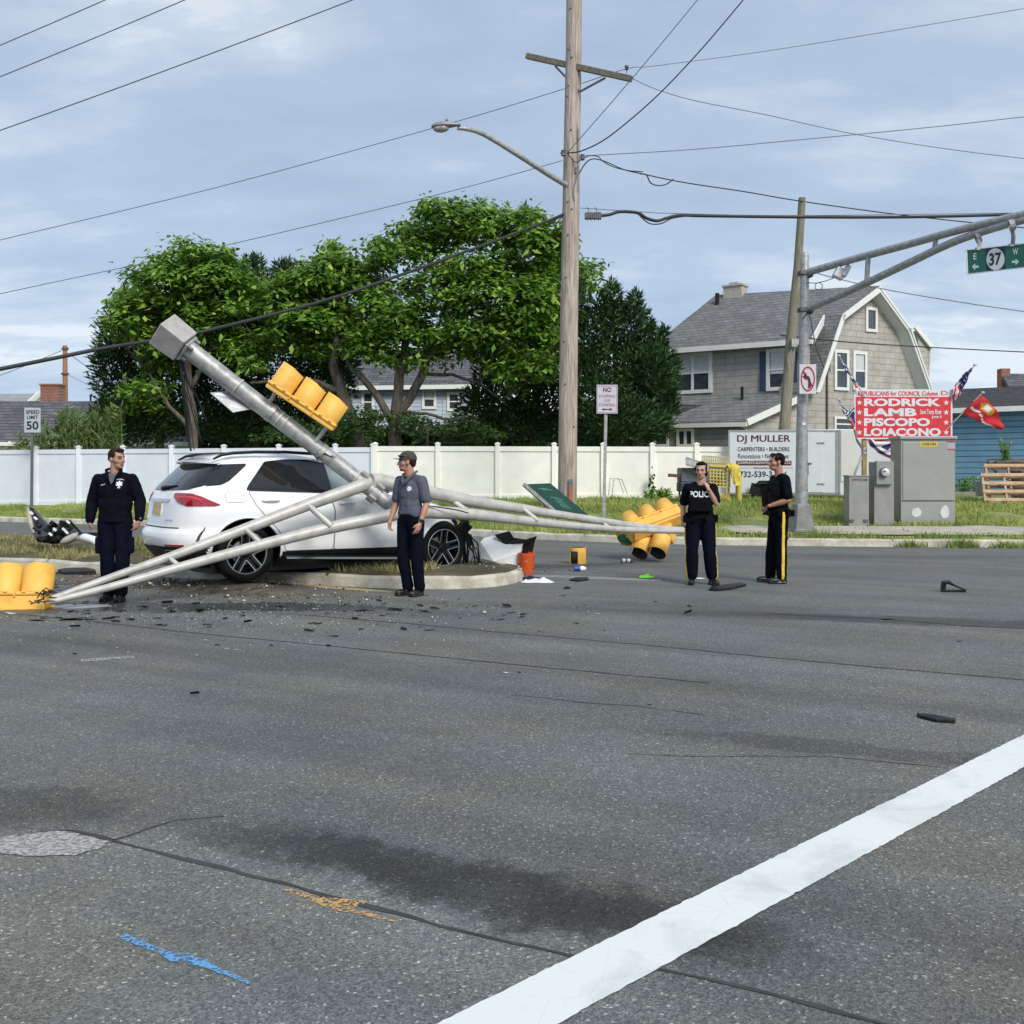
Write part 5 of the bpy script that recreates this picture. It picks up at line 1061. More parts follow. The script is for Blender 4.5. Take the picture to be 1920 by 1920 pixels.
def signal(name, label, loc, length_dir, front_dir, order=('lens_dark', 'lens_amber', 'lens_green'), visL=.29, skip=(), dep=.18):
    """housing along local z, lenses facing local -y"""
    t = thing(name, label, 'traffic signal', (0, 0, 0), 'three section yellow signal heads', local=True)
    z = Vector(length_dir).normalized(); y = -Vector(front_dir).normalized(); y = (y-z*y.dot(z)).normalized(); x = y.cross(z)
    Mx = Matrix((x, y, z)).transposed().to_4x4(); Mx.translation = loc; t.matrix_world = Mx
    mb = MB(); mb.box((0, .02+dep/2, 0), (.30, dep, 1.02))
    if dep > .15: mb.box((0, .035+dep, 0), (.22, .04, .94))
    for zc in (-.345, 0, .345): mb.box((0, .005, zc), (.345, .045, .338))
    mb.build('housing', M['signal_yellow'], t, bevel=.018)
    mb = MB()
    for zc in (-.345, 0, .345):
        for s_ in (-1, 1): mb.tube([(s_*.178, -.01, zc-.09), (s_*.178, -.01, zc-.05)], .012, 6); mb.tube([(s_*.178, -.01, zc+.05), (s_*.178, -.01, zc+.09)], .012, 6)
    for zc in (-.173, .173): mb.box((0, .02, zc), (.36, .05, .012))
    mb.build('door_latch', M['signal_yellow'], t)
    for zc, l in zip((.345, 0, -.345), order):
        if zc in skip:
            v = MB(); v.lathe([(.165, 0), (.165, .02), (.15, .02), (.15, 0)], (0, -.018, zc), (0, -1, 0), 24); v.build('lens_ring', M['signal_yellow'], t, smooth=True)
        v = MB(); visor(v, zc, -.018, visL)
        if zc not in skip: vo = v.build('visor', [M['signal_yellow'], M['signal_inside']], t, smooth='all')
        le = MB(); le.lathe([(0, .045), (.07, .038), (.12, .02), (.145, 0)], (0, -.018, zc), (0, -1, 0), 24); le.build('lens', M[l], t, smooth='all')
    return t
ldir = P(624, 795, 12.95)-P(515, 722, 12.85); c = P(569, 757, 12.9)
signal('traffic_signal', 'yellow signal head clamped high on the toppled pole above the car roof', c, -ldir, Vector((.56, .04, .80)), visL=.30, dep=.07)
mb = MB(); br = thing('signal_bracket', 'grey pipe brackets holding the yellow signal to the toppled pole', 'bracket', c)
mb.tube([P(516, 735, 12.88), P(510, 748, 12.9), P(498, 764, 12.95)], .026, 10); mb.build('pipe', M['galv_pale'], br, smooth=True)
mb = MB(); mb.tube([P(616, 798, 12.95), P(604, 812, 12.98), P(588, 833, 13.02)], .026, 10); mb.build('pipe', M['galv_pale'], br, smooth=True)
mb = MB(); q = a_end.lerp(b_end, .385); mb.lathe([(.112, -.03), (.124, -.03), (.124, .03), (.112, .03)], q, axis, 24); q = a_end.lerp(b_end, .62); mb.lathe([(.104, -.03), (.116, -.03), (.116, .03), (.104, .03)], q, axis, 24); mb.build('clamp_band', M['galv'], br, smooth=True)
signal('traffic_signal', 'upper yellow signal head lying at the right arm tip with visors turned up', P(1222, 976, 17.4), Vector((.93, .25, .32)), Vector((-.05, .80, .62)), visL=.26)
signal('traffic_signal', 'lower yellow signal head at the right arm tip showing its green lens to the road', P(1208, 1008, 17.45), Vector((.80, -.52, .06)), Vector((-.44, -.56, -.70)), visL=.36, skip=(-.345,))
signal('traffic_signal', 'yellow signal head lying on the road at the left edge of the photo', P(10, 1120, 11.2)+Vector((-.0, 0, .02)), Vector((.99, .05, -.0)), Vector((.02, .30, .95)), visL=.33)
# sign blank hanging on the pole's underside, seen from behind
M['sign_back'] = mat('sign_back', (.42, .42, .45), .4, .3, var=.06); M['reflective_white'] = mat('reflective_white', (.78, .78, .78), .5, var=.03)
sb = thing('sign_blank', 'small light sign panel strapped under the toppled pole near its base', 'sign', P(432, 753, 12.9))
mb = MB(); A_, B_, C_, D_ = P(394, 736, 12.8), P(424, 733, 12.95), P(474, 766, 12.95), P(437, 773, 12.8); nn = (B_-A_).cross(D_-A_).normalized(); nn = nn if nn.y < 0 else -nn
mb.slab([A_, B_, C_, D_], nn, .012); mb.build('panel', M['sign_back'], sb)
mb = MB(); ia = lambda u, v: A_.lerp(B_, u).lerp(D_.lerp(C_, u), v)+nn*.004
mb.slab([ia(.15, .06), ia(.62, .06), ia(.62, .42), ia(.15, .42)], nn, .003); mb.slab([ia(.12, .72), ia(.42, .62), ia(.5, .93)], nn, .003); mb.build('marking', M['reflective_white'], sb)
# green street sign still clamped to the right arm
M['sign_green'] = mat('sign_green', (.005, .05, .032), .35, var=.1); M['sign_letter_dim'] = mat('sign_letter_dim', (.10, .20, .17), .5)
gs = thing('street_sign', 'dark green street name sign tilted over the right truss arm', 'street sign', P(1040, 960, 15.2))
A_, B_, C_, D_ = P(983, 908, 14.9), P(1032, 906, 15.3), P(1107, 969, 15.7), P(1040, 958, 15.2); nn = (B_-A_).cross(D_-A_).normalized(); nn = nn if nn.y < 0 else -nn
mb = MB(); mb.slab([A_, B_, C_, D_], nn, .03); mb.build('panel', M['sign_green'], gs)
mb = MB(); mb.bar(A_-nn*.01, D_-nn*.01, .05, .05); mb.bar(D_, P(1036, 970, 15.1), .04, .04); mb.bar(ia(.1, .8) if False else D_.lerp(C_, .15), P(1046, 972, 15.1), .04, .04); mb.build('frame', M['galv'], gs)
mb = MB(); rr = random.Random(2)
ia = lambda u, v: A_.lerp(B_, u).lerp(D_.lerp(C_, u), v)+nn*.004
for v0, u0, u1 in ((.14, .32, .62), (.18, .42, .75), (.44, .38, .62), (.48, .5, .72)):
    mb.slab([ia(u0, v0), ia(u1, v0+.01), ia(u1, v0+.035), ia(u0, v0+.025)], nn, .002)
for v0 in (.54, .58, .62, .67, .71, .75, .79): mb.slab([ia(.40, v0), ia(.66, v0), ia(.66, v0+.016), ia(.40, v0+.016)], nn, .002)
mb.build('lettering', M['sign_letter_dim'], gs)
# ---------------------------------------------------------------- people
M['skin'] = mat('skin', (.38, .20, .14), .5, var=.10, scale=9); M['skin_warm'] = mat('skin_warm', (.40, .195, .13), .5, var=.10, scale=9)
M['skin_pale'] = mat('skin_pale', (.46, .26, .195), .5, var=.08, scale=9)
M['eye'] = mat('eye', (.03, .025, .02), .2); M['lip'] = mat('lip', (.34, .13, .10), .5); M['brow'] = mat('brow', (.035, .022, .016), .8)
M['hair_brown'] = mat('hair_brown', (.024, .012, .008), .8, spec=.2, var=.45, scale=60, bump=.5, bscale=120); M['hair_black'] = mat('hair_black', (.008, .005, .005), .8, spec=.15, var=.5, scale=60, bump=.5, bscale=120)
M['cloth_navy'] = mat('cloth_navy', (.006, .007, .014), .85, spec=.06, var=.3, scale=12, bump=.25, bscale=90); M['cloth_navy_trousers'] = mat('cloth_navy_trousers', (.004, .0052, .0125), .85, spec=.06, var=.25, scale=10, bump=.25, bscale=90)
M['cloth_dark'] = mat('cloth_dark', (.0045, .005, .010), .85, spec=.06, var=.25, scale=12, bump=.3, bscale=90); M['cloth_grey'] = mat('cloth_grey', (.10, .105, .14), .85, spec=.06, var=.14, scale=10, bump=.25, bscale=90)
M['cloth_black'] = mat('cloth_black', (.005, .005, .0065), .7, spec=.06, var=.3, scale=10, bump=.3); M['stripe_yellow'] = mat('stripe_yellow', (.72, .50, .04), .7, var=.08); M['cap_cloth'] = mat('cap_cloth', (.055, .046, .044), .85, var=.2, bump=.2)
M['leather'] = mat('boot_leather', (.010, .010, .010), .4, var=.3, bump=.2); M['badge_white'] = mat('badge_white', (.62, .66, .68), .5); M['letter_white'] = mat('letter_white', (.78, .8, .8), .6, var=.02)
def fuse(mb, name, mats, parent, voxel, smooth=4, wrinkle=0., wscale=14., paint=None, zc=None):
    """join overlapping closed shapes into one continuous surface"""
    o = mb.build('tmp', mats[0]); r = o.modifiers.new('r', 'REMESH'); r.mode = 'VOXEL'; r.voxel_size = voxel; r.use_smooth_shade = True
    s = o.modifiers.new('s', 'SMOOTH'); s.iterations = smooth; s.factor = .5
    dg = bpy.context.evaluated_depsgraph_get(); dg.update(); me = bpy.data.meshes.new_from_object(o.evaluated_get(dg)); bpy.data.objects.remove(o); me.name = name
    if wrinkle:
        n = len(me.vertices); co = np.empty(n*3); me.vertices.foreach_get('co', co); co = co.reshape(-1, 3); no = np.empty(n*3); me.vertices.foreach_get('normal', no); no = no.reshape(-1, 3)
        dv = np.array([noise.noise(Vector((c[0]*wscale, c[1]*wscale, c[2]*wscale*.55)))+.5*noise.noise(Vector((c[0]*wscale*2.3+9, c[1]*wscale*2.3, c[2]*wscale*2.6))) for c in co])
        co += no*(dv*wrinkle)[:, None]; me.vertices.foreach_set('co', co.reshape(-1)); me.update()
    me.materials.clear()
    for m in mats: me.materials.append(m)
    if paint:
        for p in me.polygons: p.material_index = paint(p.center, p.normal)
    me.polygons.foreach_set('use_smooth', [True]*len(me.polygons))
    ob = bpy.data.objects.new(name, me); COL.objects.link(ob)
    if parent: ob.parent = parent
    return ob
def V(*a): return Vector(a)
def hand(mb, wr, d, pn, curl=.35, s=1., side=1):
    """palm, four unequal bent fingers and a thumb off the side; d: pointing direction, pn: palm normal"""
    d = Vector(d).normalized(); pn = Vector(pn); pn = (pn-d*pn.dot(d)).normalized(); w_ = d.cross(pn)*side
    R = Matrix((w_, pn, d)).transposed(); mb.ell(wr+d*.052*s, (.041*s, .017*s, .054*s), R, 12); mb.cap(wr-d*.03*s, wr+d*.03*s, .026*s, .027*s)
    for i, (o, L) in enumerate(((-.029, .070), (-.010, .080), (.010, .076), (.028, .060))):
        p = wr+d*.085*s+w_*o*s; a = curl*(1+.12*i); d1 = (d*math.cos(a)+pn*math.sin(a)); d2 = (d*math.cos(2.1*a)+pn*math.sin(2.1*a))
        q = p+d1*L*.52*s; mb.cap(p-d*.02*s, q, .0098*s, .0088*s, 8); mb.cap(q, q+d2*L*.48*s, .0088*s, .0075*s, 8)
    p = wr+d*.028*s-w_*.03*s; q = p+(d*.8-w_*.75+pn*.3).normalized()*.038*s; mb.cap(p, q, .014*s, .011*s, 8); mb.cap(q, q+(d*.95-w_*.15+pn*.35).normalized()*.032*s, .0105*s, .0085*s, 8)
def head(mb, c, yaw, s=1., pitch=0.):
    R = Matrix.Rotation(yaw, 3, 'Z') @ Matrix.Rotation(pitch, 3, 'X'); f = lambda x, y, z: c+R @ Vector((x*s, y*s, z*s))
    E = lambda p, r: mb.ell(f(*p), [q*s for q in r], R, 16)
    E((0, .016, .04), (.074, .094, .084)); E((0, -.03, -.012), (.062, .070, .090)); E((0, -.040, -.076), (.050, .052, .042)); E((0, -.072, -.098), (.022, .02, .018))
    E((.048, -.045, -.025), (.022, .03, .022)); E((-.048, -.045, -.025), (.022, .03, .022)); E((0, -.086, .028), (.046, .016, .014))
    mb.cap(f(0, -.094, .012), f(0, -.118, -.028), .009*s, .014*s, 8); E((.013, -.103, -.034), (.010, .012, .009)); E((-.013, -.103, -.034), (.010, .012, .009)); E((0, -.093, -.058), (.024, .012, .007)); E((0, -.091, -.070), (.021, .012, .008))
    for q in (-1, 1): E((q*.076, .012, -.008), (.011, .022, .033))
    mb.cap(f(0, .02, -.05), f(0, .035, -.17), .056*s, .060*s, 14); return f
def head_paint(c, yaw, s, pitch=0., beard=False, stubble=False):
    Ri = (Matrix.Rotation(yaw, 3, 'Z') @ Matrix.Rotation(pitch, 3, 'X')).inverted()
    def fn(p, n):
        q = Ri @ (Vector(p)-c)/s
        if abs(q.z) > .2 or abs(q.x) > .12: return 0
        if q.y < -.05 and abs(abs(q.x)-.031) < .017 and abs(q.z-.006) < .0075: return 1
        if q.y < -.05 and .014 < abs(q.x) < .046 and abs(q.z-.026) < .005: return 3
        if q.y < -.06 and abs(q.x) < .025 and -.077 < q.z < -.055: return 2
        if beard and q.y < -.055 and abs(q.x) < .026 and -.118 < q.z < -.08: return 3
        return 0
    return fn
def limb(mb, pts, n=12):
    for (a, ra), (b, rb) in zip(pts, pts[1:]): mb.cap(a, b, ra, rb, n)
def person(label, px, py_feet, px_height, d, yaw, J, look, skin='skin', hair='hair_brown', hair_fn=None, female=False, top='cloth_navy', long_sleeve=False, trousers='cloth_navy_trousers', stripe=False, beard=False, hem=1.0, extra=None, head_pitch=0., baggy=0., vneck=True):
    loc = P(px, py_feet, d); loc.z = 0; k = px_height*d/F/1.80
    t = thing('person', label, 'person', loc, local=True); t.rotation_euler.z = math.radians(yaw); t.scale = (k*(1.08 if female else 1), k, k)
    g = lambda n: Vector(J[n])
    tw = .92 if female else 1.
    c = g('head'); mb = MB(); head(mb, c, look, 1., head_pitch)
    hp = g('pelvis'); ch = g('chest'); sl, sr = g('shoulder_l'), g('shoulder_r')
    up = (ch-hp).normalized()
    mb.cap(c+V(0, .03, -.14), ch+V(0, .015, .12), .058, .075)
    mb.ell(ch, (.155*tw, .10, .19)); mb.ell(hp.lerp(ch, .5), (.135*tw, .095, .16)); mb.ell(hp, (.155, .105, .12))
    for s_ in 'lr':
        sh, el, wr = g('shoulder_'+s_), g('elbow_'+s_), g('wrist_'+s_); mb.cap(ch+V(0, .01, .13), sh, .06, .055)
        limb(mb, ((sh, .056*tw), (el, .040*tw), (el.lerp(wr, .3), .043*tw), (wr, .027*tw)))
        hand(mb, wr, J['hand_'+s_][0], J['hand_'+s_][1], J['hand_'+s_][2], 1. if not female else .92, 1 if s_ == 'l' else -1)
        hi, kn, an = g('hip_'+s_), g('knee_'+s_), g('ankle_'+s_); limb(mb, ((hi, .082), (kn, .052), (kn.lerp(an, .3), .053), (an, .037)))
    body = fuse(mb, 'body', [M[skin], M['eye'], M['lip'], M['brow']], t, .0075, 3, paint=head_paint(c, look, 1., head_pitch, beard))
    # trousers
    mb = MB(); b_ = baggy
    mb.ell(hp+V(0, .004, .01), (.172+b_*.5, .122+b_*.5, .14)); mb.ell(hp+V(0, .02, -.06), (.165+b_*.5, .12, .12))
    for s_ in 'lr':
        hi, kn, an = g('hip_'+s_), g('knee_'+s_), g('ankle_'+s_); limb(mb, ((hi+V(0, 0, .02), .099+b_), (hi.lerp(kn, .5), .087+b_), (kn, .069+b_), (kn.lerp(an, .35), .072+b_), (an+V(0, .006, .05), .064+b_)))
        if J.get('boots'): limb(mb, ((an+V(0, .004, .14), .072), (an+V(0, .006, .20), .068)))
        else: mb.cap(an+V(0, .008, .02), an+V(0, .004, .05), .066+b_, .066+b_)
        if J.get('cargo'):
            o = 1 if s_ == 'l' else -1; q = hi.lerp(kn, .62); mb.box(q+V(o*(.088+b_), 0, 0), (.03, .15, .19))
    def tp(p, n):
        if not stripe: return 0
        for s_, o in (('l', 1), ('r', -1)):
            hi, kn, an = g('hip_'+s_), g('knee_'+s_), g('ankle_'+s_); z = p.z
            if z > hi.z+.10: continue
            ax_ = hi.lerp(kn, min(1, max(0, (hi.z-z)/(hi.z-kn.z)))) if z > kn.z else kn.lerp(an, min(1, (kn.z-z)/(kn.z-an.z)))
            if (p.x-ax_.x)*o > .03 and abs(p.y-ax_.y+(.012 if female else -.005)) < (.030 if female else .021) and n.x*o > .2: return 1
        return 0
    fuse(mb, 'trousers', [M[trousers], M['stripe_yellow']], t, .0095, 3, .006, 11, tp)
    # shirt or jacket
    mb = MB(); e_ = .018 if not long_sleeve else .035
    mb.ell(ch+V(0, 0, -.01), (.160*tw+e_, .105+e_, .20)); mb.ell(hp.lerp(ch, .52), (.148*tw+e_*(1.7 if long_sleeve else 1), .10+e_*1.2, .19)); mb.ell(V(hp.x, hp.y, hem+.09), (.158+e_, .108+e_, .11)); 
    mb.cap(V(hp.x-.06, hp.y, hem+.045), V(hp.x+.06, hp.y, hem+.045), .108+e_*.7, .108+e_*.7)
    if female: mb.ell(ch+V(.065, -.085, -.02), (.075, .06, .075)); mb.ell(ch+V(-.065, -.085, -.02), (.075, .06, .075))
    [mb.cap(ch+V(0, .02, .155), q_, .070+e_*.3, .057+e_*.5) for q_ in (sl, sr)]; mb.cap(ch+V(0, .02, .08), c+V(0, .040, -.185), .085+e_*.4, .060)
    for s_ in 'lr':
        sh, el, wr = g('shoulder_'+s_), g('elbow_'+s_), g('wrist_'+s_)
        if long_sleeve: limb(mb, ((sh, .062+e_*.6), (sh.lerp(el, .6), .058+e_*.45), (el, .050+e_*.5), (el.lerp(wr, .5), .047+e_*.55), (el.lerp(wr, .9), .040+e_*.35)))
        else: limb(mb, ((sh, .062+e_*.5), (sh.lerp(el, .78), .062+e_*.4)))
    shirt = fuse(mb, 'jacket' if long_sleeve else 'shirt', [M[top]], t, .0095, 3, .007 if long_sleeve else .005, 10)
    # shoes
    for s_ in 'lr':
        an = g('ankle_'+s_); td = J.get('toe_'+s_, 0.); R = Matrix.Rotation(td, 3, 'Z'); mb = MB(); f = lambda x, y, z: V(an.x, an.y, J.get('lift_'+s_, 0))+R @ V(x, y, z)
        mb.ell(f(0, -.10, .045), (.048, .095, .042), R); mb.ell(f(0, .02, .05), (.042, .065, .05), R); mb.cap(f(0, .0, .07), f(0, .005, .13 if not J.get('boots') else .24), .046, .05); mb.cap(f(0, -.14, .03), f(0, .05, .03), .034, .036)
        mb.box(f(0, -.055, .013), (.085, .235, .024), R)
        fuse(mb, 'boot' if J.get('boots') else 'shoe', [M['leather']], t, .008, 2)
    if hair_fn:
        mb = MB(); R = Matrix.Rotation(look, 3, 'Z') @ Matrix.Rotation(head_pitch, 3, 'X'); hair_fn(mb, lambda x, y, z: c+R @ Vector((x, y, z)), R); fuse(mb, 'hair', [M[hair]], t, .007, 2, .003, 60)
    return t, shirt, g, c
def short_hair(mb, f, R):
    mb.ell(f(0, .032, .054), (.078, .086, .077), R, 16); mb.ell(f(0, .062, .012), (.068, .052, .062), R, 14); mb.ell(f(0, -.048, .097), (.058, .046, .030), R, 12)
    for q in (-1, 1): mb.ell(f(q*.065, .010, .050), (.018, .058, .046), R, 10)
def tied_hair(mb, f, R):
    mb.ell(f(0, .034, .052), (.080, .088, .080), R, 16); mb.ell(f(0, .065, -.005), (.074, .055, .085), R, 14); mb.ell(f(0, -.03, .098), (.064, .045, .030), R, 12); mb.ell(f(0, .125, .02), (.042, .04, .042), R, 12)
    for q in (-1, 1): mb.ell(f(q*.070, .0, .025), (.014, .036, .050), R, 10); mb.ell(f(q*.066, .02, -.05), (.018, .035, .04), R, 10)
def onto(ob, mb, toward, lift=.004):                   # drape flat marks onto a garment
    bm = bmesh.new(); bm.from_mesh(ob.data); bv = BVHTree.FromBMesh(bm); bm.free(); toward = Vector(toward).normalized()
    out = []
    for v in mb.v:
        h = bv.ray_cast(Vector(v)-toward*.6, toward); out.append(tuple((h[0]-toward*lift) if h[0] is not None else Vector(v)))
    mb.v = out
def disc(mb, c, rx, rz, n=14, mi=0): mb.add([c]+[c+V(rx*math.cos(2*math.pi*i/n), 0, rz*math.sin(2*math.pi*i/n)) for i in range(n)], [(0, 1+i, 1+(i+1) % n) for i in range(n)], mi)
down = (0, 0, -1)
# the man in the dark jacket, walking toward the camera
J = dict(head=(.03, -.03, 1.665), pelvis=(0, 0, .965), chest=(0, -.01, 1.30), shoulder_l=(.185, 0, 1.415), shoulder_r=(-.185, .01, 1.415), elbow_l=(.285, .02, 1.18), elbow_r=(-.285, .05, 1.17), wrist_l=(.30, -.07, .95), wrist_r=(-.285, -.02, .93),
         hand_l=((-.25, -.25, -1), (-.9, .3, .2), .5), hand_r=((.22, -.15, -1), (.9, .3, .1), .45), hip_l=(.095, 0, .91), hip_r=(-.095, 0, .91), knee_l=(.105, -.06, .50), knee_r=(-.085, -.02, .50), ankle_l=(.075, -.03, .09), ankle_r=(-.095, .06, .09), toe_l=.05, toe_r=-.12, cargo=1)
t, sh, g, c = person('man in a dark navy jacket and cargo trousers walking behind the left truss arm', 216, 1127, 288, 11.77, 3, J, math.radians(58), hair='hair_brown', hair_fn=short_hair, long_sleeve=True, top='cloth_dark', baggy=.012, hem=.97)
mb = MB()
for i in range(3):
    a = math.radians(60*i); q = V(.085, -.3, 1.375); u, v_ = V(math.sin(a), 0, math.cos(a)), V(math.cos(a), 0, -math.sin(a)); mb.add([q-u*.034-v_*.009, q+u*.034-v_*.009, q+u*.034+v_*.009, q-u*.034+v_*.009], [(0, 1, 2, 3)])
    o = len(mb.v)
for i in range(7): x = .05+.07*i/6; mb.add([V(x-.004, -.3, 1.418+.006*math.sin(math.pi*i/6)), V(x+.004, -.3, 1.418+.006*math.sin(math.pi*i/6)), V(x+.004, -.3, 1.428+.006*math.sin(math.pi*i/6)), V(x-.004, -.3, 1.428+.006*math.sin(math.pi*i/6))], [(0, 1, 2, 3)])
mb.add([V(.07, -.3, 1.325), V(.10, -.3, 1.325), V(.10, -.3, 1.335), V(.07, -.3, 1.335)], [(0, 1, 2, 3)]); onto(sh, mb, (0, 1, 0), .005); mb.build('emblem', M['badge_white'], t)
mb = MB(); mb.add([V(-.13, -.3, 1.355), V(-.07, -.3, 1.37), V(-.07, -.3, 1.376), V(-.125, -.3, 1.364)], [(0, 1, 2, 3)]); onto(sh, mb, (0, 1, 0)); mb.build('name_tape', M['badge_white'], t)
mb = MB(); mb.add([V(-.06, -.3, 1.50), V(.05, -.3, 1.50), V(.035, -.3, 1.43), V(.0, -.3, 1.37), V(-.03, -.3, 1.42)], [(0, 1, 2, 3, 4)]); onto(sh, mb, (0, 1, 0), .006); mb.build('undershirt', M['cloth_grey'], t)
mb = MB()
for q, w_ in ((-1, 0), (1, 0)): mb.tube([V(q*.02, -.128, 1.37), V(q*.05, -.118, 1.45), V(q*.085, -.05, 1.535), V(q*.05, .06, 1.565)], [.008, .016, .018, .014], 8)
mb.build('collar', M['cloth_dark'], t, smooth='all')
mb = MB(); w_ = g('wrist_l'); mb.lathe([(.034, -.012), (.037, -.012), (.037, .012), (.034, .012)], w_+V(0, .01, .02), (.1, .3, .95), 16); mb.ell(w_+V(.02, -.03, .02), (.018, .012, .018)); mb.build('watch', M['steel_dark'], t)
mb = MB(); mb.lathe([(.182, -.03), (.192, -.03), (.192, .04), (.18, .04)], V(0, 0, .965), (0, 0, 1), 24); mb.v = [(x, y*.75, z) for x, y, z in mb.v]; mb.build('hem_band', M['cloth_dark'], t, smooth=True)
# the man in the cap and grey polo shirt
J = dict(head=(-.01, -.055, 1.665), pelvis=(0, 0, .965), chest=(0, -.005, 1.30), shoulder_l=(.175, .01, 1.43), shoulder_r=(-.175, 0, 1.43), elbow_l=(.235, .03, 1.15), elbow_r=(-.225, -.02, 1.15), wrist_l=(.235, -.09, .91), wrist_r=(-.225, -.13, .93),
         hand_l=((-.1, -.45, -1), (-.95, .2, 0), .4), hand_r=((.1, -.35, -1), (.95, .2, 0), .55), hip_l=(.092, 0, .91), hip_r=(-.092, 0, .91), knee_l=(.10, .0, .49), knee_r=(-.085, -.05, .50), ankle_l=(.095, .05, .09), ankle_r=(-.07, .02, .09), toe_l=.1, toe_r=-.2)
t, sh, g, c = person('man in a grey polo shirt and cap standing in front of the car, looking left', 770, 1117, 271, 12.29, -36, J, math.radians(-50), skin='skin_warm', hair='hair_brown', top='cloth_grey', hem=.99, beard=True, baggy=.006,
    hair_fn=lambda mb, f, R: (mb.ell(f(0, .035, .03), (.078, .085, .07), R, 14), mb.ell(f(0, .07, -.01), (.07, .045, .06), R, 12)))
R = Matrix.Rotation(math.radians(-50), 3, 'Z'); f = lambda x, y, z: c+R @ Vector((x, y, z))
mb = MB(); n = 24; vs = []; K = 8
for i in range(K+1):
    th = math.pi/2*i/K
    for j in range(n): a = 2*math.pi*j/n; vs.append(f(.087*math.cos(th)**.8*math.cos(a), .012+.112*math.cos(th)**.8*math.sin(a), .030+.112*math.sin(th)))
mb.add(vs, [(i*n+j, i*n+(j+1) % n, (i+1)*n+(j+1) % n, (i+1)*n+j) for i in range(K) for j in range(n)])
cap_ = mb.build('cap', M['cap_cloth'], t, smooth='all')
mb = MB(); vs = []
for i in range(13):
    a = math.radians(-62+124*i/12); vs += [f(.078*math.sin(a), .012-.097*math.cos(a), .042), f(.078*math.sin(a)*.95, .0-(.095+.075*math.cos(a*1.25))*1.0, .032+.014*math.cos(a*1.2)), f(.078*math.sin(a), .012-.097*math.cos(a), .034), f(.078*math.sin(a)*.95, .0-(.095+.075*math.cos(a*1.25)), .026+.014*math.cos(a*1.2))]
fs = []
for i in range(12): o = 4*i; fs += [(o, o+1, o+5, o+4), (o+2, o+6, o+7, o+3), (o+1, o+3, o+7, o+5)]
mb.add(vs, fs); mb.build('cap_brim', M['cap_cloth'], cap_, smooth=True)
mb = MB(); mb.tube([f(-.087, .03, .062), f(-.078, -.05, .070), f(-.04, -.10, .076), f(.04, -.10, .076), f(.078, -.05, .070), f(.087, .03, .062)], [.004, .007, .013, .013, .007, .004], 8); mb.build('sunglasses', M['gloss_black'], cap_, smooth='all')
mb = MB(); disc(mb, V(.075, -.3, 1.335), .030, .030); onto(sh, mb, (0, 1, 0), .005); mb.build('emblem', M['badge_white'], t)
mb = MB()
for q in (-1, 1): mb.tube([V(0, -.128, 1.37), V(q*.035, -.12, 1.43), V(q*.08, -.05, 1.51), V(q*.05, .06, 1.55)], [.010, .018, .018, .014], 8)
mb.add([V(-.022, -.136, 1.38), V(.022, -.136, 1.38), V(.03, -.115, 1.46), V(-.03, -.115, 1.46)], [(0, 1, 2, 3)]); mb.build('collar', M['cloth_grey'], t, smooth='all')
mb = MB(); w_ = g('wrist_l'); mb.lathe([(.033, -.014), (.036, -.014), (.036, .014), (.033, .014)], w_+V(0, .01, .03), (0, .4, .9), 16); mb.box(w_+V(.03, -.0, .03), (.016, .034, .04)); mb.build('watch', M['gloss_black'], t)
mb = MB(); mb.lathe([(.165, -.02), (.170, -.02), (.170, .022), (.165, .022)], V(0, .0, 1.0), (0, 0, 1), 28); mb.v = [(x, y*.72, z) for x, y, z in mb.v]; mb.build('belt', M['cloth_black'], t)
def duty_belt(t, z=1.0, rx=.185, ry=.135):
    mb = MB(); mb.lathe([(1.0, -.028), (1.03, -.028), (1.03, .03), (1.0, .03)], V(0, 0, 0), (0, 0, 1), 32); mb.v = [(x*rx, y*ry, zz+z) for x, y, zz in mb.v]
    for a, sz in ((20, (.06, .05, .11)), (-15, (.05, .06, .10)), (160, (.05, .06, .17)), (200, (.05, .05, .10)), (60, (.07, .05, .09)), (120, (.07, .05, .09)), (250, (.07, .04, .06)), (290, (.07, .04, .06))):
        c_, s_ = math.cos(math.radians(a)), math.sin(math.radians(a)); mb.box(V(c_*(rx+.03), s_*(ry+.025), z-.03), sz, Matrix.Rotation(math.radians(a), 3, 'Z'))
    mb.build('duty_belt', M['cloth_black'], t, bevel=.008)
# the policewoman with a hand at her chin
J = dict(head=(.01, -.04, 1.675), pelvis=(0, 0, .965), chest=(0, -.005, 1.29), shoulder_l=(.165, 0, 1.42), shoulder_r=(-.165, .01, 1.42), elbow_l=(.205, -.12, 1.19), elbow_r=(-.225, .05, 1.16), wrist_l=(.09, -.225, 1.42), wrist_r=(-.235, .0, .93),
         hand_l=((-.35, .42, 1), (-.5, .5, -.3), .75), hand_r=((.15, -.2, -1), (.9, .3, .1), .6), hip_l=(.095, 0, .91), hip_r=(-.095, 0, .91), knee_l=(.125, -.03, .50), knee_r=(-.115, -.03, .50), ankle_l=(.16, 0, .09), ankle_r=(-.115, .02, .09), toe_l=.35, toe_r=-.1, boots=1)
t, sh, g, c = person('policewoman in a navy vest marked POLICE, standing with one hand raised to her chin', 1313, 1096, 230, 13.54, -8, J, math.radians(-12), skin='skin_pale', hair='hair_black', hair_fn=tied_hair, female=True, top='cloth_dark', trousers='cloth_navy_trousers', stripe=True, hem=1.0, baggy=.020, head_pitch=.12)
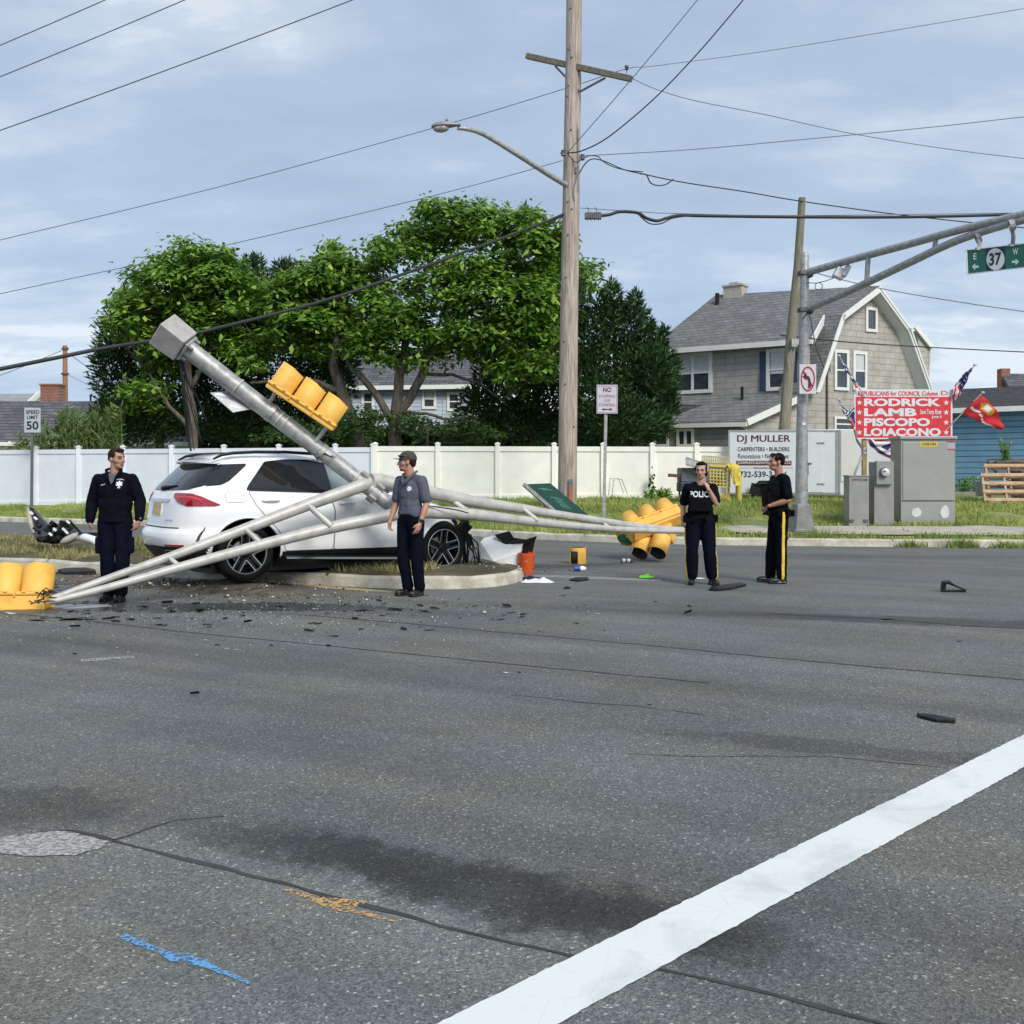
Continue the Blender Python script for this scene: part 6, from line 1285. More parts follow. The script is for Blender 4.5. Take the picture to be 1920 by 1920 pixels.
mb = MB(); mb.ell(V(0, -.03, 1.24), (.185, .142, .19)); mb.ell(V(0, -.02, 1.10), (.178, .135, .12)); mb.cap(V(-.11, .0, 1.40), V(-.12, -.04, 1.30), .05, .05); mb.cap(V(.11, .0, 1.40), V(.12, -.04, 1.30), .05, .05); mb.box(V(0, -.09, 1.32), (.30, .17, .2)); mb.box(V(0, -.10, 1.16), (.28, .16, .16))
vest = fuse(mb, 'vest', [M['cloth_black']], t, .009, 4, .003, 14)
mb = MB(); text_into(mb, 'POLICE', V(-.15, -.4, 1.285), V(.30, 0, 0), V(0, 0, .09), .03); onto(vest, mb, (0, 1, 0), .006); mb.build('lettering', M['letter_white'], t)
duty_belt(t)
# the policeman seen from the side
J = dict(head=(0, -.03, 1.67), pelvis=(0, 0, .965), chest=(0, .005, 1.30), shoulder_l=(.175, .03, 1.43), shoulder_r=(-.175, .0, 1.43), elbow_l=(.225, .06, 1.15), elbow_r=(-.215, .0, 1.15), wrist_l=(.09, -.19, 1.06), wrist_r=(-.05, -.2, 1.05),
         hand_l=((-.8, -.4, -.35), (-.2, .9, -.2), .7), hand_r=((.7, -.4, -.3), (.2, .9, -.3), .7), hip_l=(.092, 0, .91), hip_r=(-.092, 0, .91), knee_l=(.10, -.0, .50), knee_r=(-.10, -.06, .50), ankle_l=(.10, .0, .09), ankle_r=(-.095, -.09, .09), toe_l=-.05, toe_r=-.1)
t, sh, g, c = person('policeman in navy uniform with yellow trouser stripe standing side on', 1460, 1093, 244, 13.74, -86, J, math.radians(-2), skin='skin_warm', hair='hair_black', hair_fn=short_hair, top='cloth_dark', trousers='cloth_dark', stripe=True, hem=1.0, baggy=.008)
mb = MB(); mb.ell(V(0, -.045, 1.25), (.182, .165, .20)); mb.ell(V(0, .02, 1.27), (.18, .145, .2)); mb.box(V(0, -.16, 1.20), (.26, .09, .22)); mb.box(V(.05, -.20, 1.12), (.1, .07, .13)); mb.cap(V(.11, .03, 1.44), V(.12, -.06, 1.36), .05, .05); mb.cap(V(-.11, .03, 1.44), V(-.12, -.06, 1.36), .05, .05)
fuse(mb, 'vest', [M['cloth_black']], t, .009, 4, .004, 14); duty_belt(t, 1.0, .175, .15)
f = lambda x, y, z: c+V(x, y, z)
mb = MB(); mb.tube([f(.085, .05, .075), f(.080, -.03, .082), f(.045, -.088, .088), f(-.045, -.088, .088), f(-.080, -.03, .082), f(-.085, .05, .075)], [.003, .004, .008, .008, .004, .003], 8); mb.build('sunglasses', M['gloss_black'], t, smooth='all')
mb = MB(); mb.lathe([(.034, -.01), (.038, -.01), (.038, .012), (.034, .012)], g('wrist_l').lerp(g('elbow_l'), .06), g('wrist_l')-g('elbow_l'), 14); mb.build('watch', M['gloss_black'], t)
mb = MB(); mb.tube([V(.12, -.13, 1.42), V(.13, -.16, 1.36)], .014, 6); mb.box(V(.13, -.165, 1.33), (.045, .035, .07)); mb.build('radio_mic', M['cloth_black'], t)
# ---------------------------------------------------------------- utility poles, wires, lamp
M['pole_wood'] = mat('pole_wood', (.25, .195, .16), .9, var=.3, scale=3, bump=.6, bscale=14, stretch=(9, 9, .5), col2=(.54, .46, .40)); M['pole_dark'] = mat('pole_old', (.17, .15, .11), .95, var=.3, scale=3, bump=.5, stretch=(9, 9, .5), col2=(.30, .27, .20))
M['arm_wood'] = mat('crossarm_wood', (.11, .10, .075), .9, var=.3, scale=4, bump=.4, stretch=(1, 6, 6), col2=(.25, .22, .165))
DP_ = 26.5; kp = DP_/F
up_ = thing('utility_pole', 'tall weathered wooden utility pole with a crossarm, standing on the verge', 'utility pole', P(1063, 947, DP_))
mb = MB(); q = [(1063.5, 962, 18.2), (1064, 880, 17.6), (1067, 600, 16.8), (1072, 300, 15.6), (1075.5, 100, 14.8), (1077, -60, 14.4), (1078, -200, 14)]
mb.tube([P(x, y, DP_) for x, y, r in q], [r*kp for x, y, r in q], 20); mb.build('shaft', M['pole_wood'], up_, smooth=True)
mb = MB(); a, b = P(988, 105, 27.3), P(1184, 148, 25.4); mb.bar(a, b, .13, .15); mb.build('crossarm', M['arm_wood'], up_, bevel=.01)
mb = MB(); c0 = P(1087, 172, 26.3); mb.bar(P(1041, 124, 26.75), c0, .03, .05); mb.bar(P(1135, 146, 25.85), c0, .03, .05); mb.build('brace', M['steel_dark'], up_)
mb = MB(); q = P(1175, 137, 25.5); mb.tube([q, q+Vector((0, 0, .2))], .012, 6); mb.lathe([(0, .2), (.05, .19), (.055, .15), (.03, .13), (.05, .10), (.03, .08)], q, (0, 0, 1), 12); mb.build('insulator', M['steel_dark'], up_)
for x, y, zz in ((1064, 287, -.27), (1090, 295, -.25)): mb = MB(); v = P(x-8 if x < 1080 else x+2, y, DP_-.1); mb.lathe([(0, .07), (.06, .07), (.05, .03), (.05, -.03), (.06, -.07), (0, -.07)], v, (0, 0, 1), 12); mb.box(v, (.16, .05, .03)); mb.build('spool_insulator', M['steel_dark'], up_)
mb = MB(); rr = random.Random(4)
for y in (15, 92, 107, 160, 180, 243, 260, 315, 325, 378, 392, 440, 520, 640, 720, 800):
    x = float(np.interp(y, (-60, 962), (1077, 1063.5)))+rr.uniform(-12, 12); r = float(np.interp(y, (-60, 962), (14.4, 18.2))); v = P(x, y, DP_-math.sqrt(max(.01, (r*r-(x-float(np.interp(y, (-60, 962), (1077, 1063.5))))**2))*kp*kp)); mb = MB(); mb.lathe([(0, .02), (.022, .018), (.03, 0)], v, (0, -1, 0), 8); mb.build('bolt', M['steel_dark'], up_)
mb = MB(); mb.tube([P(1084, 1000-y, DP_-.22) for y in (640, 700, 760)], .012, 5); mb.tube([P(1078+3*math.sin(y*.1), y, DP_-.25) for y in range(296, 380, 8)], .012, 5); mb.box(P(1070, 918, DP_-.30), (.10, .02, .55)); mb.build('ground_wire', M['wire_grey'], up_)
mb = MB(); mb.box(P(1070, 925, DP_-.31), (.10, .02, .45)); mb.build('reflector_strip', mat('faded_orange', (.42, .15, .07), .7), up_)
# street lamp on its curved bracket
M['lamp_grey'] = mat('lamp_grey', (.25, .255, .26), .5, .2, var=.1); M['lamp_glass'] = mat('lamp_glass', (.35, .34, .31), .12, var=.2, scale=8, spec=.7)
sl = thing('street_lamp', 'grey cobra head street lamp on a long bracket fixed to the wooden utility pole', 'street lamp', P(1056, 342, 26.4))
mb = MB(); pts = [(1062, 347, 26.35, 10.5), (1030, 328, 26.0, 10), (980, 296, 25.4, 9.6), (925, 262, 24.8, 9), (898, 248, 24.5, 8.6), (876, 242, 24.3, 8.2), (858, 240, 24.2, 8)]; px_tube(mb, pts, 12); mb.build('bracket', M['galv'], sl, smooth=True)
mb = MB(); c = P(836, 236, 24.15); R = Matrix.Rotation(math.radians(-4), 3, 'Y')
prof_ = [(-.36, .02, .012), (-.34, .07, .05), (-.24, .13, .095), (-.08, .15, .115), (.08, .13, .10), (.2, .085, .075), (.3, .06, .05), (.36, .05, .045)]
vs = []; n = 20
for x, wy, hz in prof_:
    for j in range(n):
        a = 2*math.pi*j/n; s_ = math.sin(a); vs.append(c+R @ Vector((x, wy*math.cos(a), hz*(s_ if s_ > 0 else s_*.45)+.0)))
mb.add(vs, [(i*n+j, i*n+(j+1) % n, (i+1)*n+(j+1) % n, (i+1)*n+j) for i in range(7) for j in range(n)]+[tuple(range(n)), tuple(range(7*n, 8*n))]); mb.tube([c+Vector((.02, 0, .11)), c+Vector((.02, 0, .17))], .035, 10); mb.build('lamp_head', M['lamp_grey'], sl, smooth='all')
mb = MB(); mb.ell(c+R @ Vector((-.12, 0, -.055)), (.2, .125, .095), R, 14); mb.build('lamp_glass', M['lamp_glass'], sl, smooth='all')
# wires: every one a thing of its own
def wire(label, pts, wpx=2.2, m='wire_grey', seg=14, grp=None, name='wire', cat='wire', n=6):
    q = [(*P(x, y, d), 0) for x, y, d in pts]; s = spline(q, seg); mb = MB(); rs = []
    wpx *= .72; dd = [p_.y for p_ in s]; mb.tube([p_.xyz for p_ in s], [wpx*y/F/2 for y in dd] if wpx < 3 else wpx*pts[0][2]/F/2, n); o = mb.build(name, M[m], smooth='all'); return tag(o, label, cat, grp)
W_ = 'overhead wires'
def sagw(p0, p1, sag=4, n=4):                          # photo points with a sag
    return [(p0[0]+(p1[0]-p0[0])*t, p0[1]+(p1[1]-p0[1])*t+sag*4*t*(1-t), p0[2]+(p1[2]-p0[2])*t) for t in [i/n for i in range(n+1)]]
wire('topmost wire crossing the upper left corner of the sky', sagw((-120, 135, 24), (300, -46, 18), 2), 2.6, grp=W_)
wire('second wire from the top left corner, running up to the right', sagw((-120, 192, 24), (480, -58, 17), 3), 2.6, grp=W_)
wire('third and longest of the thin wires climbing out of the upper left sky', sagw((-120, 287, 25), (820, -62, 16), 5), 2.8, grp=W_)
wire('thin wire passing behind the street lamp head to the crossarm insulator', [(-150, 485, 44), (0, 450, 42), (400, 353, 36), (820, 238, 31), (1060, 166, 27), (1175, 129, 25.5), (1240, 122, 26), (1500, 86, 30), (1920, 16, 36), (2100, -14, 39)], 1.9, grp=W_)
wire('thin wire sloping up behind the trees to the pole spool below the lamp', [(-150, 588, 44), (0, 551, 42), (400, 465, 36), (800, 370, 30), (1055, 301, 26.3)], 1.9, grp=W_)
wire('fine straight wire rising from the pole spool, left of the thicker twisted cable', sagw((1066, 284, 26.3), (1340, -40, 15), 4), 2.2, grp=W_)
wire('thick twisted cable curving up from the pole spool out of view', [(1064, 287, 26.2), (1090, 283, 25.6), (1130, 264, 24.6), (1180, 226, 23), (1240, 172, 21), (1310, 98, 19), (1370, 28, 17), (1430, -45, 15.5)], 3.3, 'wire', grp=W_)
wire('thin wire dropping right from the crossarm end and crossing the level wires', [(1184, 146, 25.4), (1222, 164, 25.6), (1300, 188, 26), (1440, 216, 27), (1590, 249, 29), (1760, 277, 31), (1920, 297, 33), (2100, 315, 36)], 2.0, grp=W_)
wire('nearly level wire running right from the pole spool', [(1092, 292, 26.4), (1150, 289, 26.8), (1300, 280, 28), (1500, 262, 30), (1750, 238, 33), (1920, 219, 35), (2100, 200, 38)], 2.4, grp=W_)
wire('service drop cable with loops falling right from the pole to the leaning post', [(1086, 325, 26.3), (1098, 306, 26.2), (1112, 298, 26.2), (1135, 303, 26.4), (1170, 318, 27), (1205, 326, 27.5), (1250, 336, 28), (1300, 345, 29), (1400, 360, 30.5), (1500, 377, 31.3), (1650, 398, 35), (1780, 413, 36), (1950, 430, 38)], 3.0, 'wire', grp=W_)
wire('slack loop hanging under the service drop cable near the pole', [(1200, 326, 27.4), (1212, 328, 27.4), (1220, 343, 27.5), (1235, 348, 27.6), (1250, 345, 27.7), (1262, 336, 27.8)], 3.2, 'wire', grp=W_)
wire('curl of loose wire looping from the pole spool to the service drop', [(1065, 288, 26.1), (1078, 304, 26.0), (1092, 298, 26.1), (1106, 292, 26.2), (1122, 294, 26.3), (1130, 302, 26.3), (1150, 313, 26.6), (1180, 320, 27), (1205, 322, 27.4)], 2.6, 'wire', grp=W_)
wire('thick black cable bundle running level right from the splice box', [(1110, 405, 26.3), (1140, 403, 26.4), (1162, 397, 26.5), (1195, 399, 26.6), (1212, 409, 26.7), (1232, 414, 26.8), (1250, 409, 26.9), (1275, 404, 27), (1330, 405, 27.3), (1500, 407, 28), (1700, 407, 29), (1920, 402, 30), (2100, 397, 31)], 8.2, 'wire', grp=W_, n=10)
wire('slack cable hanging below the black bundle just right of the splice box', [(1195, 400, 26.6), (1210, 414, 26.6), (1222, 420, 26.7), (1240, 419, 26.8), (1262, 409, 26.9), (1300, 404, 27.1)], 3.4, 'wire', grp=W_)
wire('thin messenger strand just above the black cable bundle at the pole', [(1088, 390, 26.3), (1120, 392, 26.4), (1200, 397, 26.7), (1260, 400, 27), (1500, 404, 28), (1920, 399, 30)], 2.2, 'wire_grey', grp=W_)
wire('thick black cable bundle slanting down left from the pole past the fallen base', [(1056, 402, 26.3), (1020, 417, 25.8), (900, 462, 24.2), (750, 516, 22.4), (600, 566, 20.8), (400, 617, 19), (330, 632, 18.5), (200, 652, 17.5), (100, 672, 16.9), (0, 692, 16.3), (-150, 722, 15.5)], 7., 'wire', grp=W_, n=10)
wire('slack cable hanging under the slanting bundle beside the pole', [(1056, 404, 26.3), (1046, 410, 26.1), (1030, 416, 25.9), (1005, 420, 25.6)], 2.6, 'wire', grp=W_)
wire('short cable dropping toward the treetop left of the pole', [(1056, 405, 26.3), (1046, 416, 26.4), (1040, 428, 26.5), (1036, 436, 26.6)], 2.4, 'wire', grp=W_)
wire('wire from the gambrel house gable passing right behind the mast arm', [(1500, 500, 31), (1560, 520, 33), (1700, 550, 35), (1920, 584, 38), (2100, 605, 41)], 2.6, grp=W_)
wire('dark wire crossing the gambrel house gable to the right edge', [(1462, 628, 37), (1500, 633, 36.5), (1600, 642, 36), (1740, 651, 36), (1920, 660, 37), (2100, 668, 38)], 3.2, 'wire', grp=W_)
wire('drooping wire from the signal mast down to the house corner', [(1513, 585, 21.6), (1520, 600, 24), (1530, 650, 30), (1545, 690, 36.5)], 2.6, 'wire', grp=W_)
wire('wire from the distant wooden pole down to the left edge', sagw((-80, 731, 45), (116, 657, 50), 3), 2.0, grp=W_)
wire('wire from the distant wooden pole down right into the evergreen', sagw((136, 668, 50), (240, 735, 46), 3), 2.2, grp=W_)
wire('faint lower wire from the distant wooden pole into the evergreen', sagw((126, 702, 50), (240, 752, 48), 2), 1.3, grp=W_)
# splice box on the cable
sp_ = thing('splice_box', 'grey ribbed cable splice box hanging on the cable bundle beside the utility pole', 'splice box', P(1112, 405, 26.3)); mb = MB()
c = P(1112, 405, 26.3)
for i in range(9): mb.box(c+Vector((-.2+.05*i, 0, 0)), (.035, .15, .20 if i % 2 else .17))
mb.box(c, (.44, .12, .15)); mb.build('body', M['steel_dark'], sp_, bevel=.01)
mb = MB()
for x in (1104, 1119): v = P(x, 398, 26.3); mb.tube([v, v+Vector((0, 0, .08)), v+Vector((-.05, 0, .13))], .01, 5)
mb.build('hanger', M['wire'], sp_)
# leaning post, distant pole
lp = thing('leaning_post', 'slim wooden post leaning right behind the signal mast', 'post', P(1463, 940, 31.9)); mb = MB()
mb.tube([P(1463, 942, 31.9), P(1469, 830, 31.8), P(1482, 650, 31.7), (P(1496, 500, 31.6)), P(1504, 371, 31.5)], [v*31.7/F for v in (11, 10.5, 9.5, 8, 6.5)], 14); mb.build('shaft', M['pole_dark'], lp, smooth=True)
mb = MB(); mb.box(P(1489, 643, 31.45), (.18, .12, .25)); mb.tube([P(1486, 652, 31.5), P(1478, 668, 31.5), P(1480, 690, 31.5)], .012, 5); mb.build('junction_box', M['galv'], lp)
dp = thing('distant_pole', 'reddish wooden pole standing behind the shingled house at left', 'utility pole', P(122, 860, 51)); mb = MB(); mb.tube([P(122.5, 830, 51), P(122, 648, 51)], [5.4*51/F, 4*51/F], 12); mb.build('shaft', mat('pole_red', (.36, .17, .09), .9, var=.2, stretch=(6, 6, .5)), dp, smooth=True)
mb = MB(); mb.lathe([(.12, -.04), (.20, -.04), (.20, .04), (.12, .04)], P(122, 701, 51), (0, 0, 1), 10); mb.lathe([(.1, -.05), (.17, -.05), (.17, .05), (.1, .05)], P(122, 654, 51), (0, 0, 1), 10); mb.build('bracket', M['steel_dark'], dp)
# ---------------------------------------------------------------- signal mast at the right with its arm and signs
DM = 21.9; km = DM/F; base = P(1502, 995, DM)
sm = thing('signal_mast', 'upright grey signal mast with twin tube arms reaching out to the right', 'signal mast', base)
mb = MB(); q = [(1502, 996, 12), (1504, 800, 10.5), (1508, 600, 8.6), (1509, 480, 7.6), (1509, 476, 6.8), (1509, 473, 4)]; mb.tube([P(x, y, DM) for x, y, r in q], [r*km for x, y, r in q], 20); mb.build('shaft', M['galv'], sm, smooth=True)
mb = MB(); R = Matrix.Rotation(math.radians(12), 3, 'Z'); z0, z1 = base.z-.03, P(1502, 945, DM).z
mb.box((base.x, base.y, (z0+z1)/2), (.46, .42, z1-z0), R, taper=.66); mb.box((base.x, base.y, z0+.04), (.52, .48, .08), R); mb.build('transformer_base', mat('base_grey', (.22, .22, .215), .6, .2, var=.2, scale=6), sm, bevel=.02)
arm_end = 15.2
mb = MB(); px_tube(mb, [(1510, 512, DM, 14), (1600, 486, 20.8, 14.2), (1700, 459, 19.6, 14.6), (1800, 431, 18.4, 15), (1920, 402, 17.1, 15), (2050, 372, 15.9, 15), (2150, 352, 15, 15)], 14); mb.build('arm_tube', M['galv'], sm, smooth=True)
mb = MB(); px_tube(mb, [(1510, 581, DM, 14.5), (1600, 542, 20.8, 14.5), (1700, 495, 19.6, 14.5), (1800, 449, 18.4, 15), (1920, 404+8, 17.1, 15), (2050, 385, 15.9, 15), (2150, 368, 15, 15)], 14); mb.build('arm_tube', M['galv'], sm, smooth=True)
for x, y0, y1, d in ((1627, 480, 530, 20.45), (1754, 445, 470, 18.95), (1887, 410, 425, 17.45)): mb = MB(); mb.tube([P(x+1, y0, d), P(x-2, y1, d)], 4.6*d/F, 10); mb.build('strut', M['galv'], sm, smooth=True)
mb = MB()
for y in (512, 581): v = P(1508, y, DM); mb.box(v, (.24, .26, .10)); mb.box(v+Vector((.13, -.02, 0)), (.06, .24, .20))
mb.build('arm_clamp', M['steel_dark'], sm, bevel=.008)
mb = MB(); mb.lathe([(.125, -.02), (.133, -.02), (.133, .02), (.125, .02)], P(1503, 919, DM), (0, 0, 1), 20); mb.build('band', M['navy'], sm)
mb = MB(); mb.box(P(1507, 795, DM-.13), (.07, .01, .05)); mb.build('sticker', M['white_paint'], sm)
mb = MB(); mb.tube([P(1512, 530, 21.8), P(1530, 531, 21.6), P(1548, 527, 21.4), P(1562, 522, 21.2)], .009, 5); mb.tube([P(1535+7*math.cos(a), 537+7*math.sin(a), 21.5) for a in np.linspace(0, 6.28, 14)], .009, 5); mb.tube([P(1512, 590, 21.7), P(1505, 598, 21.7), P(1520, 580, 21.5)], .012, 5); mb.build('cable', M['wire'], sm)
cm = thing('detector', 'small white detector clamped under the upper tube of the signal mast arm', 'detector', P(1575, 512, 21)); mb = MB(); v = P(1574, 513, 21.1); R = Matrix.Rotation(.5, 3, 'Y'); mb.box(v, (.22, .18, .22), R); mb.box(v+Vector((.12, -.05, .04)), (.10, .2, .26), R); mb.build('housing', mat('detector_white', (.6, .6, .6), .4, var=.1), cm, bevel=.015)
mb = MB(); mb.tube([v+Vector((0, 0, .08)), P(1566, 500, 21.2), P(1564, 497, 21.2)], .03, 8); mb.build('bracket', M['galv'], cm)
# route sign
M['sign_green_bright'] = mat('sign_green_bright', (.008, .13, .085), .4, var=.08); M['sign_navy'] = mat('sign_black_blue', (.012, .014, .035), .4); M['sign_white'] = mat('sign_white', (.62, .66, .66), .45, var=.03)
pr = VP(1866, 17.3, -42); rs = thing('route_sign', 'green route 37 sign with arrows E and W hanging from the signal mast arm', 'road sign', pr.at(1866, 487))
dn = lambda x: (x-1812)*(-.115)
mb = MB(); poly_px(mb, pr, [(1812, 469), (1923, 456.5), (1925, 501), (1814, 514)], .03); mb.build('panel', M['sign_green_bright'], rs)
mb = MB(); B_ = [(1812, 469), (1923, 456.5), (1925, 501), (1814, 514)]
for i in range(4): a, b = pr.at(*B_[i], .006), pr.at(*B_[(i+1) % 4], .006); mb.bar(a, b, .02, .014)
mb.build('border', M['sign_white'], rs)
mb = MB(); poly_px(mb, pr, [(1848, 465.5), (1884, 461.5), (1885.5, 505), (1849.5, 509)], .004, .005); mb.build('centre_field', M['sign_navy'], rs)
mb = MB(); poly_px(mb, pr, [(1866.5+17*math.cos(a), 486+20.5*math.sin(a)) for a in np.linspace(0, 2*math.pi, 28)[:-1]], .004, .010); mb.build('route_circle', M['sign_white'], rs)
mb = MB(); o = pr.at(1854.5, 499, .013); text_into(mb, '37', o, pr.at(1877.5, 496.5, .013)-o, pr.at(1854.5, 475, .013)-o, .03); mb.build('route_number', M['sign_navy'], rs)
mb = MB(); o = pr.at(1825, 487, .01); text_into(mb, 'E', o, pr.at(1831, 486.5, .01)-o, pr.at(1825, 474.5, .01)-o, .02); o = pr.at(1899, 478.5, .01); text_into(mb, 'W', o, pr.at(1909, 477.5, .01)-o, pr.at(1899, 466.5, .01)-o, .02); mb.build('lettering', M['sign_white'], rs)
def arrow(mb, cx, cy, w_, h_, dirn, pl, off):
    q = [(-w_/2*dirn, -h_*.17), (0, -h_*.17), (0, -h_/2), (w_/2*dirn, 0), (0, h_/2), (0, h_*.17), (-w_/2*dirn, h_*.17)]; poly_px(mb, pl, [(cx+x, cy+y) for x, y in q], .003, off)
mb = MB(); arrow(mb, 1828.5, 500, 13, 13, -1, pr, .01); arrow(mb, 1904, 491, 13.5, 13, 1, pr, .01); mb.build('arrow', M['sign_white'], rs)
mb = MB()
for x, y0, y1, d in ((1834, 448, 468, 18.0), (1897, 424, 461, 16.9)):
    v0 = P(x, y0, d); v1 = pr.at(x+2, y1-1, -.02); mb.tube([v0, v0.lerp(v1, .5)+Vector((.02, 0, 0)), v1], .035, 8); mb.box(v1, (.12, .08, .05)); mb.lathe([(.08, -.04), (.10, -.04), (.10, .04), (.08, .04)], P(x, y0-2, d), (1, -.3, .3), 12)
mb.build('hanger', M['galv'], rs)
# no left turn sign on the mast
M['red_sign'] = mat('red_sign', (.42, .02, .03), .4, var=.06)
pn = VP(1515, 21.55, -4); ns = thing('no_left_turn_sign', 'square no left turn sign fixed to the signal mast', 'road sign', pn.at(1515, 711))
mb = MB(); rect_px(mb, pn, 1499, 683, 1530.5, 738.5, .02); mb.build('panel', mat('sign_face', (.66, .64, .66), .4, var=.03), ns, bevel=.006)
mb = MB(); cx, cy = 1514.7, 710.5; ring = lambda r0, r1, n=36: [(cx+r0*.93*math.cos(a), cy+r1*math.sin(a)) for a in np.linspace(0, 2*math.pi, n+1)]
o_, i_ = ring(14.3, 23.5), ring(11.9, 20.3)
for k in range(36): poly_px(mb, pn, [o_[k], o_[k+1], i_[k+1], i_[k]], .003, .006)
poly_px(mb, pn, [(1504.5, 697), (1507, 694.5), (1525, 723.5), (1522.5, 726)], .003, .007); mb.build('prohibition_ring', M['red_sign'], ns)
mb = MB(); poly_px(mb, pn, [(1515.5, 729), (1520.5, 727), (1519.8, 712), (1517.5, 706), (1512.5, 703.5), (1512, 698.5), (1504.5, 706.5), (1512.2, 712.5), (1512.2, 708.5), (1514.6, 710.5), (1515.5, 714)], .003, .0085); mb.build('arrow', mat('arrow_maroon', (.10, .012, .02), .5), ns)
# no stopping sign on its post
ps = VP(1138, 23.9, -6); qb = on_lawn(1132, 2.2); nss = thing('no_stopping_sign', 'NO STOPPING OR STANDING sign on a thin steel post right of the utility pole', 'road sign', qb)
mb = MB(); b = VP(1132, 23.95, 0); mb.bar(Vector((qb.x, qb.y, qb.z-.1)), P(1137, 724, qb.y), .075, .04, up=(0, 1, 0)); mb.build('post', M['galv'], nss)
ps = VP(1138, qb.y-.06, -6)
mb = MB(); rect_px(mb, ps, 1118.5, 721.5, 1158, 775.5, .006); mb.build('panel', mat('sign_faded', (.56, .54, .59), .45, var=.03), nss, bevel=.002)
M['sign_magenta'] = mat('sign_magenta', (.22, .03, .09), .5); M['sign_pale_red'] = mat('sign_pale_red', (.40, .21, .26), .5)
mb = MB(); text_px(mb, ps, 'NO', 1131, 726, 1146, 735, .02, off=.008); arrow(mb, 1133, 767.5, 9, 6, -1, ps, .006); arrow(mb, 1144, 767.5, 9, 6, 1, ps, .006); rect_px(mb, ps, 1132, 766.7, 1145, 768.3, .002, .006)
mb.build('lettering', M['sign_magenta'], nss)
mb = MB()
for s_, y, x0, x1 in (('STOPPING', 740, 1123, 1153), ('OR', 748, 1133, 1144), ('STANDING', 756, 1123, 1153)): text_px(mb, ps, s_, x0, y, x1, y+5.5, .0, off=.008)
for i, (a, b) in enumerate((((1120, 723.5), (1156.5, 723.5)), ((1156.5, 723.5), (1156.5, 773.5)), ((1156.5, 773.5), (1120, 773.5)), ((1120, 773.5), (1120, 723.5)))): mb.bar(ps.at(*a, .004), ps.at(*b, .004), .012, .004)
mb.build('small_lettering', M['sign_pale_red'], nss)
# speed limit sign
qb = on_lawn(59, 2.4); sg = thing('speed_limit_sign', 'SPEED LIMIT 50 sign on a thin steel post at the far left', 'road sign', qb); ps = VP(60, qb.y-.06, 5)
mb = MB(); mb.bar(Vector((qb.x, qb.y, qb.z-.1)), P(61, 770, qb.y), .085, .05, up=(0, 1, 0)); mb.build('post', mat('post_dark', (.16, .155, .15), .6, .4), sg)
mb = MB(); rect_px(mb, ps, 45.5, 764.5, 76, 811, .006); mb.build('panel', mat('sign_face_grey', (.42, .46, .47), .45, var=.04), sg, bevel=.002)
mb = MB(); text_px(mb, ps, 'SPEED', 48.5, 769, 74, 776, .015); text_px(mb, ps, 'LIMIT', 50.5, 779, 71.5, 785.5, .015); text_px(mb, ps, '50', 49.5, 789.5, 72, 805.5, .02); mb.build('lettering', M['sign_navy'], sg)
# ---------------------------------------------------------------- cabinets by the sidewalk
M['cab_grey'] = mat('cabinet_grey', (.32, .32, .30), .5, .25, var=.05, scale=2.5, bump=.03); M['cab_grey2'] = mat('pedestal_grey', (.27, .27, .255), .55, .2, var=.08, scale=4)
M['sticker_yellow'] = mat('sticker_yellow', (.66, .46, .06), .5); M['ink'] = mat('ink', (.02, .02, .022), .6)
def cabinet(name, label, x0, x1, y0, y1, d, dep, ang=0, lid=.02, m='cab_grey'):
    pl = VP((x0+x1)/2, d, ang); b = pl.at((x0+x1)/2, y1); t = thing(name, label, 'cabinet', b); R = Matrix.Rotation(math.radians(ang), 3, 'Z')
    a, c = pl.at(x0, y1), pl.at(x1, y1); wd = (c-a).length; h = pl.at(x0, y0).z-a.z; cen = (a+c)/2-pl.n*dep/2
    mb = MB(); mb.box((cen.x, cen.y, a.z+h/2-.1), (wd, dep, h+.2), R); mb.build('case', M[m], t, bevel=.012)
    return t, pl, cen, wd, h, a.z, R
t, pl, cen, wd, h, z0, R = cabinet('control_cabinet', 'big grey signal control cabinet below the campaign sign, with two white patches near its base', 1689, 1791, 822, 981, 22.9, .7, -2)
mb = MB(); mb.box((cen.x, cen.y, z0+h+.015), (wd+.07, .8, .07), R); mb.build('roof', M['cab_grey'], t, bevel=.012)
mb = MB(); rect_px(mb, pl, 1693, 829, 1788, 938, .02, .016); mb.build('door', M['cab_grey'], t, bevel=.006)
mb = MB(); rect_px(mb, pl, 1690, 939, 1791, 940.2, .01, .004); mb.build('seam', M['gap'], t)
mb = MB(); rect_px(mb, pl, 1725, 828, 1758, 837.5, .002, .019); st = mb.build('sticker', M['sticker_yellow'], t)
mb = MB(); text_px(mb, pl, '1508184', 1728, 830, 1755, 835.5, .01, off=.0215); mb.build('lettering', M['ink'], st)
mb = MB(); rect_px(mb, pl, 1777, 826, 1791, 844, .002, .019); st = mb.build('warning_label', M['sign_back'], t); mb = MB(); rect_px(mb, pl, 1777.5, 826.5, 1790.5, 829.5, .002, .0215); rect_px(mb, pl, 1777.5, 841.5, 1790.5, 843.5, .002, .0215); mb.build('label_bars', M['red_sign'], st)
rr = random.Random(8)
for cx, cy, rx, ry in ((1718.5, 961, 10.5, 9), (1772, 960.5, 8.5, 12.5)):
    mb = MB(); poly_px(mb, pl, [(cx+rx*(1+rr.uniform(-.16, .12))*math.cos(a), cy+ry*(1+rr.uniform(-.16, .12))*math.sin(a)) for a in np.linspace(0, 2*math.pi, 15)[:-1]], .004, .008); mb.build('paint_patch', mat('patch_white', (.58, .59, .60), .5, var=.08), t)
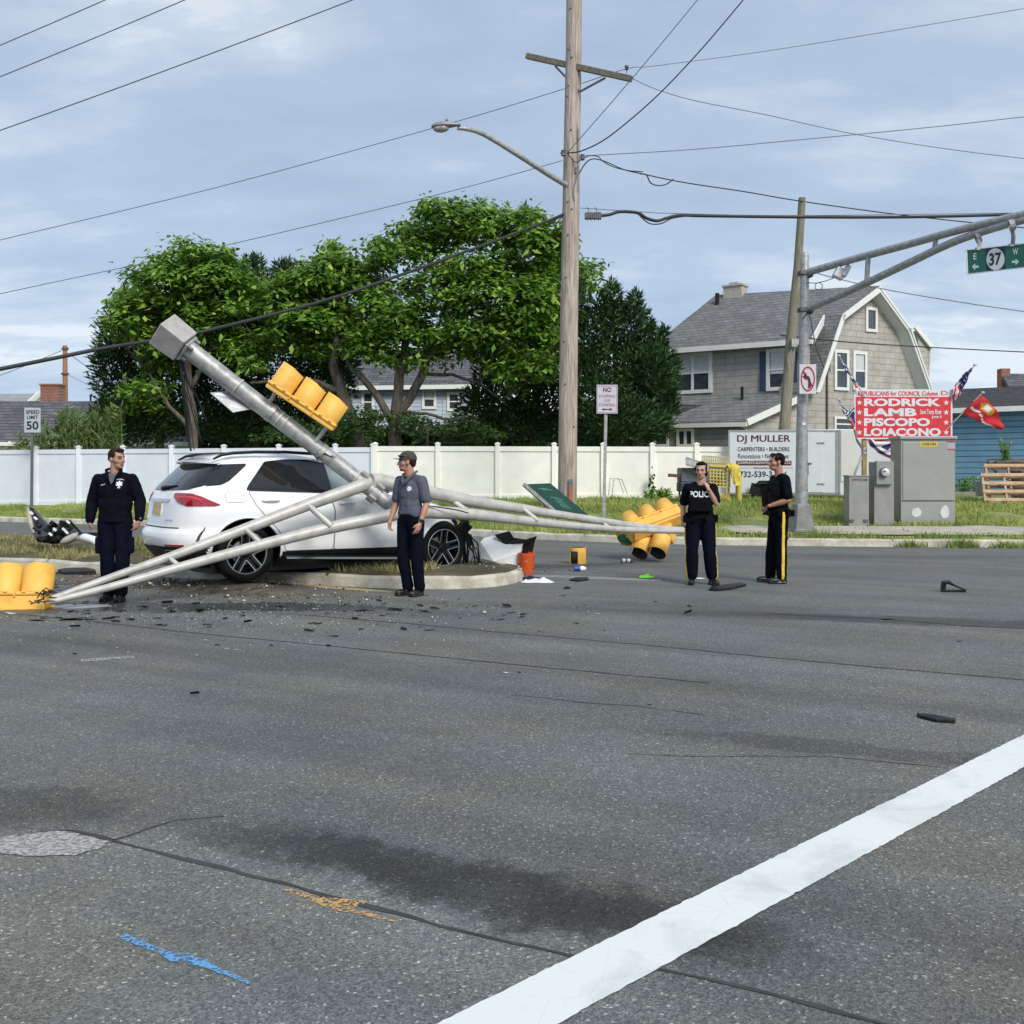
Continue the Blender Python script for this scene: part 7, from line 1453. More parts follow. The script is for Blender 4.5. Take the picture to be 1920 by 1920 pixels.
t, pl, cen, wd, h, z0, R = cabinet('pedestal_cabinet', 'narrow grey pedestal cabinet marked in small black letters, nearest the signal mast', 1592, 1629.5, 893, 982, 22.6, .34, 2, m='cab_grey2')
mb = MB(); mb.box((cen.x, cen.y, z0+h+.01), (wd+.03, .37, .03), R); mb.build('lid', M['cab_grey2'], t, bevel=.006)
mb = MB(); text_px(mb, pl, 'OPTICOM', 1597.5, 897.5, 1625.5, 902, .01, off=.004); mb.build('lettering', M['ink'], t)
mb = MB()
for x in (1597, 1624): rect_px(mb, pl, x-4, 974, x+4, 979, .05, .03)
mb.build('foot_bracket', M['steel_dark'], t)
t, pl, cen, wd, h, z0, R = cabinet('meter_pedestal', 'grey pedestal with a round glass electric meter between the two other cabinets', 1639, 1676.5, 866, 982, 22.7, .34, 1, m='cab_grey2')
mb = MB(); rect_px(mb, pl, 1643.5, 864, 1674.5, 908.5, .10, .10); mb.build('meter_box', M['cab_grey2'], t, bevel=.012)
mb = MB(); q = pl.at(1658, 885.5, .10); mb.lathe([(.11, 0), (.11, .03), (.095, .04)], q, pl.n, 24); mt_ = mb.build('meter_ring', M['steel_dark'], t, smooth=True)
mb = MB(); mb.lathe([(.095, .02), (.09, .10), (.07, .115), (0, .12)], q, pl.n, 24); mb.build('meter_glass', mat('meter_glass', (.55, .57, .58), .1, var=.15, scale=30, spec=.8), mt_, smooth=True)
mb = MB(); rect_px(mb, pl, 1655, 883, 1661, 885, .002, .224); mb.build('meter_label', M['ink'], mt_)
# ---------------------------------------------------------------- campaign sign, its post, flags and bunting
z6 = lambda x, y: (1550+x/4.8, 640+y/4.8)
M['sign_red'] = mat('campaign_red', (.62, .025, .035), .5, var=.03); M['sign_board'] = mat('campaign_white', (.66, .66, .69), .5, var=.02); M['flag_red'] = mat('flag_red', (.50, .02, .025), .8, var=.12, scale=5); M['flag_blue'] = mat('flag_blue', (.012, .02, .10), .8, var=.15); M['flag_white'] = mat('flag_white', (.66, .66, .68), .8, var=.06); M['flag_gold'] = mat('flag_gold', (.62, .30, .03), .8, var=.25, scale=25)
ps = VP(1693, 24.6, -1); cs = thing('campaign_sign', 'red and white council election sign with four names, standing behind the big grey cabinet', 'campaign sign', on_lawn(1693, 3.6))
mb = MB(); rect_px(mb, ps, *z6(246, 432), *z6(1132, 878), .02); mb.build('board', M['sign_board'], cs)
mb = MB(); rect_px(mb, ps, *z6(262, 500), *z6(1118, 866), .003, .005); mb.build('red_field', M['sign_red'], cs)
mb = MB()
for s_, x0, y0, x1, y1 in (('RODRICK', 336, 514, 1028, 584), ('LAMB', 336, 602, 810, 674), ('PISCOPO', 336, 690, 930, 764), ('LOIACONO', 336, 780, 1028, 854)): text_px(mb, ps, s_, *z6(x0, y0), *z6(x1, y1), .045, off=.009)
text_px(mb, ps, 'Save Toms River', *z6(842, 612), *z6(1036, 656), .02, off=.009); text_px(mb, ps, 'June 6', *z6(944, 664), *z6(1036, 698), .02, off=.009)
for i in range(4):
    for x in (295, 1076): poly_px(mb, ps, [z6(a, b) for a, b in star(x, (552, 640, 730, 820)[i], 27)], .003, .009)
mb.build('lettering', M['sign_board'], cs)
mb = MB(); text_px(mb, ps, 'REPUBLICANS for COUNCIL Column', *z6(284, 448), *z6(1002, 490), .02, off=.006); text_px(mb, ps, 'D', *z6(1030, 446), *z6(1092, 484), .0, off=.006); mb.build('heading', M['sign_red'], cs)
M['lumber'] = mat('lumber', (.42, .29, .13), .8, var=.2, scale=5, bump=.2, stretch=(5, 5, .6))
mb = MB()
for x in (1622.5, 1770): top_ = ps.at(x, 735)-ps.n*.09; mb.bar((top_.x, top_.y, .2), top_, .10, .10, up=(0, 1, 0))
mb.build('post', M['lumber'], cs)
def cloth(name, rows, mats, pick, parent, th=.006):
    """a waving cloth from rows of photo points (px, py, depth); pick(u, v) gives the colour of a cell"""
    k = len(rows[0]); mb = MB(); R_ = []
    for r in rows: R_.append([v.xyz for v in spline([(*P(*q), 0) for q in r], 6)])
    R2 = []
    for j in range(len(R_[0])): R2.append([v.xyz for v in spline([(*R_[i][j], 0) for i in range(len(R_))], 6)])
    a, b = len(R2), len(R2[0])
    for i in range(a):
        for j in range(b): R2[i][j] = R2[i][j]+Vector((0, .03*math.sin(i*.9+j*.5), .008*math.sin(i*1.1)))
    vs = [p for r in R2 for p in r]; fs = []; ms = []
    for i in range(a-1):
        for j in range(b-1): fs.append((i*b+j, (i+1)*b+j, (i+1)*b+j+1, i*b+j+1)); ms.append(pick((i+.5)/(a-1), (j+.5)/(b-1)))
    mb.add(vs, fs); mb.m = ms; o = mb.build(name, [M[q] for q in mats], parent, smooth='all'); s = o.modifiers.new('s', 'SOLIDIFY'); s.thickness = th; return o
us = lambda u, v: (1 if (int(u*14)+int(v*9)) % 3 else 2) if u < .5 else (2 if int(v*7) % 2 else 0)
FL = 'flags around the campaign sign'
def flag(label, pole_pts, pr_, rows, mats, pick, fin=True):
    t = thing('flag', label, 'flag', P(*pole_pts[0]), FL); mb = MB(); mb.tube([P(*q) for q in pole_pts], pr_, 8); 
    if fin: mb.ell(P(*pole_pts[-1]), (.05, .03, .03))
    mb.build('flagpole', M['galv_pale'], t, smooth=True); c = cloth('cloth', rows, mats, pick, t); return t, c
D = 24.5
flag('furled stars and stripes flag leaning over the upper left corner of the campaign sign', [(1622, 745, D+.1), (1573, 667, D-.3)], .012, [[(1578, 676, D-.3), (1590, 692, D-.2), (1604, 714, D), (1614, 727, D)], [(1576, 678, D-.4), (1586, 697, D-.3), (1600, 718, D-.1), (1603, 728, D)]], ['flag_white', 'flag_blue', 'flag_red'], lambda u, v: (1 if (int(u*20)+int(v*5)) % 4 else 0) if u < .75 else (0 if v < .45 else 2))
flag('furled stars and stripes flag pointing up at the lower left of the campaign sign', [(1603, 800, D), (1573, 749, D-.3)], .012, [[(1576, 752, D-.3), (1588, 770, D-.2), (1601, 764, D), (1603, 792, D)], [(1574, 756, D-.4), (1583, 777, D-.3), (1590, 786, D-.1), (1599, 805, D)]], ['flag_white', 'flag_blue', 'flag_red'], lambda u, v: (1 if (int(u*16)+int(v*5)) % 3 else 0) if u < .8 else (2 if v > .5 else 1))
flag('striped flag hanging limp down the left edge of the campaign sign onto a dark staff', [(1602, 890, D-.1), (1618, 850, D), (1622, 838, D)], .03, [[(1601, 800, D), (1603, 818, D), (1612, 838, D), (1620, 852, D-.1)], [(1604, 806, D-.1), (1609, 823, D-.1), (1620, 842, D-.1), (1627, 851, D-.1)]], ['flag_white', 'flag_red', 'flag_blue'], lambda u, v: (1 if int(v*5) % 2 else 0) if v > .25 else (2 if u < .6 else 1), fin=False)
flag('stars and stripes flag flying beyond the upper right corner of the campaign sign', [(1776, 757, D+.2), (1828, 684, D-.2)], .012, [[(1824, 689, D-.2), (1812, 697, D-.1), (1800, 710, D), (1787, 727, D)], [(1823, 693, D-.3), (1813, 706, D-.2), (1803, 724, D-.1), (1786, 742, D)], [(1821, 696, D-.3), (1811, 718, D-.2), (1802, 738, D-.1), (1791, 752, D)]], ['flag_white', 'flag_blue', 'flag_red'],
     lambda u, v: (0 if (int(u*24)*3+int(v*12)*5) % 7 == 0 else 1) if u < .70 else (0 if int((u-.7)*26+v*2) % 2 else 2))
t, c = flag('red flag with a gold emblem on a white staff right of the campaign sign', [(1772, 808, D+.1), (1801, 778, D-.1), (1843, 736, D-.3)], .014, [[(1840, 741, D-.3), (1853, 752, D-.35), (1868, 770, D-.3), (1882, 799, D-.2)], [(1820, 757, D-.2), (1838, 767, D-.3), (1856, 782, D-.25), (1880, 806, D-.2)], [(1802, 774, D-.1), (1825, 785, D-.2), (1850, 797, D-.2), (1879, 806, D-.2)]], ['flag_red', 'flag_gold', 'flag_white'],
     lambda u, v: 2 if .40 < u < .58 and .16 < v < .38 else (1 if (u-.46)**2/.045+(v-.28)**2/.05 < 1 else (2 if abs(v-.80+.2*math.sin(u*6)) < .045 and .1 < u < .85 else 0)))
bt = thing('bunting', 'half fan of red white and blue bunting hanging below the campaign sign', 'bunting', P(1660, 850, D)); rows = []
for f in (0.02, .3, .6, 1.0): rows.append([(1656+(q-1656)*f if True else 0, 823+(y-823)*f, D-.02) for q, y in ((1623, 823.5), (1632, 836), (1648, 850), (1668, 859), (1690, 866))])
rows = [[(1690+(x-1690)*f, 823+(y-823)*f, D-.05) for x, y in ((1624, 824), (1634, 838), (1650, 851), (1670, 860), (1692, 866))] for f in (.05, .35, .68, 1.)]
cloth('cloth', rows, ['flag_white', 'flag_blue', 'flag_red'], lambda u, v: (2 if v > .92 else 1 if v > .86 else 0) if v > .8 else (2 if u < .13 else (1 if .32 < u < .55 and .35 < v < .75 else (2 if .55 < u and v < .55 else (1 if u > .8 and v > .6 else 0)))), bt)
# ---------------------------------------------------------------- trailer
tp = VP(1450, 29.3, -14); tr = thing('enclosed_trailer', 'white enclosed cargo trailer lettered for carpenters and builders, behind the policeman', 'trailer', on_lawn(1450, 7.5))
M['trailer_white'] = mat('trailer_white', (.66, .69, .72), .35, var=.04, scale=2); M['trailer_cream'] = mat('trailer_cream', (.68, .68, .63), .4, var=.03); M['trim_alu'] = mat('trim_alu', (.45, .46, .47), .35, .6)
a, b = tp.at(1366, 926), tp.at(1700, 926); h0, h1 = a.z, tp.at(1366, 807).z; b.z = a.z-.05
mb = MB(); mb.slab([a, b, Vector((b.x, b.y, h1)), Vector((a.x, a.y, h1))], tp.n, 2.2); mb.build('box', M['trailer_white'], tr, bevel=.03)
mb = MB()
for y in (808, 925): rect_px(mb, tp, 1366, y-1.6, 1576, y+1.6, .02, .012)
for x in (1367, 1498, 1511.5, 1568): rect_px(mb, tp, x-1.4, 809, x+1.4, 924, .02, .010)
mb.build('edge_trim', M['trim_alu'], tr)
mb = MB(); rect_px(mb, tp, 1514, 810, 1542, 923, .02, .02); dr = mb.build('door', M['trailer_white'], tr, bevel=.005)
mb = MB()
for y in (830, 907): rect_px(mb, tp, 1532, y-1, 1546, y+1.4, .02, .04)
mb.build('hinge', M['trim_alu'], dr)
mb = MB(); rect_px(mb, tp, 1513, 867, 1516, 891, .02, .04); rect_px(mb, tp, 1516, 868, 1522, 870, .02, .05); mb.build('latch', M['steel_dark'], dr)
mb = MB(); rect_px(mb, tp, 1577, 806.5, 1606, 903, .02, .02); mb.build('front_panel', M['trailer_cream'], tr)
mb = MB(); rect_px(mb, tp, 1572, 806, 1575.5, 926, .04, .03); mb.build('corner_post', M['trim_alu'], tr)
M['let_maroon'] = mat('lettering_maroon', (.09, .02, .03), .5); M['let_dark'] = mat('lettering_dark', (.035, .03, .035), .5); M['badge_maroon'] = mat('badge_maroon', (.10, .022, .016), .5)
z4 = lambda x, y: (1220+x/3.84, 780+y/3.84)
mb = MB(); text_px(mb, tp, 'DJ MULLER', *z4(622, 138), *z4(1003, 200), .0, off=.006); text_px(mb, tp, 'DJ MULLER', *z4(625.5, 138), *z4(1006.5, 200), .0, off=.009); mb.build('lettering', M['let_maroon'], tr)
mb = MB(); text_px(mb, tp, 'CARPENTERS \u2022 BUILDERS', *z4(626, 224), *z4(998, 254), .018, off=.006); text_px(mb, tp, 'Renovations \u2022 New Homes', *z4(630, 272), *z4(994, 306), .005, off=.006); mb.build('lettering', M['let_dark'], tr)
mb = MB(); rect_px(mb, tp, *z4(616, 322), *z4(1014, 356), .003, .005); lb = mb.build('letter_band', M['badge_maroon'], tr)
mb = MB(); text_px(mb, tp, 'COMPLETE ELEVATION PROJECTS', *z4(626, 328), *z4(1006, 350), .02, off=.009); mb.build('lettering', M['trailer_cream'], lb)
mb = MB(); text_px(mb, tp, 'MANASQUAN', *z4(745, 368), *z4(880, 382), .02, off=.006); text_px(mb, tp, '732-539-3', *z4(640, 398), *z4(875, 442), .02, off=.006); text_px(mb, tp, '6', *z4(960, 398), *z4(984, 442), .02, off=.006); rect_px(mb, tp, *z4(900, 373), *z4(1025, 375), .002, .005); rect_px(mb, tp, *z4(640, 373), *z4(740, 375), .002, .005); mb.build('lettering', M['let_dark'], tr)
mb = MB(); q = tp.at(1432, 930, .05); mb.lathe([(0, .05), (.2, .06), (.33, .09), (.36, .02), (.36, -.15), (0, -.15)], q, tp.n, 28); mb.build('wheel', M['black_rubber'], tr, smooth=True)
mb = MB(); pts = [tp.at(1413, 928, .14), tp.at(1418, 907, .14), tp.at(1424, 902, .14), tp.at(1442, 902, .14), tp.at(1449, 910, .14), tp.at(1453, 928, .14)]
for p_, q_ in zip(pts, pts[1:]): mb.bar(p_, q_, .28, .03, up=(0, 0, 1) if abs((q_-p_).normalized().z) < .9 else (0, 1, 0))
mb.build('fender', M['black_plastic'], tr)
# ---------------------------------------------------------------- yard clutter by the trailer
M['crate_yellow'] = mat('crate_yellow', (.55, .44, .10), .6, var=.15); M['tarp_yellow'] = mat('tarp_yellow', (.62, .48, .08), .7, var=.15, bump=.3); M['bin_grey'] = mat('bin_grey', (.10, .11, .12), .6, var=.2); M['bin_blue'] = mat('bin_blue', (.03, .05, .10), .6, var=.2)
gd = 27.6
def lattice(mb, pl, x0, y0, x1, y1, nx, ny, w_=.035, skew=0., off=0.):
    for i in range(nx+1): x = x0+(x1-x0)*i/nx; mb.bar(pl.at(x, y0+skew*i/nx, off), pl.at(x, y1+skew*i/nx, off), w_, w_)
    for j in range(ny+1): y = y0+(y1-y0)*j/ny; mb.bar(pl.at(x0, y, off), pl.at(x1, y+skew, off), w_*.9, w_*.9)
cp = VP(1350, gd, 6); cr = thing('lattice_crate', 'yellow open lattice crate under a tarp beside the trailer', 'crate', on_lawn(1350, 5.6)); mb = MB(); lattice(mb, cp, 1326, 874, 1368, 911, 7, 6, .03, 3); mb.build('lattice', M['crate_yellow'], cr); mb = MB(); lattice(mb, cp, 1326, 868, 1368, 905, 7, 6, .03, 3, -.9); mb.build('lattice', M['crate_yellow'], cr)
mb = MB(); rect_px(mb, cp, 1327, 875, 1368, 911, .03, -.75); mb.build('dark_backing', M['bin_grey'], cr); mb = MB(); mb.bar(cp.at(1323, 872, .03), cp.at(1370, 875, .03), .06, .07); mb.bar(cp.at(1323, 869, -.9), cp.at(1370, 872, -.9), .06, .07); mb.build('top_rail', M['crate_yellow'], cr); mb = MB()  # dark panel added behind the lattice stands in for the shade inside the crate
for x in (1328, 1345, 1366): g_ = cp.at(x, 936, -.1); mb.bar(g_-Vector((0, 0, .15)), cp.at(x, 911, -.1), .05, .05); 
for i in range(6): mb.bar(cp.at(1326+7*i, 918+2*i, -.1), cp.at(1340+6*i, 936, -.1), .03, .04)
mb.build('legs', M['crate_yellow'], cr)
tf = thing('tarp', 'yellow tarp draped over the right end of the lattice crate', 'tarp', cp.at(1380, 938)); M['x'] = M['tarp_yellow']
cloth('cloth', [[(1364, 870, gd+.6), (1370, 869, gd+.5), (1376, 869, gd+.4), (1382, 871, gd+.3)], [(1363, 873, gd-.1), (1370, 871, gd-.1), (1378, 871, gd-.1), (1387, 875, gd)], [(1366, 876, gd-.12), (1372, 890, gd-.15), (1378, 894, gd-.15), (1389, 892, gd-.05)], [(1372, 896, gd-.15), (1377, 908, gd-.18), (1381, 912, gd-.18), (1388, 908, gd-.1)]], ['tarp_yellow'], lambda u, v: 0, tf)
mb = MB(); mb.tube([cp.at(1386, 940, .1)-Vector((0, 0, .1)), cp.at(1386, 892, .1)], .07, 8); mb.tube([cp.at(1381, 937, -.1), cp.at(1381, 890, .05)], .03, 6); mb.build('hanging_fold', M['tarp_yellow'], tf, smooth=True)
bn = thing('storage_bin', 'grey and dark blue bin half hidden behind the policewoman', 'bin', on_lawn(1295, 5.4)); bp_ = VP(1295, 27.3, 0)
mb = MB(); rect_px(mb, bp_, 1277, 877, 1330, 904, .7); mb.build('lid', M['bin_grey'], bn, bevel=.03); mb = MB(); rect_px(mb, bp_, 1276, 904, 1330, 922, .7, .03); mb.build('base', M['bin_blue'], bn, bevel=.03)
mb = MB(); 
for x in (1280, 1326): g_ = bp_.at(x, 936); mb.bar(g_-Vector((0, 0, .15)), bp_.at(x, 921, -.1), .06, .06)
mb.build('leg', M['bin_grey'], bn)
gp = VP(1310, 27.2, -8); gr = thing('grate', 'grey slatted grate leaning across the top of the storage bin', 'grate', gp.at(1300, 878)); mb = MB()
for i in range(15): x = 1286+2.9*i; mb.bar(gp.at(x, 860+i*.85), gp.at(x+1, 871+i*.75, .12), .035, .03)
for q in (0, 1): mb.bar(gp.at(1286, 858+q*13, q*.12), gp.at(1330, 873+q*9, q*.12), .05, .05)
mb.build('slats', M['galv'], gr)
gp2 = VP(1340, 28.4, 0); gr = thing('grate', 'pale yellow slatted grate standing up behind the lattice crate', 'grate', gp2.at(1340, 880)); mb = MB(); lattice(mb, gp2, 1317, 855, 1366, 872, 14, 2, .03, 2)
for x in (1320, 1363): g_ = gp2.at(x, 934); mb.bar(g_-Vector((0, 0, .1)), gp2.at(x, 868), .06, .06)
mb.build('slats', mat('lumber_pale', (.45, .42, .24), .8), gr)
ib = thing('iron_bar', 'rusty bar sticking out of the storage bin toward the fence', 'bar', gp.at(1260, 892)); mb = MB(); mb.bar(bp_.at(1253, 891), bp_.at(1284, 893, -.1), .05, .09); mb.bar(bp_.at(1274, 893, -.1), bp_.at(1274, 934, -.1), .05, .05); mb.build('bar', mat('rust', (.12, .06, .045), .9, var=.3), ib)
wf = thing('folding_trestle', 'thin folding wire trestle leaning on the cream fence right of the no stopping post', 'trestle', P(1150, 928, 29.4)); mb = MB(); mb.tube([P(1141, 928, 29.3), P(1144, 897, 29.8), P(1160, 897, 29.8), P(1169, 925, 29.3)], .012, 5); mb.tube([P(1148, 930, 29.2), P(1150, 900, 29.7), P(1166, 899, 29.7), P(1176, 926, 29.2)], .012, 5); mb.build('wire', M['cab_grey'], wf, smooth='all')
# vines on a fence post, pallets, wood, bucket
vn = thing('vine', 'creeping vine climbing the fence post left of the storage bin', 'plant', P(1222, 930, 29.9)); C = []; 
for i in range(60): y = 935-abs(random.gauss(0, 22)); C.append(P(1222+random.gauss(0, 1.6), y, 29.85))
C = np.array(C); n_ = nrm(np.random.randn(60, 3)); ax = nrm(np.cross(n_, np.random.randn(60, 3))); leaves('leaves', C, n_, ax, np.full(60, .12), np.full(60, .09), .1, M['leaf_dark'], vn)
M['pallet_wood'] = mat('pallet_wood', (.42, .27, .16), .85, var=.2, scale=6, col2=(.56, .39, .25)); M['pallet_old'] = mat('pallet_old', (.15, .13, .115), .9, var=.25)
def pallet(label, px, py, d, tilt, m, wd=1.15, dp=1.0, yaw=-14):
    t = thing('pallet', label, 'pallet', P(px, py, d), 'pallets beside the blue house', local=True); t.rotation_euler = (math.radians(tilt), 0, math.radians(yaw)); mb = MB()
    for i in range(5): mb.box((0, -dp/2+dp*i/4, .12), (wd, .09, .02))
    for i in range(3): mb.box((0, -dp/2+dp*i/2, -.005), (wd, .10, .02))
    mb.build('deck_boards', M[m], t); mb = MB()
    for x in (-wd/2+.04, 0, wd/2-.04): mb.box((x, 0, .058), (.045, dp, .095))
    mb.build('stringers', M[m], t); return t
pallet('new wooden pallet lowest in the leaning stack by the blue house', 1885, 925, 26.6, 62, 'pallet_wood'); pallet('new wooden pallet leaning second from the front by the blue house', 1894, 912, 26.9, 58, 'pallet_wood', 1.2, 1.2); pallet('weathered pallet lying on top of the leaning stack by the blue house', 1905, 879, 27.5, 18, 'pallet_old', 1.3, 1.0)
pallet('dark old pallet underneath, half hidden right of the newer pallets', 1935, 905, 27.3, 55, 'pallet_old', 1.1, 1.0)
wp = thing('wood_pile', 'heap of dark offcuts piled on top of the pallets', 'wood pile', P(1900, 870, 27.5)); mb = MB(); rr = random.Random(12)
for i in range(16): a = P(1872+rr.uniform(-6, 20), 872-rr.uniform(0, 8), 27.6+rr.uniform(-.4, .6)); mb.bar(a, a+Vector((rr.uniform(.4, .9), rr.uniform(-.4, .4), rr.uniform(-.06, .08))), rr.uniform(.04, .12), rr.uniform(.03, .06))
mb.build('offcuts', M['pallet_old'], wp)
def tall_weed(label, px, py, d, n, h, sp_): 
    t = thing('weed', label, 'weed', P(px, py, d)); C = []; A = []; mb = MB()
    for i in range(n):
        b = P(px+random.gauss(0, sp_), py, d+random.uniform(-.2, .2)); e_ = b+Vector((random.gauss(0, .1), random.gauss(0, .1), h*random.uniform(.5, 1))); mb.tube([b, b.lerp(e_, .5), e_], [.012, .009, .004], 4)
        for _ in range(14): C.append(b.lerp(e_, random.uniform(.2, 1))); A.append((random.gauss(0, .7), random.gauss(0, .7), random.uniform(-.2, .8)))
    C = np.array(C); A = nrm(np.array(A)); n_ = nrm(np.random.randn(len(C), 3)); n_ = nrm(n_-A*np.sum(n_*A, 1)[:, None]); leaves('leaves', C, n_, A, .08+.1*np.random.rand(len(C)), .03+.04*np.random.rand(len(C)), .1, M['leaf_catalpa'], t); mb.build('stems', M['leaf_dark'], t)
tall_weed('tall weed growing up behind the pallets against the blue siding', 1885, 872, 27.8, 9, .75, 8); tall_weed('low weeds at the foot of the blue house wall, left of the pallets', 1815, 922, 31, 16, .5, 14); tall_weed('low green weeds along the fence foot behind the policewoman', 1240, 936, 29.5, 22, .3, 14)
bk = thing('bucket', 'pale plastic bucket on the grass left of the pallets', 'bucket', P(1842, 930, 27.5)); mb = MB(); mb.lathe([(.17, 0), (.21, .36), (.22, .36), (.22, .40), (.2, .40), (.19, .3), (.15, .02), (0, .02)], P(1842, 930, 27.5), (0, 0, 1), 20); mb.build('pail', mat('pail', (.28, .27, .26), .6), bk, smooth=True)
# ---------------------------------------------------------------- wreckage and litter on the road
def on_road(px, py, z=0.): return G(px, py, z)
bpz = on_road(945, 1076); kb = bpz.y/F
bf = thing('bumper_cover', 'torn white car bumper cover standing on the road ahead of the front wheel', 'bumper', bpz)
mb = MB(); out = [(901, 1016), (908, 1008), (930, 1004), (947, 1021), (981, 1018), (975, 1037), (972, 1060), (971, 1073), (950, 1070), (925, 1066), (908, 1056), (902, 1047)]
fr = [P(x, y, bpz.y+.05+.10*((y-1040)/36.)**2) for x, y in out]; nn = Vector((0, -1, .15)); mb.add(fr+[p+Vector((.02, .03, 0)) for p in fr]+[P(925, 1052, bpz.y-.06), P(925, 1052, bpz.y-.03)], [(i, (i+1) % 12, 24) for i in range(12)]+[(12+i, 25, 12+(i+1) % 12) for i in range(12)]+[(i, 12+i, 12+(i+1) % 12, (i+1) % 12) for i in range(12)])
o = mb.build('skin', M['car_white'], bf)
mb = MB()
for poly in ([(927, 1003), (955, 996), (963, 1008), (985, 1012), (1007, 1005), (1000, 1022), (985, 1018), (947, 1022)], [(985, 1016), (1005, 1006), (998, 1038), (980, 1038), (976, 1032)]): mb.slab([P(x, y, bpz.y+.05+.04*((i*7) % 3)) for i, (x, y) in enumerate(poly)], (0, -1, 0), .05)
mb.build('grille_strip', M['black_plastic'], bf)
ob = thing('orange_bucket', 'orange bucket standing against the torn bumper cover', 'bucket', on_road(988, 1077)); mb = MB(); c = on_road(987, 1077); c = Vector((c.x, c.y+.1, .155))
mb.lathe([(0, -.15), (.112, -.15), (.12, -.13), (.122, .13), (.128, .14), (.125, .165), (.105, .165), (.10, .05), (0, .05)], c, (.03, -.05, 1), 28); ob_ = mb.build('pail', mat('pail_orange', (.66, .10, .02), .45, var=.06), ob, smooth=True)
mb = MB(); n_ = 8; fo, fr_ = c+Vector((-.06, -.155, -.08)), Vector((0, 0, .19))
[mb.lathe([(.1235, z_), (.1255, z_), (.1255, z_+.012), (.1235, z_+.012)], c, (0, 0, 1), 5, 0, (a_, a_+w__)) for z_, a_, w__ in ((.09, .12, .07), (.06, .13, .05), (.03, .12, .08), (.005, .13, .06))]; mb.build('printed_marks', M['white_paint'], ob)
vb = thing('signal_visor_box', 'open yellow signal housing section standing alone on the road', 'signal section', on_road(1084, 1058)); b0 = on_road(1084, 1058).y
mb = MB(); o_ = P(1084, 1058, b0)+Vector((0, .14, 0)); R_ = .142
def wallseg(a0, a1, z0, z1, n_):
    for i in range(n_):
        p, q = math.radians(a0+(a1-a0)*i/n_), math.radians(a0+(a1-a0)*(i+1)/n_); pts_ = [o_+Vector((r*math.cos(t_), r*math.sin(t_), z)) for r, t_, z in ((R_, p, z0), (R_, q, z0), (R_, q, z1), (R_, p, z1), (R_*.95, p, z0), (R_*.95, q, z0), (R_*.95, q, z1), (R_*.95, p, z1))]
        k_ = len(mb.v); mb.v += [tuple(v) for v in pts_]; mb.f += [tuple(k_+j for j in f) for f in ((0, 1, 2, 3), (5, 4, 7, 6), (3, 2, 6, 7), (0, 4, 5, 1), (0, 3, 7, 4), (1, 5, 6, 2))]; mb.m += [0, 1, 0, 0, 0, 0]
wallseg(-92, 205, 0, .275, 26); wallseg(205, 268, .215, .275, 6); mb.build('shell', [M['signal_yellow'], M['signal_inside']], vb)
mb = MB(); mb.lathe([(0, .01), (R_*.94, .01), (R_*.94, .0), (0, .0)], o_, (0, 0, 1), 24); mb.build('floor', M['signal_inside'], vb)
bo = thing('bottle', 'blue and white plastic bottle lying by the yellow housing section', 'bottle', on_road(1083, 1072)); c = on_road(1076, 1071)+Vector((0, 0, .04)); mb = MB(); mb.lathe([(0, 0), (.038, .0), (.04, .02), (.04, .10), (.037, .10)], c, (1, .1, 0), 16, 0); mb.lathe([(.04, .10), (.04, .15), (.026, .175), (.022, .19), (0, .19)], c, (1, .1, 0), 16, 1); mb.build('body', [mat('bottle_blue', (.03, .08, .40), .3), M['white_paint']], bo, smooth=True)
ba = thing('spray_can', 'small white can with dark bands lying below the fallen signal', 'can', on_road(1175, 1056)); c = on_road(1164, 1055)+Vector((0, 0, .035)); mb = MB()
for z0_, z1_, mi in ((0, .03, 1), (.03, .08, 0), (.08, .11, 1), (.11, .16, 0), (.16, .2, 1)): mb.lathe([(.0, z0_), (.034, z0_), (.034, z1_), (0, z1_)], c, (1, -.1, 0), 14, mi)
mb.build('body', [M['white_paint'], mat('can_brown', (.12, .07, .06), .5)], ba, smooth=True)
def rag(name, label, px, py, rx, ry, h, m, cat):
    c = on_road(px, py); mb = MB(); R_, A_ = 9, 30; vs = []
    for i in range(R_+1):
        for j in range(A_):
            a = 2*math.pi*j/A_; q = i/R_*(1+.3*noise.noise(Vector((math.cos(a)*1.6, math.sin(a)*1.6, px)))); x, y = rx*q*math.cos(a), ry*q*math.sin(a); vs.append((c.x+x, c.y+y, max(.006, h*(1-(i/R_)**2)*(.6+1.1*abs(noise.noise(Vector((x*14, y*14, py)))))+.01)))
    mb.add(vs, [(i*A_+j, i*A_+(j+1) % A_, (i+1)*A_+(j+1) % A_, (i+1)*A_+j) for i in range(R_) for j in range(A_)]); o = mb.build(name, m, smooth='all'); s = o.modifiers.new('s', 'SOLIDIFY'); s.thickness = .006; return tag(o, label, cat)
rag('cloth', 'crumpled white cloth on the road by the rounded end of the median', 1010, 1093, .23, .12, .07, M['flag_white'], 'cloth')
rag('glove', 'bright lime green glove lying alone on the road', 1210, 1084, .11, .07, .05, mat('lime', (.20, .72, .03), .6, var=.1), 'glove')
rag('rag', 'dark rag on the road beside the white cloth', 995, 1086, .16, .10, .03, M['black_plastic'], 'rag')
rag('paper', 'scrap of white paper on the road behind the policewoman', 1312, 1086, .07, .03, .015, M['flag_white'], 'paper')
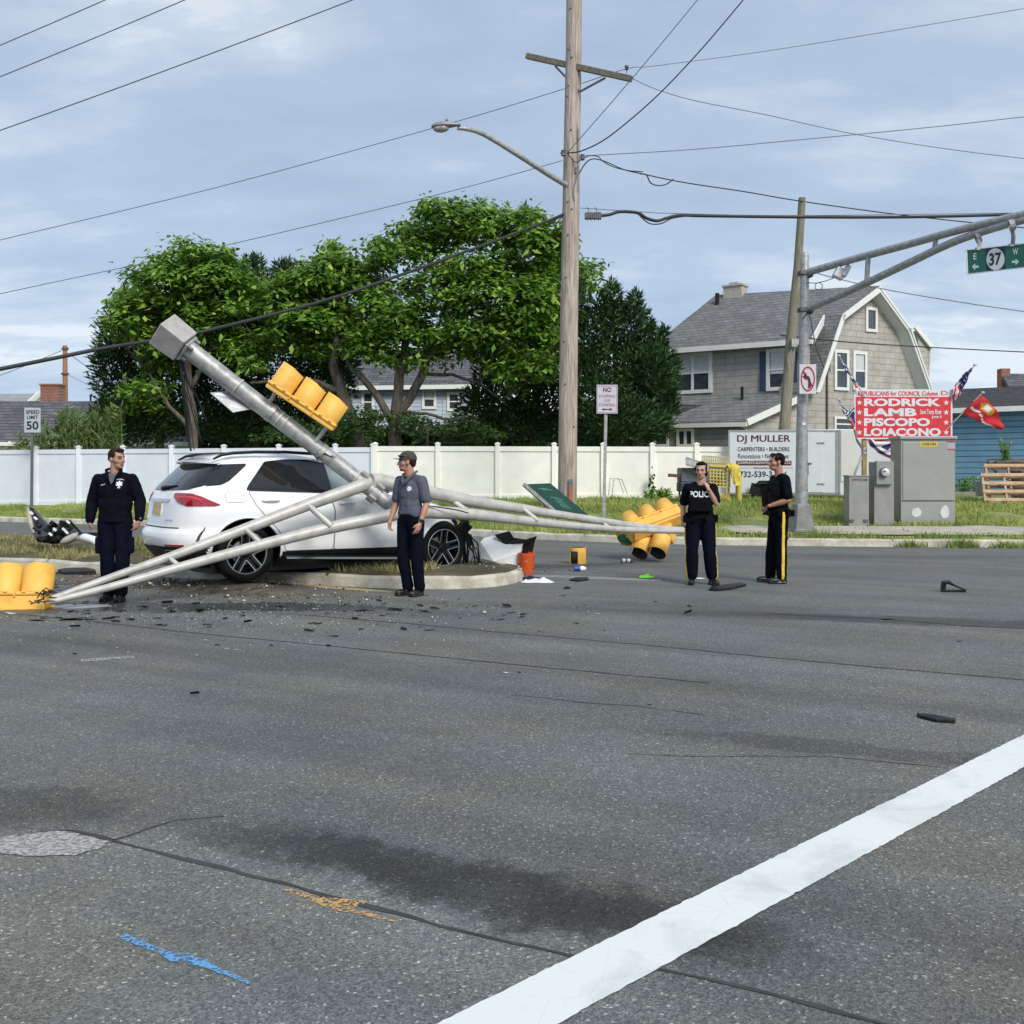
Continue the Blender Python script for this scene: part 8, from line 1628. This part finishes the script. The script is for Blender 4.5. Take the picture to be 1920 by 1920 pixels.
def plate(name, label, pts, th, m, cat, bend=0., group=None):  # flat torn panel lying on the road, with a slight bend
    mb = MB(); g_ = [on_road(x, y) for x, y in pts]; c = sum(g_, Vector())/len(g_)
    up = [q+Vector((0, 0, th+bend*(q-c).length*(1 if i % 2 else .3))) for i, q in enumerate(g_)]; mb.add(up+[c+Vector((0, 0, th*1.6))]+[u-Vector((0, 0, th*.9)) for u in up], [(i, (i+1) % len(up), len(up)) for i in range(len(up))]+[(i, (i+1) % len(up), len(up)+1+(i+1) % len(up), len(up)+1+i) for i in range(len(up))]+[tuple(range(len(up)+1, 2*len(up)+1))]); return tag(mb.build(name, m), label, cat, group)
plate('floor_mat', 'flat black mat lying on the road in front of the policewoman', [(1330, 1108), (1334, 1103), (1365, 1099), (1390, 1096), (1399, 1099), (1372, 1106), (1345, 1109)], .03, M['black_plastic'], 'mat')
plate('trim_strip', 'curved black trim strip lying alone on the open road at right', [(1719, 1342), (1730, 1343), (1760, 1350), (1792, 1353), (1790, 1357), (1755, 1355), (1724, 1347)], .02, M['black_plastic'], 'trim strip')
plate('trim_strip', 'black and white trim piece on the road right of the white cloth', [(1068, 1089), (1078, 1085), (1102, 1084), (1104, 1088), (1085, 1091)], .02, M['black_plastic'], 'trim strip'); plate('trim_strip', 'small hooked black trim piece in front of the white cloth', [(1057, 1105), (1062, 1101), (1070, 1104), (1062, 1104)], .02, M['black_plastic'], 'trim strip')
plate('bumper_bar', 'dark ribbed bar lying in the soil before the median kerb, behind the walking man', [(108, 1075), (122, 1072), (176, 1071), (180, 1078), (150, 1079), (120, 1080)], .06, M['black_plastic'], 'bumper part')
gq = thing('grille_piece', 'pale ladder shaped grille piece lying on the median by the front wheel', 'car part', P(842, 1084, 13.4)); mb = MB()
for q in (-.02, .05): mb.bar(P(822, 1085, 13.35)+Vector((0, q, -.01+q*.3)), P(862, 1085, 13.35)+Vector((0, q, -.01+q*.3)), .014, .014)
for i in range(8): v_ = P(823+5.4*i, 1085, 13.35); mb.bar(v_+Vector((0, -.02, -.014)), v_+Vector((.01, .05, .007)), .012, .012)
mb.build('bars', M['concrete'], gq)
bc = thing('bent_bracket', 'bent black bracket standing up from the road at far right', 'car part', on_road(1785, 1110)); mb = MB(); mb.bar(P(1766, 1108, on_road(0, 1110).y), P(1809, 1108, on_road(0, 1110).y), .07, .03); mb.tube([P(1768, 1106, 12.7), P(1770, 1092, 12.7), P(1777, 1091, 12.7), P(1790, 1098, 12.7), P(1812, 1107, 12.6)], [.03, .035, .03, .014, .01], 6); mb.build('bracket', M['black_plastic'], bc)
hl = thing('broken_headlamp', 'smashed black front corner with headlamp lying on the median at far left', 'car part', P(95, 1020, 17.3)); mb = MB(); rr = random.Random(6); d_ = 17.3
vs = [P(53, 951, d_+.2), P(62, 957, d_+.1), (P(85, 982, d_)), P(112, 990, d_), P(127, 975, d_-.1), P(140, 990, d_), P(150, 1000, d_-.1), P(130, 1016, d_-.2), P(95, 1020, d_-.2), P(66, 1012, d_-.1), P(60, 990, d_)]
c = P(98, 1000, d_-.35); mb.add(vs+[c]+[v+Vector((.01, .10, -.01)) for v in vs], [(i, (i+1) % 11, 11) for i in range(11)]+[(i, 12+i, 12+(i+1) % 11, (i+1) % 11) for i in range(11)]); mb.build('shell', M['gloss_black'], hl)
mb = MB()
for i in range(26): q = P(66+rr.uniform(0, 75), 985+rr.uniform(-5, 28), d_-.2-rr.uniform(0, .2)); mb.box(q, (rr.uniform(.03, .14), rr.uniform(.03, .1), rr.uniform(.02, .1)), Quaternion((1, 1, 0), rr.uniform(0, 3)).to_matrix())
mb.build('broken_bits', M['black_plastic'], hl); mb = MB(); mb.tube([P(52, 951, d_+.1), P(56, 975, d_-.05), P(63, 1000, d_-.15)], [.02, .04, .03], 8); mb.ell(P(132, 1010, d_-.35), (.20, .1, .07), Matrix.Rotation(-.45, 3, 'Y')); mb.build('white_skin', M['concrete'], hl, smooth='all'); mb = MB(); [mb.box(P(x_, y_, d_-.42), (.07, .03, .03), Matrix.Rotation(.7, 3, 'Y')) for x_, y_ in ((59, 962), (67, 972), (120, 993), (125, 998), (95, 1002), (103, 993), (128, 979))]; mb.build('lens_bits', M['white_paint'], hl)
ws = thing('skin_piece', 'curved white body piece lying on the median beside the smashed headlamp corner', 'car part', P(168, 1022, 16.6)); mb = MB(); mb.tube([P(148, 1009, 16.7), P(160, 1008, 16.6), P(176, 1013, 16.5), P(190, 1024, 16.3)], [.05, .075, .07, .03], 10); mb.build('skin', M['car_white'], ws, smooth='all'); mb = MB(); mb.box(P(165, 1003, 16.9), (.3, .1, .08)); mb.build('backing', M['black_plastic'], ws)
lr = [plate('kerb_scrap', 'crushed chrome and white lamp scrap leaning on the median kerb under the car', [(596, 1096), (600, 1086), (608, 1085), (607, 1095)], .08, M['chrome'], 'car part')]
# shards: a few shapes, copied
def shard_mesh(seed, s_, flat):
    r_ = random.Random(seed); bm = bmesh.new(); n_ = r_.randint(7, 11)
    for i in range(n_): bm.verts.new((r_.uniform(-1, 1)*s_, r_.uniform(-.6, .6)*s_, r_.uniform(0, flat)*s_))
    bmesh.ops.convex_hull(bm, input=bm.verts); me = bpy.data.meshes.new('shard'); bm.to_mesh(me); bm.free(); return me
blk = [shard_mesh(i, 1, (.35, .6, .9, .5, .25, .7)[i]) for i in range(6)]; wht = [shard_mesh(20+i, 1, .2) for i in range(3)]
for me in blk: me.materials.append(M['black_plastic'])
M['shard_white'] = mat('shard_white', (.5, .5, .5), .5, var=.2)
for me in wht: me.materials.append(M['shard_white'])
def shard(px, py, w_, me, label, grp, sx_=1., name='shard', cat='debris'):
    c = on_road(px, py); o = bpy.data.objects.new(name, me); COL.objects.link(o); s_ = w_*c.y/F/2; o.location = (c.x, c.y, .002); o.scale = (s_*sx_, s_, s_); o.rotation_euler.z = random.uniform(-.5, .5); return tag(o, label, cat, grp)
named = ((365, 1304, 21, 2, 'lone black block lying on the open road below the walking man'), (617, 1212, 11, 5, 'small black cap alone on the road below the car'), (141, 1227, 9, 5, 'small dark lump alone on the road at left below the shards'), (464, 1169, 18, 2, 'black angular chunk among the shards below the rear wheel'), (409, 1110, 26, 5, 'ragged black lump nearest the rear wheel of the car'), (376, 1147, 28, 3, 'flat black block on the road right of the walking man'), (1288, 1153, 25, 2, 'round black chunk on the road below the policewoman'), (712, 1128, 14, 5, 'black piece on the road left of the man in the cap'), (788, 1137, 14, 5, 'black piece on the road at the feet of the man in the cap'), (685, 1148, 25, 3, 'long flat black piece below the man in the cap'),
         (1078, 1170, 16, 0, 'thin black sliver on the road below the orange bucket'), (980, 1159, 18, 3, 'flat black piece below the rounded end of the median'), (1134, 1183, 6, 5, 'tiny black crumb right of the thin sliver'), (974, 1262, 8, 5, 'tiny black crumb alone on the middle of the road'), (1215, 1322, 12, 0, 'thin dark flake on the middle of the road'), (132, 1150, 14, 2, 'black chunk under the tip of the left truss arm'), (1293, 1138, 10, 5, 'small black bit just above the round chunk'))
for x, y, w_, k_, lab in named: shard(x, y, w_, blk[k_], lab, None)
for x, y, w_, sx_, lab in ((72, 1164, 26, 1.8, 'long thin black strip left of the longest strip on the road'), (150, 1162, 44, 1.9, 'longest thin black strip lying along the road seam at left'), (1800, 1203, 12, 1.2, 'dark flake on the road near the right edge'), (1665, 1162, 20, 1.3, 'flat dark flake on the tar streak at right')): shard(x, y, w_, blk[4], lab, None, sx_)
rr = random.Random(21); cnt = 0
while cnt < 150:
    x = rr.gauss(420, 330); y = rr.gauss(1150, 24)
    if not (0 < x < 1250 and 1102 < y < 1215): continue
    if x > 520 and y < 1112: continue
    shard(x, y, (3+14*rr.random()**2)*(1.2 if y > 1130 else 1), blk[rr.randint(0, 5)], 'small black plastic shard lying on the asphalt among the scattered crash debris', 'small black shards scattered on the road', rr.uniform(.8, 2)); cnt += 1
cnt = 0
while cnt < 75:
    x = rr.gauss(480, 420); y = rr.gauss(1160, 38)
    if not (0 < x < 1500 and 1104 < y < 1290): continue
    shard(x, y, rr.uniform(3, 9), wht[rr.randint(0, 2)], 'small pale shard lying on the asphalt among the scattered crash debris', 'small pale shards scattered on the road', rr.uniform(.8, 1.6)); cnt += 1
for x, y, w_, lab in ((948, 1262, 18, 'white scrap on the open road below the round end of the median'), (308, 1139+2, 14, 'white chip just right of the flat black block'), (20, 1151, 30, 'white crumpled scraps under the yellow signal at the left edge'), (1120, 1151, 14, 'pale ring shaped scrap on the road below the orange bucket'), (130, 1197, 9, 'white chip alone on the road at left below the strips')): shard(x, y, w_, wht[0], lab, None)
w2 = plate('wet_strip', 'pale plastic strip lying flat under the tip of the left truss arm', [(95, 1138), (130, 1134), (200, 1134), (210, 1137), (150, 1141), (100, 1142)], .006, M['sign_back'], 'strip')

mb = MB(); rr = random.Random(77)
for _ in range(1300):                                   # glass grit and crumbs too many to count
    x = rr.gauss(430, 320); y = rr.gauss(1148, 22)
    if not (0 < x < 1300 and 1104 < y < 1230) or (x > 520 and y < 1114): continue
    c = on_road(x, y); r = rr.uniform(.003, .009); a = rr.uniform(0, 6); vs = [c+Vector((r*math.cos(a+q*2.1), r*math.sin(a+q*2.1), .001)) for q in range(3)]+[c+Vector((0, 0, r*rr.uniform(.5, 1.3)+.002))]
    mb.add(vs, [(0, 1, 3), (1, 2, 3), (2, 0, 3)], 0 if rr.random() < .45 else 1)
tag(mb.build('glass_grit', [M['shard_white'], M['black_plastic']]), 'fine glass grit and black crumbs sprinkled over the road in front of the car', 'debris', None, 'stuff')
